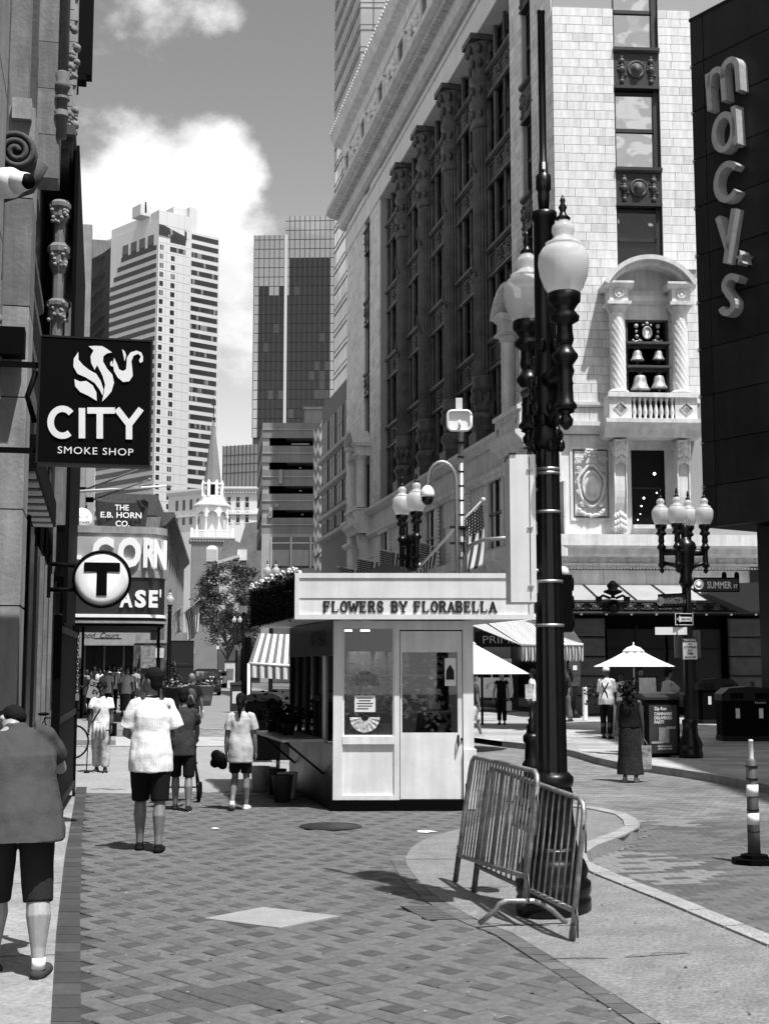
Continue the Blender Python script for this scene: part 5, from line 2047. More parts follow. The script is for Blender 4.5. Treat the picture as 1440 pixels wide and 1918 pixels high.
mb = MB(FA)
cz = Z(870, 17.0)
mb.box(17.6, 25.2, -.48, .35, cz, cz + .45)
cn = mb.build('canopy', M_blackm, la)
for i in range(8):
 x0 = 17.9 + i * .92
 MB(FA).box(x0, x0 + .55, -.44, -.10, cz - .03, cz + .002).build('light_panel', mat('soffit_lamp', .55, .5), cn)
MB(FA).box(17.6, 27, -.02, .35, 0, cz).build('shopfront', mat('black_shopfront', .006, .35, spec=.25), la)
for x0 in (18.4, 20.6, 22.9):
 MB(FA).box(x0, x0 + .35, -.14, .0, 0, cz).build('shop_pilaster', M_blackm, la)
MB(FA).box(17.62, 18.1, -.05, .0, 1.2, 3.6).build('notice_board', mat('grey_poster', .16, .6, nscale=6, namt=.6), la)
MB(FA).box(16.2, 16.5, -.36, -.05, Z(680, 16.4), Z(630, 16.4)).build('wall_box', M_blackm, la)
random.seed(21)
gate = thing('folding_gate', 'black metal gate leaf folded out on a caster wheel, left shop front', 'gate', tuple(street(CL + .3, 15.6)))
mb = MB()
ga, gb = G(98, 1552), G(134, 1492)
ga2, gb2 = ga + Vector((0, 0, 0)), gb
FGt = frame(ga, gb - ga)
L_ = (gb - ga).length
mb = MB(FGt)
mb.box(0, L_, -.02, .02, .16, 2.35)
mb.build('leaf', M_blackm, gate)
for zz in (.15, 1.2, 2.3):
 MB(FGt).box(-.02, L_ + .02, -.04, .04, zz, zz + .08).build('rail', M_dark, gate)
for xx in (0, L_):
 MB(FGt).box(xx - .03, xx + .03, -.05, .05, .1, 2.5).build('stile', M_blackm, gate)
wm = FGt @ Matrix.Translation((L_, -.03, .075)) @ Matrix.Rotation(R(90), 4, 'X')
MB(wm).lathe([(.03, -.02), (.075, -.02), (.075, .02), (.03, .02)], n=18).build('caster_wheel', M_dark, gate)
ch_ = MB(FGt)
for i in range(16):
 a = R(90 * (i % 2))
 c_ = Vector((L_ * .9, -.06, 2.3 - i * .05))
 pts = [c_ + Vector((math.cos(a) * .014 * math.cos(t), math.sin(a) * .014 * math.cos(t), .034 * math.sin(t))) for t in [k * math.pi / 4 for k in range(9)]]
 ch_.tube(pts, .006, 4, cap=False)
ch_.build('chain', M_steel, gate)
MB(FGt).box(L_ * .9 - .04, L_ * .9 + .04, -.09, -.04, 1.40, 1.50).tube([(L_ * .9 - .025, -.065, 1.5), (L_ * .9 - .02, -.065, 1.55), (L_ * .9 + .02, -.065, 1.55), (L_ * .9 + .025, -.065, 1.5)], .008, 5).build('padlock', M_steel, gate)
bo = thing('menu_board', 'narrow black board leaning by the gate behind the bent man', 'board', tuple(G(108, 1545)))
fb = frame(G(96, 1560), (G(112, 1538) - G(96, 1560)))
MB(fb @ Matrix.Rotation(R(-4), 4, 'X')).box(0, .24, 0, .04, .02, 1.15).build('panel', M_blackm, bo)
MB(fb @ Matrix.Rotation(R(-4), 4, 'X')).box(.02, .22, -.012, .0, .1, 1.1).build('slate', M_dark, bo)
FA1, FA = FA, frame(street(CL - .22, 0), D)
lb2 = thing('gothic_shop_house', 'second left building with clustered columns and dark projecting hood', 'building', tuple(street(CL, 36)))
MB(FA).box(27.3, 50, .25, 6, 0, 26).build('wall', M_brd, lb2)
mb = MB(FA)
q0 = -(CL + .42 - CL) + 0
stack_pier(FA, 28.5, 29.3, -.42, .3, Z(350, 28.5), 26, 1.1, [M_brm, M_br, M_brm], lb2)
for (z0, z1) in ((Z(205, 29), Z(170, 29)), (Z(255, 29), Z(240, 29)), (Z(222, 29), Z(215, 29))):
 MB(FA).lathe([(.13, z0), (.17, z0 + (z1 - z0) * .2), (.17, z0 + (z1 - z0) * .35), (.13, z0 + (z1 - z0) * .5), (.16, z0 + (z1 - z0) * .9), (.12, z1)], (28.55, -.45, 0), 12).build('colonnette_ring', M_brm, lb2)
MB(FA).lathe([(.12, Z(290, 29)), (.12, 26)], (28.55, -.45, 0), 12).build('colonnette', M_brm, lb2)
mb = MB(FA)
mb.box(38, 39, -.46, .3, Z(300, 38), 26)
mb.build('pier', M_brl, lb2)
mm = MB(FA)
for i in range(34):
 z = Z(300, 38) + i * .33
 for k in range(2):
  x = 37.92
  mm.bbox(37.95, 38.1, -.47 + k * .3 + (.1 if i % 2 else 0), -.19 + k * .3, z + .012, z + .318, .008)
mm.build('pier_blocks', M_brl, lb2)
random.seed(9)
mm = MB(FA)
for (za, zb) in ((Z(155, 36), Z(62, 36)), (Z(260, 36), Z(215, 36))):
 for k in range(26):
  mm.sphere((36.3, -.42 + random.uniform(-.12, .1), za + (zb - za) * random.random()), random.uniform(.07, .13), 6, 5)
mm.build('carved_capital', M_br, lb2)
zh0, zh1 = Z(352, 35), Z(292, 35)
mb = MB(FA)
mb.box(33.5, 48, -.62, .2, zh1 - .25, zh1)
mb.box(33.7, 48, -.54, .2, zh1 - .5, zh1 - .25)
mb.box(33.9, 48, -.44, .2, zh1 - .75, zh1 - .5)
mb.build('hood', M_brd, lb2)
MB(FA).box(34.6, 48, -.70, -.60, 3, zh1 - .1).build('drain_pipe', M_blackm, lb2)
for (x, zt_) in ((33.0, zh1 - .6), (35.2, zh1 - .8)):
 for (pa, pb) in ((375, 455), (455, 560), (560, 640)):
  za, zb = Z(pb, x * .9785), Z(pa, x * .9785)
  H = zb - za
  MB(FA).lathe([(.13, 0), (.13, H * .45), (.16, H * .5), (.22, H * .62), (.22, H * .8), (.27, H * .84), (.27, H * .93), (.18, H)], (x, -.30, za), 8, smooth=False).build('clustered_column', M_brm, lb2)
mm = MB(FA)
for x in (33.0, 35.2):
 for pa in (400, 585, 480):
  za = Z(pa, x * .9785)
  for k in range(22):
   mm.sphere((x - .15 + random.uniform(-.05, .05), -.30 + random.uniform(-.2, .2), za + random.uniform(-.25, .25)), .055, 6, 4)
mm.build('leaf_carving', M_brl, lb2)
mb = MB(FA)
zs_ = Z(168, 44)
mb.box(44, 44.6, -.80, .1, zs_ + .2, 27)
mb.box(44, 44.6, -.62, .1, zs_, zs_ + .22)
mb.box(44, 44.6, -.36, .1, zs_ - .3, zs_ + .02)
mb.build('blade_sign', M_blackm, lb2)
MB(FA).box(30.2, 31.0, -.40, .2, Z(45, 30), 26).build('hanging_box', M_blackm, lb2)
for x0 in (29.4, 31.5, 40, 43):
 for (za, zb) in ((4.5, 8.2), (9.2, 13.0), (15.5, 18.6), (19.6, 23)):
  MB(FA).box(x0, x0 + 1.5, .16, .27, za, zb).build('window', M_glassd, lb2)
MB(FA).box(27.35, 42, -.28, .26, 0, 4.3).build('shopfront', MATS['black_shopfront'], lb2)
for x0 in (28.5, 31, 34, 37, 40):
 MB(FA).box(x0, x0 + .25, -.36, -.2, 0, 4.2).build('shop_pilaster', M_brm, lb2)
random.seed(22)
FA = FA1
lb3 = thing('cornice_shop_house', 'third left building under a deep bracketed cornice, near the hotel tower', 'building', tuple(street(CL, 70)))
zc = Z(512, 62)
MB(FA).box(51, 100, .2, 8, 0, zc - 1.2).build('wall', M_brm, lb3)
mb = MB(FA)
mb.mould([(-1.35, zc), (-1.35, zc - .3), (-1.0, zc - .6), (-.35, zc - 1.0), (-.2, zc - 1.9), (.25, zc - 1.9), (.25, zc)], 58, 100)
mb.build('cornice', M_br, lb3)
for i in range(16):
 x = 58.6 + i * 2.6
 MB(FA).mould([(-1.15, zc - .5), (-1.0, zc - 1.0), (-.35, zc - 1.9), (.2, zc - 1.9), (.2, zc - .5)], x, x + .4).build('bracket', M_brm, lb3)
MB(FA).box(56.6, 57.6, -.55, .2, 0, zc + .2).build('pier', M_brl, lb3)
for k in range(3):
 for i in range(8):
  x = 60 + i * 4.8
  z0_ = 6.5 + k * 3.9
  w = MB(FA).box(x, x + 1.6, .08, .22, z0_, z0_ + 2.6).build('window', M_glassd, lb3)
  MB(FA).box(x - .2, x + 1.8, -.15, .1, z0_ + 2.6, z0_ + 2.9).build('hood_mould', M_brl, w)
  MB(FA).box(x - .1, x + 1.7, -.1, .1, z0_ - .2, z0_).build('sill', M_brl, w)
MB(FA).box(51, 100, -.05, .2, 0, 4.4).build('shopfront', MATS['black_shopfront'], lb3)
for x0 in (53, 57, 61, 66, 72, 79, 87, 95):
 MB(FA).box(x0, x0 + .4, -.2, .0, 0, 4.4).build('shop_pilaster', M_brm, lb3)
e0, e1 = P(302, 1250, 165), P(338, 1250, 240)
e0.z = e1.z = 0
lb4 = thing('far_shop_row', 'far narrow row of stone shop buildings beyond the rounded marquee', 'building', tuple(e0))
FE = frame(e0, e1 - e0)
Le = (e1 - e0).length
zt_ = Z(1005, 190)
MB(FE).box(0, Le, 0, 8, 0, zt_).build('wall', M_brm, lb4)
MB(FE).mould([(-1.3, zt_ + .5), (-1.3, zt_), (-.2, zt_ - 1.2), (.2, zt_ - 1.2), (.2, zt_ + .5)], -1, Le).build('cornice', M_brd, lb4)
MB(FE).box(2, Le - 20, 1, 8, zt_ + .4, Z(965, 190)).build('attic', M_brd, lb4)
for k in range(4):
 for i in range(9):
  x = 3 + i * Le / 9.3
  z0_ = 4.6 + k * (zt_ - 6) / 4
  w = MB(FE).box(x, x + 3.2, -.12, .1, z0_, z0_ + (zt_ - 6) / 4 - 1.2).build('window', M_glassd, lb4)
  MB(FE).box(x + 1.45, x + 1.75, -.22, .1, z0_, z0_ + (zt_ - 6) / 4 - 1.2).build('mullion', M_brl, w)
for i in range(10):
 x = 1.2 + i * Le / 9.3
 MB(FE).box(x, x + 1.0, -.35, .1, 0, zt_ - 1).build('pilaster', M_brl, lb4)
MB(FE).box(1, Le, -.2, .05, 0, 4.0).build('shopfront', MATS['black_shopfront'], lb4)
q = P(372, 1250, 330)
lb5 = thing('brick_end_house', 'plain brick house closing the street below the tree', 'building', (q.x, 330, 0))
Fq = frame(Vector((q.x, 330, 0)), (1, 0, 0))
MB(Fq).box(-6, 24, 0, 8, 0, Z(1185, 330)).build('wall', mat('end_brick', .16, .9, nscale=.4, namt=.2), lb5)
MB(Fq).box(-6, 24, -.6, 0, Z(1213, 330), Z(1207, 330)).build('string_course', M_brl, lb5)
for i in range(5):
 MB(Fq).box(-4 + i * 5, -1 + i * 5, -.1, .1, 1, 4.4).build('shop_window', M_glassd, lb5)
FCs = frame(P(62, 800, 15.0), (0.9785, 0.2063, 0))
FCs[2][3] = 0
cs = thing('shop_sign', 'square black hanging shop sign with white flame bird and lettering', 'sign', tuple(FCs.translation))
def CP(x, y):                     # pixel in the enlarged study of the sign -> local point
 return plane_pt(FCs, x / 2.996, 580 + y / 2.996, -.02)
tl, tr_, bl, br_ = CP(232, 148), CP(853, 172), CP(222, 858), CP(850, 880)
mb = MB(FCs)
mb.box(tl[0] - .02, tr_[0], -.015, .16, (bl[1] + br_[1]) / 2, (tl[1] + tr_[1]) / 2)
mb.build('cabinet', M_blackm, cs)
mb = MB(FCs)
zt_, zb_ = (tl[1] + tr_[1]) / 2, (bl[1] + br_[1]) / 2
for a_, b_, c_, d_ in ((tl[0] - .025, tl[0], zb_, zt_), (tr_[0] - .012, tr_[0] + .012, zb_ - .01, zt_ + .01), (tl[0], tr_[0], zt_ - .01, zt_ + .012), (tl[0], tr_[0], zb_ - .012, zb_ + .01)):
 mb.box(a_, b_, -.022, .165, c_, d_)
mb.build('trim', M_dark, cs)
mb = MB(FCs)
mb.box(tl[0] - .55, tl[0] - .01, .04, .10, zt_ - .36, zt_ - .30)
mb.box(tl[0] - .55, tl[0] - .01, .04, .10, zb_ + .12, zb_ + .18)
mb.tube([(tl[0] - .05, .07, zt_ - .4), (tl[0] - .14, .07, zt_ - .7), (tl[0] - .05, .07, zt_ - 1.0)], .035, 6)
mb.build('bracket', M_blackm, cs)
M_sw = mat('sign_white', .74, .45, nscale=3, namt=.05)
flames = [[(440, 237), (414, 275), (412, 320), (435, 360), (478, 378), (530, 410), (560, 450), (575, 482), (581, 450), (565, 400), (540, 360), (500, 338), (465, 310), (440, 280)],
  [(417, 390), (422, 430), (450, 462), (500, 485), (543, 512), (541, 465), (520, 425), (485, 400), (450, 404)],
  [(497, 205), (540, 203), (575, 205), (600, 220), (628, 240), (600, 245), (580, 262), (578, 290), (600, 330), (630, 365), (640, 410), (625, 460), (600, 490), (573, 516), (582, 470), (590, 420), (575, 370), (555, 330), (545, 310), (531, 338), (512, 300), (508, 262), (525, 228)],
  [(640, 270), (634, 300), (640, 345), (660, 380), (690, 406), (725, 402), (745, 372), (742, 330), (737, 290), (750, 258), (775, 247), (790, 262), (780, 285), (787, 300), (802, 290), (803, 265), (793, 240), (765, 230), (732, 240), (712, 270), (710, 310), (707, 335), (690, 345), (668, 335), (655, 300)],
  [(685, 222), (700, 234), (708, 255), (699, 290), (694, 262)],
  [(630, 285), (618, 298), (620, 314), (637, 320), (641, 304), (630, 303)]]
for poly in flames:
 pts = [CP(*p_) for p_ in poly]
 ar = sum(pts[k][0] * pts[(k + 1) % len(pts)][1] - pts[(k + 1) % len(pts)][0] * pts[k][1] for k in range(len(pts)))
 if ar < 0:
  pts = pts[::-1]
 MB(FCs).slab(pts, -.03, -.01).build('flame', M_sw, cs)
w_ = .073
c_ = [(350 + 66 * math.cos(R(a)), 632 - 76 * math.sin(R(a))) for a in range(42, 322, 14)]
for nm_, ss in (('letter_c', [c_]), ('letter_i', [[(460, 552), (460, 722)]]), ('letter_t', [[(490, 566), (645, 566)], [(560, 566), (560, 724)]]), ('letter_y', [[(655, 556), (724, 645)], [(792, 556), (724, 645), (724, 728)]])):
 mb = MB(FCs)
 for k, s_ in enumerate(ss):
  stroke(mb, [CP(*p_) for p_ in s_], w_, -.03 - .002 * k, -.01)
 mb.build(nm_, M_sw, cs)
x0, z0 = CP(323, 806)
x1_, _ = CP(748, 812)
mb = MB(FCs)
text(mb, 'SMOKE SHOP', x0, z0, .085, width=x1_ - x0, y=-.03, space=1.1)
mb.build('lettering', M_sw, cs)
FT = frame(P(191, 1085, 25.0), (0.985, 0.17, 0))
tcz = FT[2][3]
tr = thing('transit_roundel', 'round white sign with black capital T on bracket', 'sign', tuple(FT.translation))
fm = FT @ Matrix.Rotation(R(90), 4, 'X')
MB(fm).lathe([(.50, -.12), (.545, -.1), (.545, .02), (.50, .05), (.495, .01), (.0, .01)], n=48).build('rim', M_blackm, tr)
MB(fm).lathe([(.495, 0), (.49, .03), (.40, .045), (.0, .05)], n=48).build('face', M_sw, tr)
mb = MB(FT)
mb.box(-.33, .33, -.062, -.045, .14, .31)
mb.box(-.095, .095, -.061, -.045, -.31, .139)
mb.build('letter_t', M_blackm, tr)
mb = MB(FT)
mb.tube([(-.5, .06, .25), (-.95, .06, .28)], .04, 8)
mb.tube([(-.5, .06, -.2), (-.95, .06, -.2)], .04, 8)
mb.box(-1.0, -.94, -.02, .14, -.35, .45)
mb.build('bracket', M_blackm, tr)
YM = 45.0
m0 = P(133, 1250, YM)
m0.z = 0
FMq = frame(m0, (0.9785, 0.2063, 0))
mq = thing('corner_marquee', 'rounded marquee with raised white letters over the left footway', 'marquee', tuple(m0))
def mplan(inset, n=10):
 w = 3.12 - inset
 r_ = .9 - inset
 pts = [(-.6, inset), (w - r_ + inset * 0, inset)]
 for k in range(1, n + 1):
  a = R(-90 + 90 * k / n)
  pts.append((w - r_ + r_ * math.cos(a), inset + r_ + r_ * math.sin(a)))
 pts += [(w, 9.0), (-.6, 9.0)]
 return pts
def zm(y):
 return Z(y, YM)
for nm_, y0, y1, ins, m_ in (('top_rim', 997, 984, -.03, M_brl), ('upper_band', 1066, 997, .02, mat('marquee_cream', .33, .5, nscale=2, namt=.08)),
       ('middle_rim', 1080, 1066, -.02, M_brl), ('lower_band', 1150, 1080, .03, mat('marquee_dark', .018, .4)),
       ('bottom_rim', 1156, 1150, -.03, M_white), ('bottom_rim', 1162, 1156.5, .0, M_dark), ('bottom_rim', 1167, 1162.5, -.04, M_brl), ('soffit', 1172, 1167.5, .02, M_blackm)):
 MB(FMq).prism(mplan(ins), zm(y0), zm(y1)).build(nm_, m_, mq)
kx = YM / FPX
M_lw = mat('letter_white', .82, .4)
for ch_, xa, xb in (('C', 166, 206), ('O', 213, 257), ('R', 261, 287)):
 mb = MB(FMq)
 text(mb, ch_, (xa - 133) * kx, zm(1058), zm(1006) - zm(1058), width=(xb - xa) * kx, y=-.14, bold=.05, depth=.16)
 mb.build('raised_letter', M_lw, mq)
fm = FMq @ Matrix.Translation((3.12 - .9 + .56, .12, 0)) @ Matrix.Rotation(R(42), 4, 'Z')
mb = MB(fm)
text(mb, 'N', -.28, zm(1060), zm(1008) - zm(1060), width=.62, y=-.12, bold=.05, depth=.14)
mb.build('raised_letter', M_lw, mq)
MB(FMq).box(-.05, .25, -.1, .02, zm(1048), zm(1040)).build('raised_letter', M_lw, mq)
for ch_, xa, xb in (('A', 219, 243), ('S', 247, 268), ('E', 273, 290), ("'", 293, 296)):
 mb = MB(FMq)
 text(mb, ch_, (xa - 133) * kx, zm(1135), zm(1104) - zm(1135), width=(xb - xa) * kx, y=-.05, bold=.045, depth=.07)
 mb.build('raised_letter', M_lw, mq)
for x in (.3, 2.9):
 MB(FMq).box(x, x + .09, 1.6, 1.7, .1, zm(1170)).build('post', M_blackm, mq)
fq = thing('food_hall_sign', 'grey fascia board with outlined script below the marquee', 'sign', tuple(street(CL, 92)))
FF = frame(P(138, 1250, 92.0), (0.9785, 0.2063, 0))
FF[2][3] = 0
kf = 92 / FPX
MB(FF).box(0, 115 * kf, 0, .5, Z(1206, 92), Z(1172, 92)).build('board', mat('fascia_grey', .30, .6, nscale=2, namt=.1), fq)
MB(FF).box(0, 115 * kf, -.06, .1, Z(1209, 92), Z(1206, 92)).build('lower_rail', M_brl, fq)
mb = MB(FF)
text(mb, 'Food  Court', 8 * kf, Z(1195, 92), Z(1184, 92) - Z(1195, 92), width=74 * kf, y=-.02, shear=.3)
mb.build('lettering', M_dark, fq)
mb = MB(FF)
for (a_, b_, y) in ((6, 38, 1181), (36, 86, 1196), (48, 86, 1182)):
 mb.box(a_ * kf, b_ * kf, -.025, 0, Z(y, 92), Z(y, 92) + .035)
mb.build('underline', M_dark, fq)
MB(FF).box(20 * kf, 100 * kf, -.02, .1, Z(1176, 92), Z(1172, 92) + .01).build('header_strip', M_white, fq)
MB(FF).box(-.5, 115 * kf + .05, .9, 16, 0, Z(1172, 92) + .3).build('shop_hall', MATS['black_shopfront'], fq)
for i_ in range(7):
 MB(FF).box(i_ * .66, i_ * .66 + .12, .7, .88, 0, Z(1206, 92)).build('door_post', M_brm if i_ % 2 else M_dark, fq)
pb = thing('mural_hoarding', 'pale mottled advertising board beyond the food hall fascia', 'hoarding', tuple(P(270, 1250, 75).xy) + (0,))
q0, q1 = P(254, 1180, 75), P(312, 1200, 75)
MB().box(q0.x, q1.x, 75, 75.3, Z(1204, 75), Z(1168, 75)).build('panel', mat('mottled_print', .30, .6, nscale=1.2, namt=.55), pb)
MB().box(q0.x - .1, q1.x + .1, 75.05, 75.4, 0, Z(1205, 75)).build('shop_wall', mat('poster_wall', .08, .6, nscale=3, namt=.8), pb)
MB().box(P(264, 1200, 74.6).x, P(295, 1200, 74.6).x, 74.6, 75.0, Z(1252, 75), Z(1210, 75)).build('poster', mat('poster_print', .22, .6, nscale=5, namt=.8), pb)
bn = thing('jeweller_banner', 'dark cloth banner with white capitals hanging above the marquee', 'banner', tuple(street(CL, 52)))
YB = 52.0
Fb = frame(P(171, 1250, YB), (0.9785, 0.2063, 0))
Fb[2][3] = 0
kb = YB / FPX
n_, h_ = 20, 10
mb = MB(Fb)
vv2, ff2 = [], []
wb_ = 99 * kb
zt_, zb_ = Z(933, YB), Z(990, YB)
for j in range(h_ + 1):
 for i in range(n_ + 1):
  a, b = i / n_, j / h_
  x = wb_ * (a + (.04 * b if a < .5 else -.05 * b) * abs(a - .5) * 2)
  sag = .10 * math.sin(a * math.pi)
  vv2.append((x, .05 * math.sin(a * 9 + b * 2), zt_ + (zb_ - zt_) * b - sag * (1 - b) + .02 * a))
for j in range(h_):
 for i in range(n_):
  k_ = j * (n_ + 1) + i
  ff2.append((k_, k_ + n_ + 1, k_ + n_ + 2, k_ + 1))
mb.smooth = True
mb.add(vv2, ff2)
o = mb.build('cloth', mat('banner_cloth', .022, .8), bn)
sd = o.modifiers.new('t', 'SOLIDIFY')
sd.thickness = .02
mb = MB(Fb)
for s_, y, xa, xb in (('THE', 955, 36, 62), ('E.B. HORN', 969, 10, 86), ('CO.', 985, 38, 64)):
 text(mb, s_, xa * kb, Z(y, YB), 11 * kb, width=(xb - xa) * kb, y=-.08, bold=.02)
mb.build('lettering', M_lw, bn)
for (xa, ya, xb, yb, r_, lab) in [(143, 921, 317, 910, .05, 'long white bare flagpole with ball tip above the banner'), (160, 917, 268, 876, .04, 'thin slanted flagpole rising behind the square shop sign'), (175, 936, 280, 898, .035, 'short dark slanted flagpole just above the banner')]:
 fp = thing('wall_flagpole', lab, 'flagpole', tuple(P(xa, ya, 53)))
 a_, b_ = P(xa, ya, 53), P(xb, yb, 52)
 mb = MB()
 mb.tube([a_, b_], [r_ * 1.2, r_ * .8], 8)
 mb.build('pole', M_white if r_ > .045 else M_brm, fp)
 MB().sphere(b_, r_ * 2.0, 10, 8).build('ball_finial', M_brl, fp)
 MB().box(a_.x - .3, a_.x, a_.y - .05, a_.y + .05, a_.z - .1, a_.z + .1).build('bracket', M_blackm, fp)
rs_ = thing('round_shop_sign', 'small white round sign half hidden left of the dark banner', 'sign', tuple(P(150, 970, 50)))
fm = frame(P(152, 972, 50.0), (1, .2, 0))
MB(fm @ Matrix.Rotation(R(90), 4, 'X')).lathe([(.42, -.05), (.42, .02), (0, .02)], n=28).build('disc', M_sw, rs_)
mb = MB(fm)
text(mb, 'Doutin', -.34, .04, .12, width=.6, y=-.03)
text(mb, 'Street', -.2, -.16, .12, width=.5, y=-.03)
mb.build('lettering', M_dark, rs_)
cp0 = P(0, 342, 11.5)
cctv = thing('bullet_camera', 'white bullet security camera poking in at the left edge', 'camera', tuple(cp0))
a_, b_ = P(-90, 348, 11.8), P(52, 340, 11.3)
dirv = (b_ - a_).normalized()
mb = MB()
mb.tube([a_, a_.lerp(b_, .80), a_.lerp(b_, .86)], [.135, .135, .11], 20)
mb.build('housing', M_sw, cctv)
MB().tube([a_.lerp(b_, .84), b_ + Vector((0, -.02, 0))], [.105, .075], 20).build('hood', M_sw, cctv)
MB().tube([a_.lerp(b_, .97), b_ + dirv * .012 + Vector((0, -.02, 0))], [.07, .068], 20).build('lens', M_blackm, cctv)
MB().tube([a_ + Vector((-.3, .5, .2)), a_ + Vector((0, 0, .0))], .05, 10).build('arm', M_sw, cctv)
MB().tube([P(6, 328, 11.42), P(6, 328, 11.36)], .03, 12).build('screw', M_steel, cctv)
K0 = G(623, 1519)
uK = Vector((1, .012, 0))
FK = frame(K0, uK)
uS = Vector((-.243, .970, 0)).normalized()
ki = thing('flower_kiosk', 'small white flower kiosk with glazed front and wide lettered fascia', 'kiosk', tuple(K0))
def kp(px, py, y=0.0):
 return plane_pt(FK, px, py, y)
M_kw = mat('kiosk_white', .70, .5, nscale=2.5, namt=.09, streak=.14, bump=.08)
M_kg = mat('kiosk_grey_white', .68, .55, nscale=2.5, namt=.08, streak=.1)
M_kmet = mat('kiosk_side_metal', .025, .35, metal=.3, nscale=2, namt=.4, streak=.3)
xR = kp(887, 1300)[0]
xD0, xD1 = kp(744, 1300)[0], kp(867, 1300)[0]
zT = kp(700, 1163)[1]
zP = kp(700, 1499)[1]
DEP = 3.3
MB(FK).box(-.03, xD1 + .02, -.04, .1, 0, zP).build('plinth', M_blackm, ki)
zw0, zw1 = kp(690, 1380)[1], kp(690, 1175)[1]
xw0, xw1 = kp(642, 1300)[0], kp(738, 1300)[0]
mb = MB(FK)
mb.box(0, xw0, 0, .08, zP, zT)
mb.box(xw1, xD0 + .03, 0, .08, zP, zT)
mb.box(xw0, xw1, 0, .08, zw1, zT)
mb.box(xw0, xw1, -.012, .08, zw0 - .10, zw0)
mb.box(xw0, xw1, .0, .08, zP, zP + .06)
mb.box(xD1, xR, -.01, .12, .02, zT)
mb.box(xD1 - .0, xR + .03, -.035, .12, .02, kp(880, 1404)[1])
mb.box(xD0 + .03, xD1, 0, .08, kp(800, 1180)[1], zT)
mb.build('front_frame', M_kw, ki)
MB(FK).box(xw0, xw1, .025, .06, zP + .06, zw0 - .10).build('lower_panel', M_kw, ki)
M_pane = pane_mat('kiosk_pane', .0, .95)
w = MB(FK).box(xw0, xw1, .035, .045, zw0, zw1).build('front_window', M_pane, ki)
for a_, b_, c_, d_ in ((xw0, xw0 + .02, zw0, zw1), (xw1 - .02, xw1, zw0, zw1), (xw0 + .02, xw1 - .02, zw0, zw0 + .02), (xw0 + .02, xw1 - .02, zw1 - .02, zw1)):
 MB(FK).box(a_, b_, .02, .06, c_, d_).build('glazing_bead', M_kg, w)
zd0, zd1 = kp(800, 1373)[1], kp(800, 1222)[1]
xg0, xg1 = kp(753, 1300)[0], kp(857, 1300)[0]
zdt = kp(800, 1181)[1]
mb = MB(FK)
mb.box(xD0 + .04, xg0, .012, .07, zP + .01, zdt - .01)
mb.box(xg1, xD1 - .01, .012, .07, zP + .01, zdt - .01)
mb.box(xg0, xg1, .012, .07, zP + .01, zd0)
mb.box(xg0, xg1, .012, .07, zd1, zdt - .01)
d_ = mb.build('door', M_kw, ki)
MB(FK).box(xg0, xg1, .035, .045, zd0, zd1).build('door_pane', M_pane, d_)
hx, hz = kp(858, 1388)
MB(FK).tube([(hx, .01, hz + .07), (hx, -.045, hz + .06), (hx, -.045, hz - .06), (hx, .01, hz - .07)], .012, 6).build('handle', M_blackm, d_)
MB(FK @ Matrix.Translation((hx + .05, .012, hz + .02)) @ Matrix.Rotation(R(90), 4, 'X')).lathe([(.018, 0), (.018, .02), (0, .02)], n=12).build('lock', M_blackm, d_)
FKs = frame(K0 + uS * DEP, -uS)               # x runs to the front corner, y into the kiosk
zs0, zs1 = kp(623, 1395)[1], kp(628, 1228)[1]
mb = MB(FKs)
mb.box(0, DEP - .002, 0, .06, .02, zs0)
mb.build('side_panel', M_kmet, ki)
mb = MB(FKs)
mb.box(0, DEP - .002, -.012, .06, zs1, zT)
mb.build('side_header', mat('kiosk_header_metal', .05, .3, metal=.4, nscale=1.5, namt=.4), ki)
mb = MB(FKs)
text(mb, 'NY PAX', DEP - 1.5, zs1 + .14, .22, width=1.1, y=-.02, bold=.02)
mb.build('side_lettering', M_dark, ki)
for k in range(5):
 x0 = .02 + k * (DEP - .06) / 5
 MB(FKs).box(x0, x0 + .07, -.01, .07, zs0, zs1).build('side_post', M_kg if k == 4 else M_dark, ki)
 MB(FKs).box(x0 + .07, x0 + (DEP - .06) / 5, .025, .035, zs0, zs1).build('side_pane', M_pane, ki)
MB(FKs).box(DEP - 1.3, DEP - .75, -.02, .02, zs0 + .55, zs0 + .62).build('side_sash', M_dark, ki)
MB(FKs).box(DEP - .9, DEP - .84, -.02, .02, zs0, zs0 + .55).build('side_sash', M_dark, ki)
zc_ = .88
MB(FKs).box(.25, DEP - .35, -.62, .0, zc_, zc_ + .035).build('counter', mat('counter_steel', .22, .35, metal=.6, nscale=6, namt=.3), ki)
for x0 in (.5, DEP - .6):
 MB(FKs).tube([(x0, -.55, zc_), (x0, 0, zc_ - .45)], .018, 6).build('strut', M_dark, ki)
mb = MB(FK)
qx = (uS * DEP).dot(FK.to_3x3().col[0])
qy = (uS * DEP).dot(FK.to_3x3().col[1])
mb.add([(qx, qy, .02), (qx + xR, qy, .02), (qx + xR, qy, zT), (qx, qy, zT), (qx, qy + .05, .02), (qx + xR, qy + .05, .02), (qx + xR, qy + .05, zT), (qx, qy + .05, zT)],
 [(0, 1, 2, 3), (7, 6, 5, 4), (0, 4, 5, 1), (2, 6, 7, 3), (1, 5, 6, 2), (3, 7, 4, 0)])
mb.build('back_wall', mat('kiosk_inside', .035, .8, nscale=3, namt=.6), ki)
mb = MB(FK)
for z_ in (.02, .9):
 pass
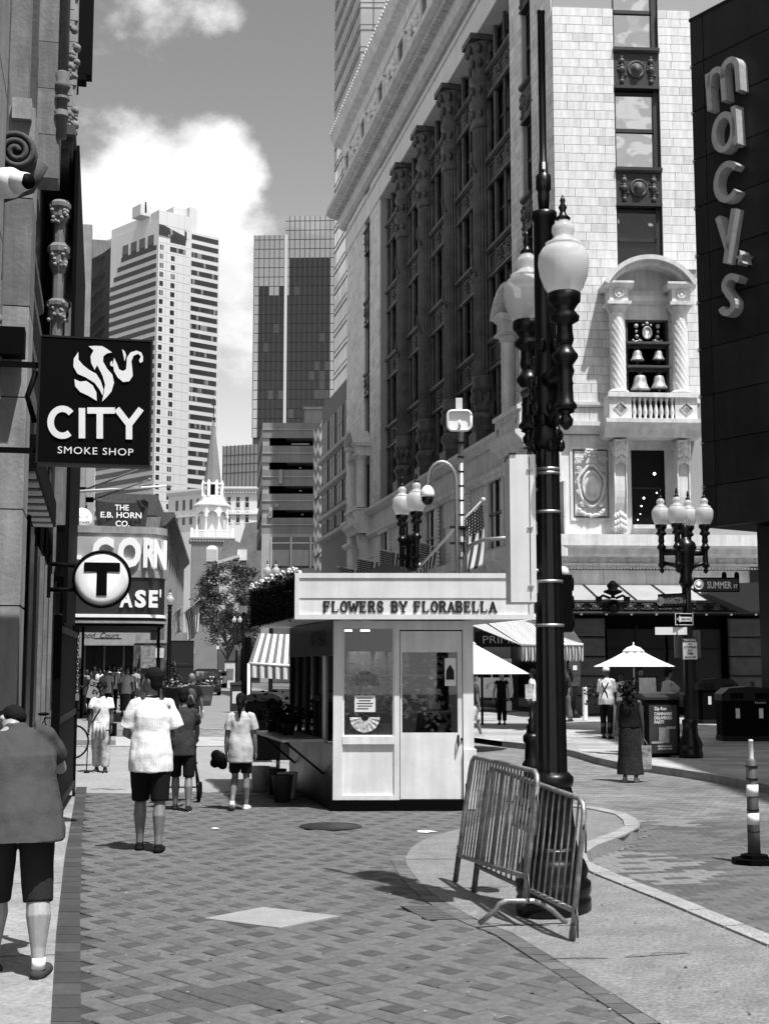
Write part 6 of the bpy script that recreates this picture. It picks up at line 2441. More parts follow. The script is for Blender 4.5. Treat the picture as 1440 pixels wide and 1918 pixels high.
mb.add([(xR, .12, .02), (xR + qx, qy, .02), (xR + qx, qy, zT), (xR, .12, zT), (xR - .05, .12, .02), (xR + qx - .05, qy, .02), (xR + qx - .05, qy, zT), (xR - .05, .12, zT)],
 [(0, 1, 2, 3), (7, 6, 5, 4), (1, 5, 6, 2), (3, 7, 4, 0), (2, 6, 7, 3)])
mb.build('far_side_wall', MATS['kiosk_inside'], ki)
fx0, fz1 = kp(553, 1075, -.32)
fx1, fz0 = kp(999, 1159, -.32)
mb = MB(FK)
mb.box(fx0, fx1, -.32, -.28, fz0, fz1)
fas = mb.build('fascia', M_kw, ki)
mb = MB(FK)
bw_ = .055
mb.box(fx0 - .004, fx1 + .004, -.345, -.32, fz1 - bw_, fz1 + .01)
mb.box(fx0 - .004, fx1 + .004, -.345, -.32, fz0 - .01, fz0 + bw_)
mb.box(fx0 - .004, fx0 + bw_, -.345, -.32, fz0 + bw_, fz1 - bw_)
mb.box(fx1 - bw_, fx1 + .004, -.345, -.32, fz0 + bw_, fz1 - bw_)
mb.box(fx0 + bw_, fx1 - bw_, -.330, -.32, fz0 + (fz1 - fz0) * .46, fz1 - bw_)
mb.build('fascia_trim', M_kg, fas)
M_lb = mat('kiosk_letter_black', .006, .4)
FONT = {
 'F': ([[(.12, 0), (.12, 1)], [(.12, 1), (.82, 1)], [(.12, .52), (.62, .52)]], [(.12, 0, .22), (.12, 1, .2)], [(.82, .9, .14), (.62, .52, .12)]),
 'L': ([[(.16, 0), (.16, 1)], [(.16, 0), (.82, 0)]], [(.16, 0, .22), (.16, 1, .24)], [(.82, .12, .16)]),
 'O': ([arc(.5, .5, .40, .5, 0, 360, 18)], [], []),
 'W': ([[(.05, 1), (.28, 0)], [(.28, 0), (.5, .85)], [(.5, .85), (.72, 0)], [(.72, 0), (.95, 1)]], [(.05, 1, .2), (.95, 1, .2)], []),
 'E': ([[(.14, 0), (.14, 1)], [(.14, 1), (.8, 1)], [(.14, .52), (.6, .52)], [(.14, 0), (.82, 0)]], [(.14, 0, .2), (.14, 1, .2)], [(.8, .9, .14), (.82, .1, .14), (.6, .52, .12)]),
 'R': ([[(.15, 0), (.15, 1)], [(.15, 1), (.5, 1)] + arc(.5, .76, .30, .24, 90, -90, 8) + [(.15, .52)], [(.5, .5), (.85, 0)]], [(.15, 0, .22), (.15, 1, .2), (.85, 0, .18)], []),
 'S': ([[(.8, .78)] + arc(.5, .75, .32, .25, 40, 250, 10) + arc(.5, .25, .32, .25, 80, -150, 10)], [], [(.8, .84, .14), (.2, .16, .14)]),
 'B': ([[(.15, 0), (.15, 1)], [(.15, 1), (.5, 1)] + arc(.5, .76, .26, .24, 90, -90, 8) + [(.15, .52)], [(.5, .52)] + arc(.5, .26, .32, .26, 90, -90, 8) + [(.15, 0)]], [(.13, 0, .2), (.13, 1, .2)], []),
 'Y': ([[(.08, 1), (.5, .45)], [(.92, 1), (.5, .45)], [(.5, .45), (.5, 0)]], [(.08, 1, .22), (.92, 1, .22), (.5, 0, .25)], []),
 'A': ([[(.08, 0), (.5, 1)], [(.5, 1), (.92, 0)], [(.25, .36), (.75, .36)]], [(.08, 0, .22), (.92, 0, .22)], []),
}
def slab_letter(c_, x, z, w, h, y0, y1):
 mb_ = MB(FK)
 st_, ser, tip = FONT[c_]
 for k, s_ in enumerate(st_):
  pts = [(x + a * w, z + b * h) for a, b in s_]
  thick = .19 * h if not (len(s_) == 2 and abs(s_[0][1] - s_[1][1]) < .05) else .13 * h
  cl = c_ == 'O'
  stroke(mb_, pts[:-1] if cl else pts, thick, y0 - .001 * k, y1, closed=cl)
 for (a, b, l_) in ser:
  mb_.box(x + (a - l_) * w, x + (a + l_) * w, y0 - .004, y1, z + b * h - (.065 * h if b > .5 else .065 * h), z + b * h + .065 * h)
 for (a, b, l_) in tip:
  mb_.box(x + (a - .05) * w, x + (a + .05) * w, y0 - .003, y1, z + (b - l_) * h, z + (b + l_) * h)
 return mb_
lx0, lz0 = kp(606, 1146, -.34)
lx1, lz1 = kp(932, 1128, -.36)
h = lz1 - lz0
h = kp(700, 1127, -.36)[1] - kp(700, 1146, -.36)[1]
words = 'FLOWERS BY FLORABELLA'
adv = [1.35 if c_ == 'W' else .75 if c_ == ' ' else 1.0 for c_ in words]
unit = (lx1 - lx0) / sum(adv)
x = lx0
for c_, a_ in zip(words, adv):
 if c_ != ' ':
  slab_letter(c_, x, lz0, unit * a_ * .86, h, -.338, -.318).build('fascia_letter', M_lb, fas)
 x += unit * a_
mb = MB(FK)
ox, oy = qx * 1.25, qy * 1.25
for (z0_, z1_, nm_, m_) in ((fz0, fz0 + .04, 'soffit', M_kg), (fz1 - .06, fz1 - .02, 'roof', M_kg)):
 mb = MB(FK)
 mb.prism([(fx0 + .01, -.275), (fx1 - .01, -.275), (fx1 - .01 + ox, oy), (fx0 + .01 + ox, oy)], z0_, z1_)
 mb.build(nm_, m_, ki)
mb = MB(FK)
mb.add([(fx1, -.28, fz0), (fx1 + ox, oy, fz0), (fx1 + ox, oy, fz1), (fx1, -.28, fz1), (fx1 - .04, -.28, fz0), (fx1 - .04 + ox, oy, fz0), (fx1 - .04 + ox, oy, fz1), (fx1 - .04, -.28, fz1)],
 [(0, 1, 2, 3), (7, 6, 5, 4), (1, 5, 6, 2), (0, 3, 7, 4), (2, 6, 7, 3), (0, 4, 5, 1)])
mb.build('fascia_return', M_kg, ki)
mb = MB(FK)
mb.add([(fx0, -.30, fz0 + .02), (fx0 + ox, oy, fz0 + .02), (fx0 + ox, oy, fz1 - .02), (fx0, -.30, fz1 - .02), (fx0 + .05, -.28, fz0 + .02), (fx0 + .05 + ox, oy, fz0 + .02), (fx0 + .05 + ox, oy, fz1 - .02), (fx0 + .05, -.28, fz1 - .02)],
 [(3, 2, 1, 0), (4, 5, 6, 7), (2, 6, 5, 1), (0, 4, 7, 3), (3, 7, 6, 2), (1, 5, 4, 0)])
mb.build('planted_fascia', M_blackm, ki)
def leaves(mb_, n_, fn, size, flat=.3):
 for _ in range(n_):
  p_ = fn()
  a = random.uniform(0, 6.283)
  el = random.uniform(-.6, .9)
  d1 = Vector((math.cos(a) * math.cos(el), math.sin(a) * math.cos(el), math.sin(el)))
  d2 = d1.cross(Vector((random.uniform(-1, 1), random.uniform(-1, 1), random.uniform(-1, 1)))).normalized()
  s_ = size * random.uniform(.6, 1.3)
  mb_.add([p_, p_ + d1 * s_ * .5 + d2 * s_ * .28, p_ + d1 * s_, p_ + d1 * s_ * .5 - d2 * s_ * .28], [(0, 1, 2, 3)])
M_leafd = mat('dark_ivy', .006, .7, spec=.1)
M_leaf = mat('leaf_green_grey', .03, .7, spec=.2)
M_flow = mat('pale_flower', .6, .7)
ed = FK.to_3x3()
def side_pt():
 t_ = random.random()
 p_ = FK @ Vector((fx0 + ox * t_ - random.uniform(.0, .07), -.28 + (oy + .28) * t_, random.uniform(fz0, fz1)))
 return p_
mb = MB()
leaves(mb, 1500, side_pt, .05)
mb.build('ivy', M_leafd, ki, kind='stuff')
mb = MB()
mbf = MB()
for t_ in np.linspace(0.05, 1, 60):
 for _ in range(12):
  p_ = FK @ Vector((fx0 + ox * t_ + random.uniform(-.06, .10), -.28 + (oy + .28) * t_, fz1 + random.uniform(-.06, .05)))
  leaves(mb, 1, lambda: p_, .08)
  if random.random() < .2:
   mbf.sphere(p_ + Vector((0, 0, .06)), random.uniform(.02, .035), 6, 4)
mb.build('roof_foliage', M_leaf, ki, kind='stuff')
mbf.build('roof_flowers', M_flow, ki, kind='stuff')
px_, pz_ = kp(725, 1075, .6)
mb = MB(FK)
mb.slab([(px_ - .62, pz_ - .1), (px_ + .62, pz_ - .1), (px_, pz_ + .16)], .6, 1.6)
mb.build('roof_gablet', M_dark, ki)
M_in = mat('kiosk_shelf', .2, .6, nscale=5, namt=.5)
for z_ in (.75, 1.25, 1.75):
 MB(FK).box(.1, xR - .25, .75, 1.05, z_, z_ + .03).build('shelf', M_in, ki)
random.seed(31)
mb = MB(FK)
for k in range(26):
 x_ = random.uniform(.15, xR - .35)
 z_ = random.choice((.78, 1.28, 1.78))
 r_ = random.uniform(.04, .09)
 mb.lathe([(r_ * .7, 0), (r_, .1), (r_ * .9, random.uniform(.14, .3)), (r_ * .5, .32)], (x_, .9, z_), 10)
mb.build('vases', mat('vase_mix', .5, .3, nscale=2, namt=.9), ki, kind='stuff')
mb = MB()
for k in range(40):
 c_ = FK @ Vector((random.uniform(.15, xR - .3), random.uniform(.35, .95), random.uniform(1.0, 2.0)))
 leaves(mb, 14, lambda: c_ + Vector((random.gauss(0, .08), random.gauss(0, .08), random.gauss(0, .08))), .10)
mb.build('cut_flowers', mat('flower_mix', .45, .6, nscale=2.5, namt=.95), ki, kind='stuff')
for (x_, y_) in ((642, 1170), (675, 1178)):
 a_, b_ = kp(x_, y_, .8)
 MB(FK).box(a_, a_ + .13, .75, .80, zT - .12, zT - .10).build('strip_light', M_lamp, ki)
def fan(px, py, rad, up, m_):
 cx_, cz_ = kp(px, py, .0)
 mb_ = MB(FK)
 N = 18
 for k in range(N):
  a0_, a1_ = math.pi * k / N, math.pi * (k + 1) / N
  s_ = 1 if up else -1
  y0_ = .012 if k % 2 else .022
  mb_.add([(cx_ + .25 * rad * math.cos(a0_), .02, cz_ + s_ * .25 * rad * math.sin(a0_)), (cx_ + rad * math.cos(a0_), y0_, cz_ + s_ * rad * math.sin(a0_)),
    (cx_ + rad * math.cos(a1_), .034 - y0_, cz_ + s_ * rad * math.sin(a1_)), (cx_ + .25 * rad * math.cos(a1_), .02, cz_ + s_ * .25 * rad * math.sin(a1_))],
    [(0, 1, 2, 3)])
 o_ = mb_.build('folding_fan', m_, None)
 return o_
o = fan(684, 1284, .19, True, mat('fan_print', .20, .6, nscale=18, namt=.8))
tag(o, 'open patterned paper fan standing upright in kiosk window', 'fan')
o = fan(683, 1344, .20, False, mat('fan_lace', .45, .6, nscale=22, namt=.7))
tag(o, 'open pale lace fan hanging upside down in kiosk window', 'fan')
MB(FK).box(*[v for v in (kp(664, 1300)[0], kp(703, 1300)[0])], .010, .022, kp(680, 1334)[1], kp(680, 1303)[1]).build('notice', M_sw, w)
mb = MB(FK)
for k, (a_, b_) in enumerate([(668, 698), (672, 694), (668, 699), (670, 697), (668, 690)]):
 z_ = kp(680, 1308 + k * 5)[1]
 mb.box(kp(a_, 1310)[0], kp(b_, 1310)[0], .006, .0095, z_, z_ + .008)
mb.build('notice_text', M_dark, w)
mb = MB(FK)
zq0, zq1 = kp(845, 1285)[1], kp(845, 1233)[1]
mb.box(kp(833, 1260)[0], kp(854, 1260)[0], .02, .03, zq0, zq1)
po = mb.build('poster', M_sw, d_)
mb = MB(FK)
cx_, cz_ = kp(843, 1262)
mb.slab([(cx_ - .055, cz_ - .08), (cx_ + .055, cz_ - .08), (cx_ + .05, cz_ + .04), (cx_, cz_ + .12), (cx_ - .05, cz_ + .04)], .012, .019)
mb.build('poster_print', M_dark, po)
random.seed(41)
for k, (s_, out, hh, lab) in enumerate([(.5, .35, .4, 'dark leafy pot plant at far end of kiosk counter'), (1.1, .3, .34, 'bushy dark pot plant in middle of kiosk counter'), (1.75, .32, .3, 'low dark pot plant at near end of kiosk counter')]):
 pl = thing('pot_plant', lab, 'plant', tuple(FKs @ Vector((s_, -out, zc_ + .036))), group='plants on the kiosk counter')
 c_ = FKs @ Vector((s_, -out, zc_ + .036))
 MB().lathe([(.07, 0), (.10, .14), (.105, .15), (.08, .15)], tuple(c_), 12).build('pot', M_dark, pl)
 mb = MB()
 leaves(mb, 160, lambda: c_ + Vector((random.gauss(0, .11), random.gauss(0, .11), .16 + abs(random.gauss(0, hh * .4)))), .1)
 mb.build('foliage', M_leafd, pl)
for k, (s_, out, v_, lab) in enumerate([(.9, .35, .02, 'dark flower bucket under the kiosk counter'), (1.55, .3, .55, 'white flower bucket under the kiosk counter'), (2.0, .45, .03, 'dark flower bucket nearest the kiosk corner'), (.3, .5, .4, 'pale bucket on the ground at far counter end')]):
 c_ = FKs @ Vector((s_, -out, 0.004))
 o = MB().lathe([(.11, 0), (.15, .36), (.155, .37), (.145, .37), (.11, .05)], tuple(c_), 16).build('flower_bucket', mat('bucket_%d' % k, v_, .45))
 tag(o, lab, 'bucket', 'buckets under the kiosk counter')
cr = thing('handbag_stand', 'dark round-topped cart standing left of the kiosk counter', 'cart', tuple(G(492, 1440)))
c_ = G(492, 1440)
MB().box(c_.x - .35, c_.x + .35, c_.y - .3, c_.y + .3, .2, 1.25).build('body', M_blackm, cr)
mb = MB(Matrix.Translation((c_.x, c_.y, 0)))
mb.slab([(-.36, 1.25), (.36, 1.25), (.34, 1.33), (.2, 1.40), (-.2, 1.40), (-.34, 1.33)], -.31, .31)
mb.build('lid', mat('cart_lid', .02, .3, metal=.2), cr)
for sx_ in (-1, 1):
 MB(Matrix.Translation((c_.x + sx_ * .3, c_.y - .2, .1)) @ Matrix.Rotation(R(90), 4, 'Y')).lathe([(.04, -.03), (.1, -.03), (.1, .03), (.04, .03)], n=16).build('wheel', M_dark, cr)
M_globe = bpy.data.materials.new('frosted_globe')
M_globe.use_nodes = True
_nt = M_globe.node_tree
_p = _nt.nodes['Principled BSDF']
_p.inputs['Base Color'].default_value = (.78, .78, .78, 1)
_p.inputs['Roughness'].default_value = .22
_tl = _nt.nodes.new('ShaderNodeBsdfTranslucent')
_tl.inputs['Color'].default_value = (.8, .8, .8, 1)
_tp = _nt.nodes.new('ShaderNodeBsdfTransparent')
_m1 = _nt.nodes.new('ShaderNodeMixShader')
_m1.inputs[0].default_value = .45
_m2 = _nt.nodes.new('ShaderNodeMixShader')
_m2.inputs[0].default_value = .30
_out = _nt.nodes['Material Output']
_nt.links.new(_p.outputs[0], _m1.inputs[1])
_nt.links.new(_tl.outputs[0], _m1.inputs[2])
_nt.links.new(_m1.outputs[0], _m2.inputs[1])
_nt.links.new(_tp.outputs[0], _m2.inputs[2])
_nt.links.new(_m2.outputs[0], _out.inputs['Surface'])
def globe_parts(parent, c, s=1.0, n=28):
 g_ = MB().lathe([(.115 * s, 0), (.15 * s, .05 * s), (.185 * s, .15 * s), (.197 * s, .24 * s), (.19 * s, .31 * s), (.16 * s, .36 * s), (.135 * s, .375 * s)], tuple(c), n).build('globe', M_globe, parent)
 MB().lathe([(.138 * s, .372 * s), (.138 * s, .40 * s), (.09 * s, .425 * s), (.075 * s, .46 * s), (.088 * s, .50 * s), (.085 * s, .535 * s), (.055 * s, .57 * s), (.045 * s, .585 * s)], tuple(c), n).build('glass_cap', M_globe, g_)
 MB().lathe([(.05 * s, .585 * s), (.06 * s, .60 * s), (.03 * s, .63 * s), (.022 * s, .66 * s), (.034 * s, .69 * s), (.016 * s, .72 * s), (.022 * s, .745 * s), (.004 * s, .79 * s)], tuple(c), 14).build('finial', M_black, g_)
 MB().lathe([(.05, .03 * s), (.05, .3 * s)], tuple(c), 10).build('lamp_tube', M_white, g_)
 MB().lathe([(.05 * s, -.42 * s), (.07 * s, -.36 * s), (.062 * s, -.30 * s), (.06 * s, -.24 * s), (.11 * s, -.21 * s), (.115 * s, -.18 * s), (.075 * s, -.13 * s), (.10 * s, -.09 * s), (.125 * s, -.06 * s), (.128 * s, .0), (.11 * s, .012 * s)], tuple(c), n).build('globe_holder', M_black, parent)
def arm(parent, c0_, c1, s=1.0):
 a_, b_ = Vector(c0_), Vector(c1)
 mb_ = MB()
 mb_.lathe([(.05 * s, 0), (.085 * s, .03 * s), (.085 * s, .05 * s), (.062 * s, .08 * s), (.056 * s, .2 * s), (.062 * s, .22 * s), (.055 * s, .24 * s), (.058 * s, .36 * s), (.10 * s, .42 * s), (.10 * s, .44 * s), (.075 * s, .47 * s), (.05 * s, .52 * s)], (b_.x, b_.y, b_.z - .92 * s), 18)
 mb_.lathe([(.012 * s, -.14 * s), (.05 * s, -.1 * s), (.055 * s, -.06 * s), (.03 * s, -.02 * s), (.07 * s, 0)], (b_.x, b_.y, b_.z - .92 * s), 14)
 mb_.tube([(a_.x, a_.y, b_.z - .60 * s), (b_.x, b_.y, b_.z - .60 * s)], .075 * s, 10)
 mb_.tube([(a_.x, a_.y, b_.z - 1.0 * s), a_.lerp(b_, .5) + Vector((0, 0, b_.z - a_.lerp(b_, .5).z - .88 * s)), (b_.x, b_.y, b_.z - .82 * s)], .045 * s, 8)
 mb_.build('bracket_arm', M_black, parent)
LB = Vector((1.285, 10.42, 0))
LB.z = isl_z(LB.x, LB.y) - .01
lamp = thing('street_lamp', 'tall black double-globe street lamp standing on the concrete island in front', 'lamp', tuple(LB), group='cast iron street lamps')
mb = MB()
mb.lathe([(.285, 0), (.285, .12), (.27, .14), (.285, .17), (.285, .24), (.25, .27), (.27, .33), (.24, .40), (.20, .44), (.22, .47), (.19, .50)], tuple(LB), 32)
mb.build('base', M_black, lamp)
mb = MB()
mb.lathe([(.19, .5), (.18, .55), (.165, .70), (.15, .85), (.16, .9), (.145, .95)], tuple(LB), 40, flute=.10, smooth=False)
mb.lathe([(.155, .95), (.165, .98), (.165, 1.02), (.125, 1.06)], tuple(LB), 32)
mb.build('fluted_foot', M_black, lamp)
zA = 4.05
MB().lathe([(.122, 1.0), (.085, zA), (.083, zA + 1.15)], tuple(LB), 28, flute=.05, smooth=False).build('shaft', M_black, lamp)
zg = Z(549, 9.98)
zg2 = Z(590, 10.82)
zg2 = zg
gp1 = LB + Vector((.095, -.42, 0))
gp2 = LB + Vector((-.095, .42, 0))
gp1.z = gp2.z = zg
arm(lamp, LB, gp1)
arm(lamp, LB, gp2)
globe_parts(lamp, gp1)
globe_parts(lamp, gp2)
zt_ = Z(410, 10.42)
mb = MB()
mb.lathe([(.09, zg - 1.15), (.13, zg - 1.1), (.10, zg - .95), (.11, zg - .6), (.085, zg - .4), (.085, zt_ - .02), (.105, zt_), (.105, zt_ + .05), (.05, zt_ + .07)], (LB.x, LB.y, 0), 24)
mb.build('upper_shaft', M_black, lamp)
random.seed(4)
mb = MB()
for k in range(26):
 a = 2 * math.pi * k / 13
 z_ = zg - 1.12 + .5 * (k % 5) / 5 + (.4 if k % 3 == 0 else 0)
 mb.sphere((LB.x + .115 * math.cos(a), LB.y + .115 * math.sin(a), z_), .035, 7, 5, s=(1, 1, 1.5))
mb.build('leaf_collar', M_black, lamp, kind='stuff')
mb = MB()
q = Vector((LB.x, LB.y, 0))
mb.lathe([(.04, zt_ + .05), (.05, zt_ + .20), (.046, zt_ + .23), (.062, zt_ + .25), (.062, zt_ + .36), (.04, zt_ + .38), (.036, zt_ + .47), (.03, zt_ + .48), (.03, Z(24, 10.42)), (.034, Z(24, 10.42)), (.034, Z(20, 10.42))], tuple(q), 14)
mb.build('antenna_mast', M_black, lamp)
MB().box(LB.x - .012, LB.x + .012, LB.y - .055, LB.y - .045, zt_ + .40, zt_ + .46).build('mast_label', M_sw, lamp)
for py in (880, 888, 960, 1090, 1172):
 z_ = Z(py, 10.42)
 rr = .122 + (.085 - .122) * (z_ - LB.z - 1.0) / (zA - 1.0) + .006
 MB().lathe([(rr, z_ - .012), (rr, z_ + .012)], (LB.x, LB.y, 0), 24).build('steel_band', M_steel, lamp)
sg = thing('signal_cabinet', 'tall narrow white metal cabinet clamped left of the near lamp post', 'cabinet', tuple(P(972, 1130, 10.3)))
xa, xb = P(955, 990, 10.22).x, P(1003, 990, 10.22).x
xl = P(943, 990, 10.22).x
z0_, z1_ = Z(1128, 10.22), Z(852, 10.22)
M_gal = mat('pale_aluminium', .62, .4, metal=.1, nscale=3, namt=.06, streak=.08)
mb = MB()
mb.box(xa, xb, 10.20, 10.62, z0_, z1_)
mb.build('housing', M_gal, sg)
xm = P(992, 990, 10.2).x
MB().box(xm, xm + .004, 10.194, 10.2, z0_ + .02, z1_ - .02).build('hinge_line', M_dark, sg)
for k in range(3):
 z_ = z0_ + .12 + k * (z1_ - z0_ - .24) / 2
 MB().box(xm - .018, xm + .025, 10.188, 10.199, z_ - .006, z_ + .006).build('latch', M_steel, sg)
 MB().box(xb, xb + .012, 10.22, 10.26, z_ - .05, z_ + .05).build('hinge', M_steel, sg)
MB().box(xa - .004, xa + .05, 10.19, 10.63, z1_, z1_ + .012).build('top_lip', M_dark, sg)
MB().tube([(xm, 10.3, z1_ - .02), (xm + .01, 10.32, z1_ + .07), (xm + .03, 10.36, z1_ + .05), (xm + .04, 10.4, z1_ - .1)], .008, 6).build('cable', M_dark, sg)
MB().tube([(xb - .01, 10.36, z1_ - .25), (LB.x - .05, 10.42, z1_ - .25)], .02, 8).build('clamp', M_steel, sg)
MB().tube([(xb - .01, 10.36, z0_ + .25), (LB.x - .05, 10.42, z0_ + .25)], .02, 8).build('clamp', M_steel, sg)
sh = thing('traffic_signal', 'black traffic signal head fixed behind the near lamp post', 'traffic light', tuple(P(1058, 1185, 10.7)))
MB().box(P(1046, 1100, 10.7).x, P(1069, 1100, 10.7).x, 10.62, 10.8, Z(1184, 10.7), Z(1078, 10.7)).build('housing', M_blackm, sh)
for k in range(3):
 z_ = Z(1094 + k * 35, 10.7)
 MB(Matrix.Translation((P(1069, 1100, 10.7).x, 10.71, z_)) @ Matrix.Rotation(R(90), 4, 'Y')).lathe([(.055, 0), (.055, .02), (.05, .02), (.05, 0)], n=16).build('visor', M_blackm, sh)
MB().sphere(P(1054, 1072, 10.7), .05, 12, 8).build('white_dome', M_sw, sh)
MB().tube([(P(1046, 1130, 10.7).x, 10.7, Z(1130, 10.7)), (LB.x, 10.45, Z(1130, 10.7))], .025, 8).build('bracket', M_black, sh)
RB = G(1298, 1421, .12)
RB.y += .2
rl = thing('street_lamp', 'black four-globe street lamp carrying street name signs, right footway', 'lamp', tuple(RB), group='cast iron street lamps')
YL = RB.y
mb = MB()
mb.lathe([(.235, 0), (.235, .10), (.215, .13), (.225, .20), (.235, .24), (.22, .30), (.155, .45), (.14, .62), (.155, .66), (.155, .72), (.11, .76)], tuple(RB), 28)
mb.build('base', M_black, rl)
zq = Z(1012, YL)
MB().lathe([(.11, .72), (.085, zq - .2), (.085, zq + .1)], tuple(RB), 20, flute=.05, smooth=False).build('shaft', M_black, rl)
zgl = Z(984, YL)
for (dx, dy) in ((-.42, .12), (-.19, -.30), (.18, .34), (.40, -.10)):
 gq = Vector((RB.x + dx - .03, RB.y + dy, zgl + (0.02 if dy > 0 else 0)))
 arm(rl, RB, gq, .92)
 globe_parts(rl, gq, .92, 20)
mb = MB()
mb.lathe([(.09, zq - .95), (.15, zq - .85), (.11, zq - .7), (.17, zq - .5), (.17, zq - .3), (.22, zq - .15), (.19, zq - .05), (.1, zq + .02), (.06, zq + .1), (.09, zq + .2), (.03, zq + .32), (0, zq + .36)], (RB.x, RB.y, 0), 20)
mb.build('crown', M_black, rl)
def board(parent_label, cat, cx, y0, y1, x0, x1, Yd, rz, m_face, m_edge, texts, name='street_sign', border=None, rad=0, emblem=None):
 c_ = P((x0 + x1) / 2, (y0 + y1) / 2, Yd)
 F_ = Matrix.Translation(c_) @ Matrix.Rotation(rz, 4, 'Z')
 k = Yd / FPX / math.cos(PITCH)
 w_, h_ = (x1 - x0) * k / math.cos(rz) / 2, (y1 - y0) * k / 2
 t = thing(name, parent_label, cat, tuple(c_))
 MB(F_).box(-w_, w_, -.012, .012, -h_, h_).build('plate', m_face, t)
 if border:
  mb_ = MB(F_)
  b_ = border[0]
  for a1, a2, b1, b2 in ((-w_, w_, h_ - b_, h_), (-w_, w_, -h_, -h_ + b_), (-w_, -w_ + b_, -h_ + b_, h_ - b_), (w_ - b_, w_, -h_ + b_, h_ - b_)):
   mb_.box(a1, a2, -.018, -.012, b1, b2)
  mb_.build('border', border[1], t)
 for (s_, fx, fz, hh, ww, m_, bd) in texts:
  mb_ = MB(F_)
  text(mb_, s_, fx * w_, fz * h_ - hh * h_ / 2, hh * h_, width=ww * 2 * w_, y=-.02, bold=bd, center=True)
  mb_.build('lettering', m_, t)
 return t, F_, w_, h_
M_sgd = mat('sign_dark_green', .022, .5)
M_sgw = mat('sign_bright_white', .75, .5)
t_, F_, w_, h_ = board('dark street name sign reading SUMMER ST on four-globe lamp', 'street sign', 0, 1082, 1109, 1299, 1384, YL - .25, R(0), M_sgd, None,
     [('SUMMER', .12, 0, .95, .53, M_sgw, .02), ('ST', .83, -.18, .5, .09, M_sgw, .02)], border=(.025, M_blackm))
MB(F_ @ Matrix.Translation((-w_ * .78, -.014, 0)) @ Matrix.Rotation(R(90), 4, 'X')).lathe([(.10, 0), (.10, .006), (.08, .006), (.08, .002), (.06, .002), (.06, .006), (0, .006)], n=20).build('seal', M_gal, t_)
for sx_ in (.35, .9):
 MB(F_ @ Matrix.Translation((w_ * sx_, 0, h_))).lathe([(.05, 0), (.05, .06), (.035, .1), (0, .12)], n=12).build('cap', M_blackm, t_)
t_, F_, w_, h_ = board('dark street name sign reading WASHINGTON ST on four-globe lamp', 'street sign', 0, 1112, 1138, 1239, 1281, YL - .1, R(-52), M_sgd, None,
     [('WASHINGTON', .05, 0, .9, .68, M_sgw, .01), ('ST', .88, -.2, .45, .08, M_sgw, .01)], border=(.025, M_blackm))
MB(F_ @ Matrix.Translation((-w_ * .84, -.014, 0)) @ Matrix.Rotation(R(90), 4, 'X')).lathe([(.09, 0), (.09, .006), (.06, .006), (.06, .002), (0, .002)], n=20).build('seal', M_gal, t_)
t_, F_, w_, h_ = board('small one way sign with white arrow pointing left', 'traffic sign', 0, 1149, 1171, 1263, 1298, YL - .16, R(12), M_blackm, None, [('ONE WAY', .22, 0, .45, .58, M_blackm, .03)], name='one_way_sign', border=(.012, M_sgw))
MB(F_).slab([(-w_ * .82, 0), (-w_ * .45, -h_ * .6), (-w_ * .45, -h_ * .38), (w_ * .86, -h_ * .38), (w_ * .86, h_ * .38), (-w_ * .45, h_ * .38), (-w_ * .45, h_ * .6)], -.018, -.0125).build('arrow', M_sgw, t_)
t_, F_, w_, h_ = board('blank white arrow-shaped plate under the one way sign', 'traffic sign', 0, 1175, 1189, 1227, 1286, YL - .15, R(0), M_sgw, None, [], name='blank_plate')
t_, F_, w_, h_ = board('white tow zone no stopping sign on four-globe lamp', 'traffic sign', 0, 1195, 1236, 1278, 1306, YL - .17, R(-6), M_sgw, None,
     [('TOW ZONE', 0, .78, .2, .8, M_sgw, .02), ('NO', 0, .42, .2, .3, M_blackm, .02), ('STOPPING', 0, .14, .2, .8, M_blackm, .02), ('ANY', 0, -.14, .2, .36, M_blackm, .02), ('TIME', 0, -.42, .2, .42, M_blackm, .02)], name='tow_zone_sign', border=(.010, M_blackm))
MB(F_).box(-w_ * .9, w_ * .9, -.0175, -.0125, h_ * .62, h_ * .93).build('black_header', M_blackm, t_)
MB(F_).box(-w_ * .55, w_ * .55, -.018, -.0125, -h_ * .77, -h_ * .72).slab([(-w_ * .75, -h_ * .745), (-w_ * .5, -h_ * .83), (-w_ * .5, -h_ * .66)], -.018, -.0125).slab([(w_ * .75, -h_ * .745), (w_ * .5, -h_ * .66), (w_ * .5, -h_ * .83)], -.018, -.0125).build('arrow', M_blackm, t_)
t_, F_, w_, h_ = board('grey back of a square sign behind the tow zone sign', 'traffic sign', 0, 1181, 1232, 1263, 1311, YL + .14, R(-3), mat('sign_back_grey', .10, .4, metal=.4), None, [], name='sign_back')
mlb = P(771, 1250, 25.0)
ml = thing('street_lamp', 'black double-globe street lamp rising behind the flower kiosk', 'lamp', (mlb.x, 25.0, 0), group='cast iron street lamps')
MB().lathe([(.25, 0), (.25, .2), (.2, .3), (.15, .7), (.10, .8), (.085, 3.3)], (mlb.x, 25, 0), 16).build('shaft', M_black, ml)
zz_ = Z(962, 25)
for dx, dy in ((-.17, .28), (.09, -.28)):
 gq = Vector((mlb.x + dx, 25 + dy, zz_))
 arm(ml, (mlb.x, 25, 0), gq, .95)
 globe_parts(ml, gq, .95, 20)
MB().lathe([(.1, zz_ - 1.1), (.13, zz_ - 1.0), (.1, zz_ - .8), (.12, zz_ - .5), (.06, zz_ - .4)], (mlb.x, 25, 0), 14).build('crown', M_black, ml)
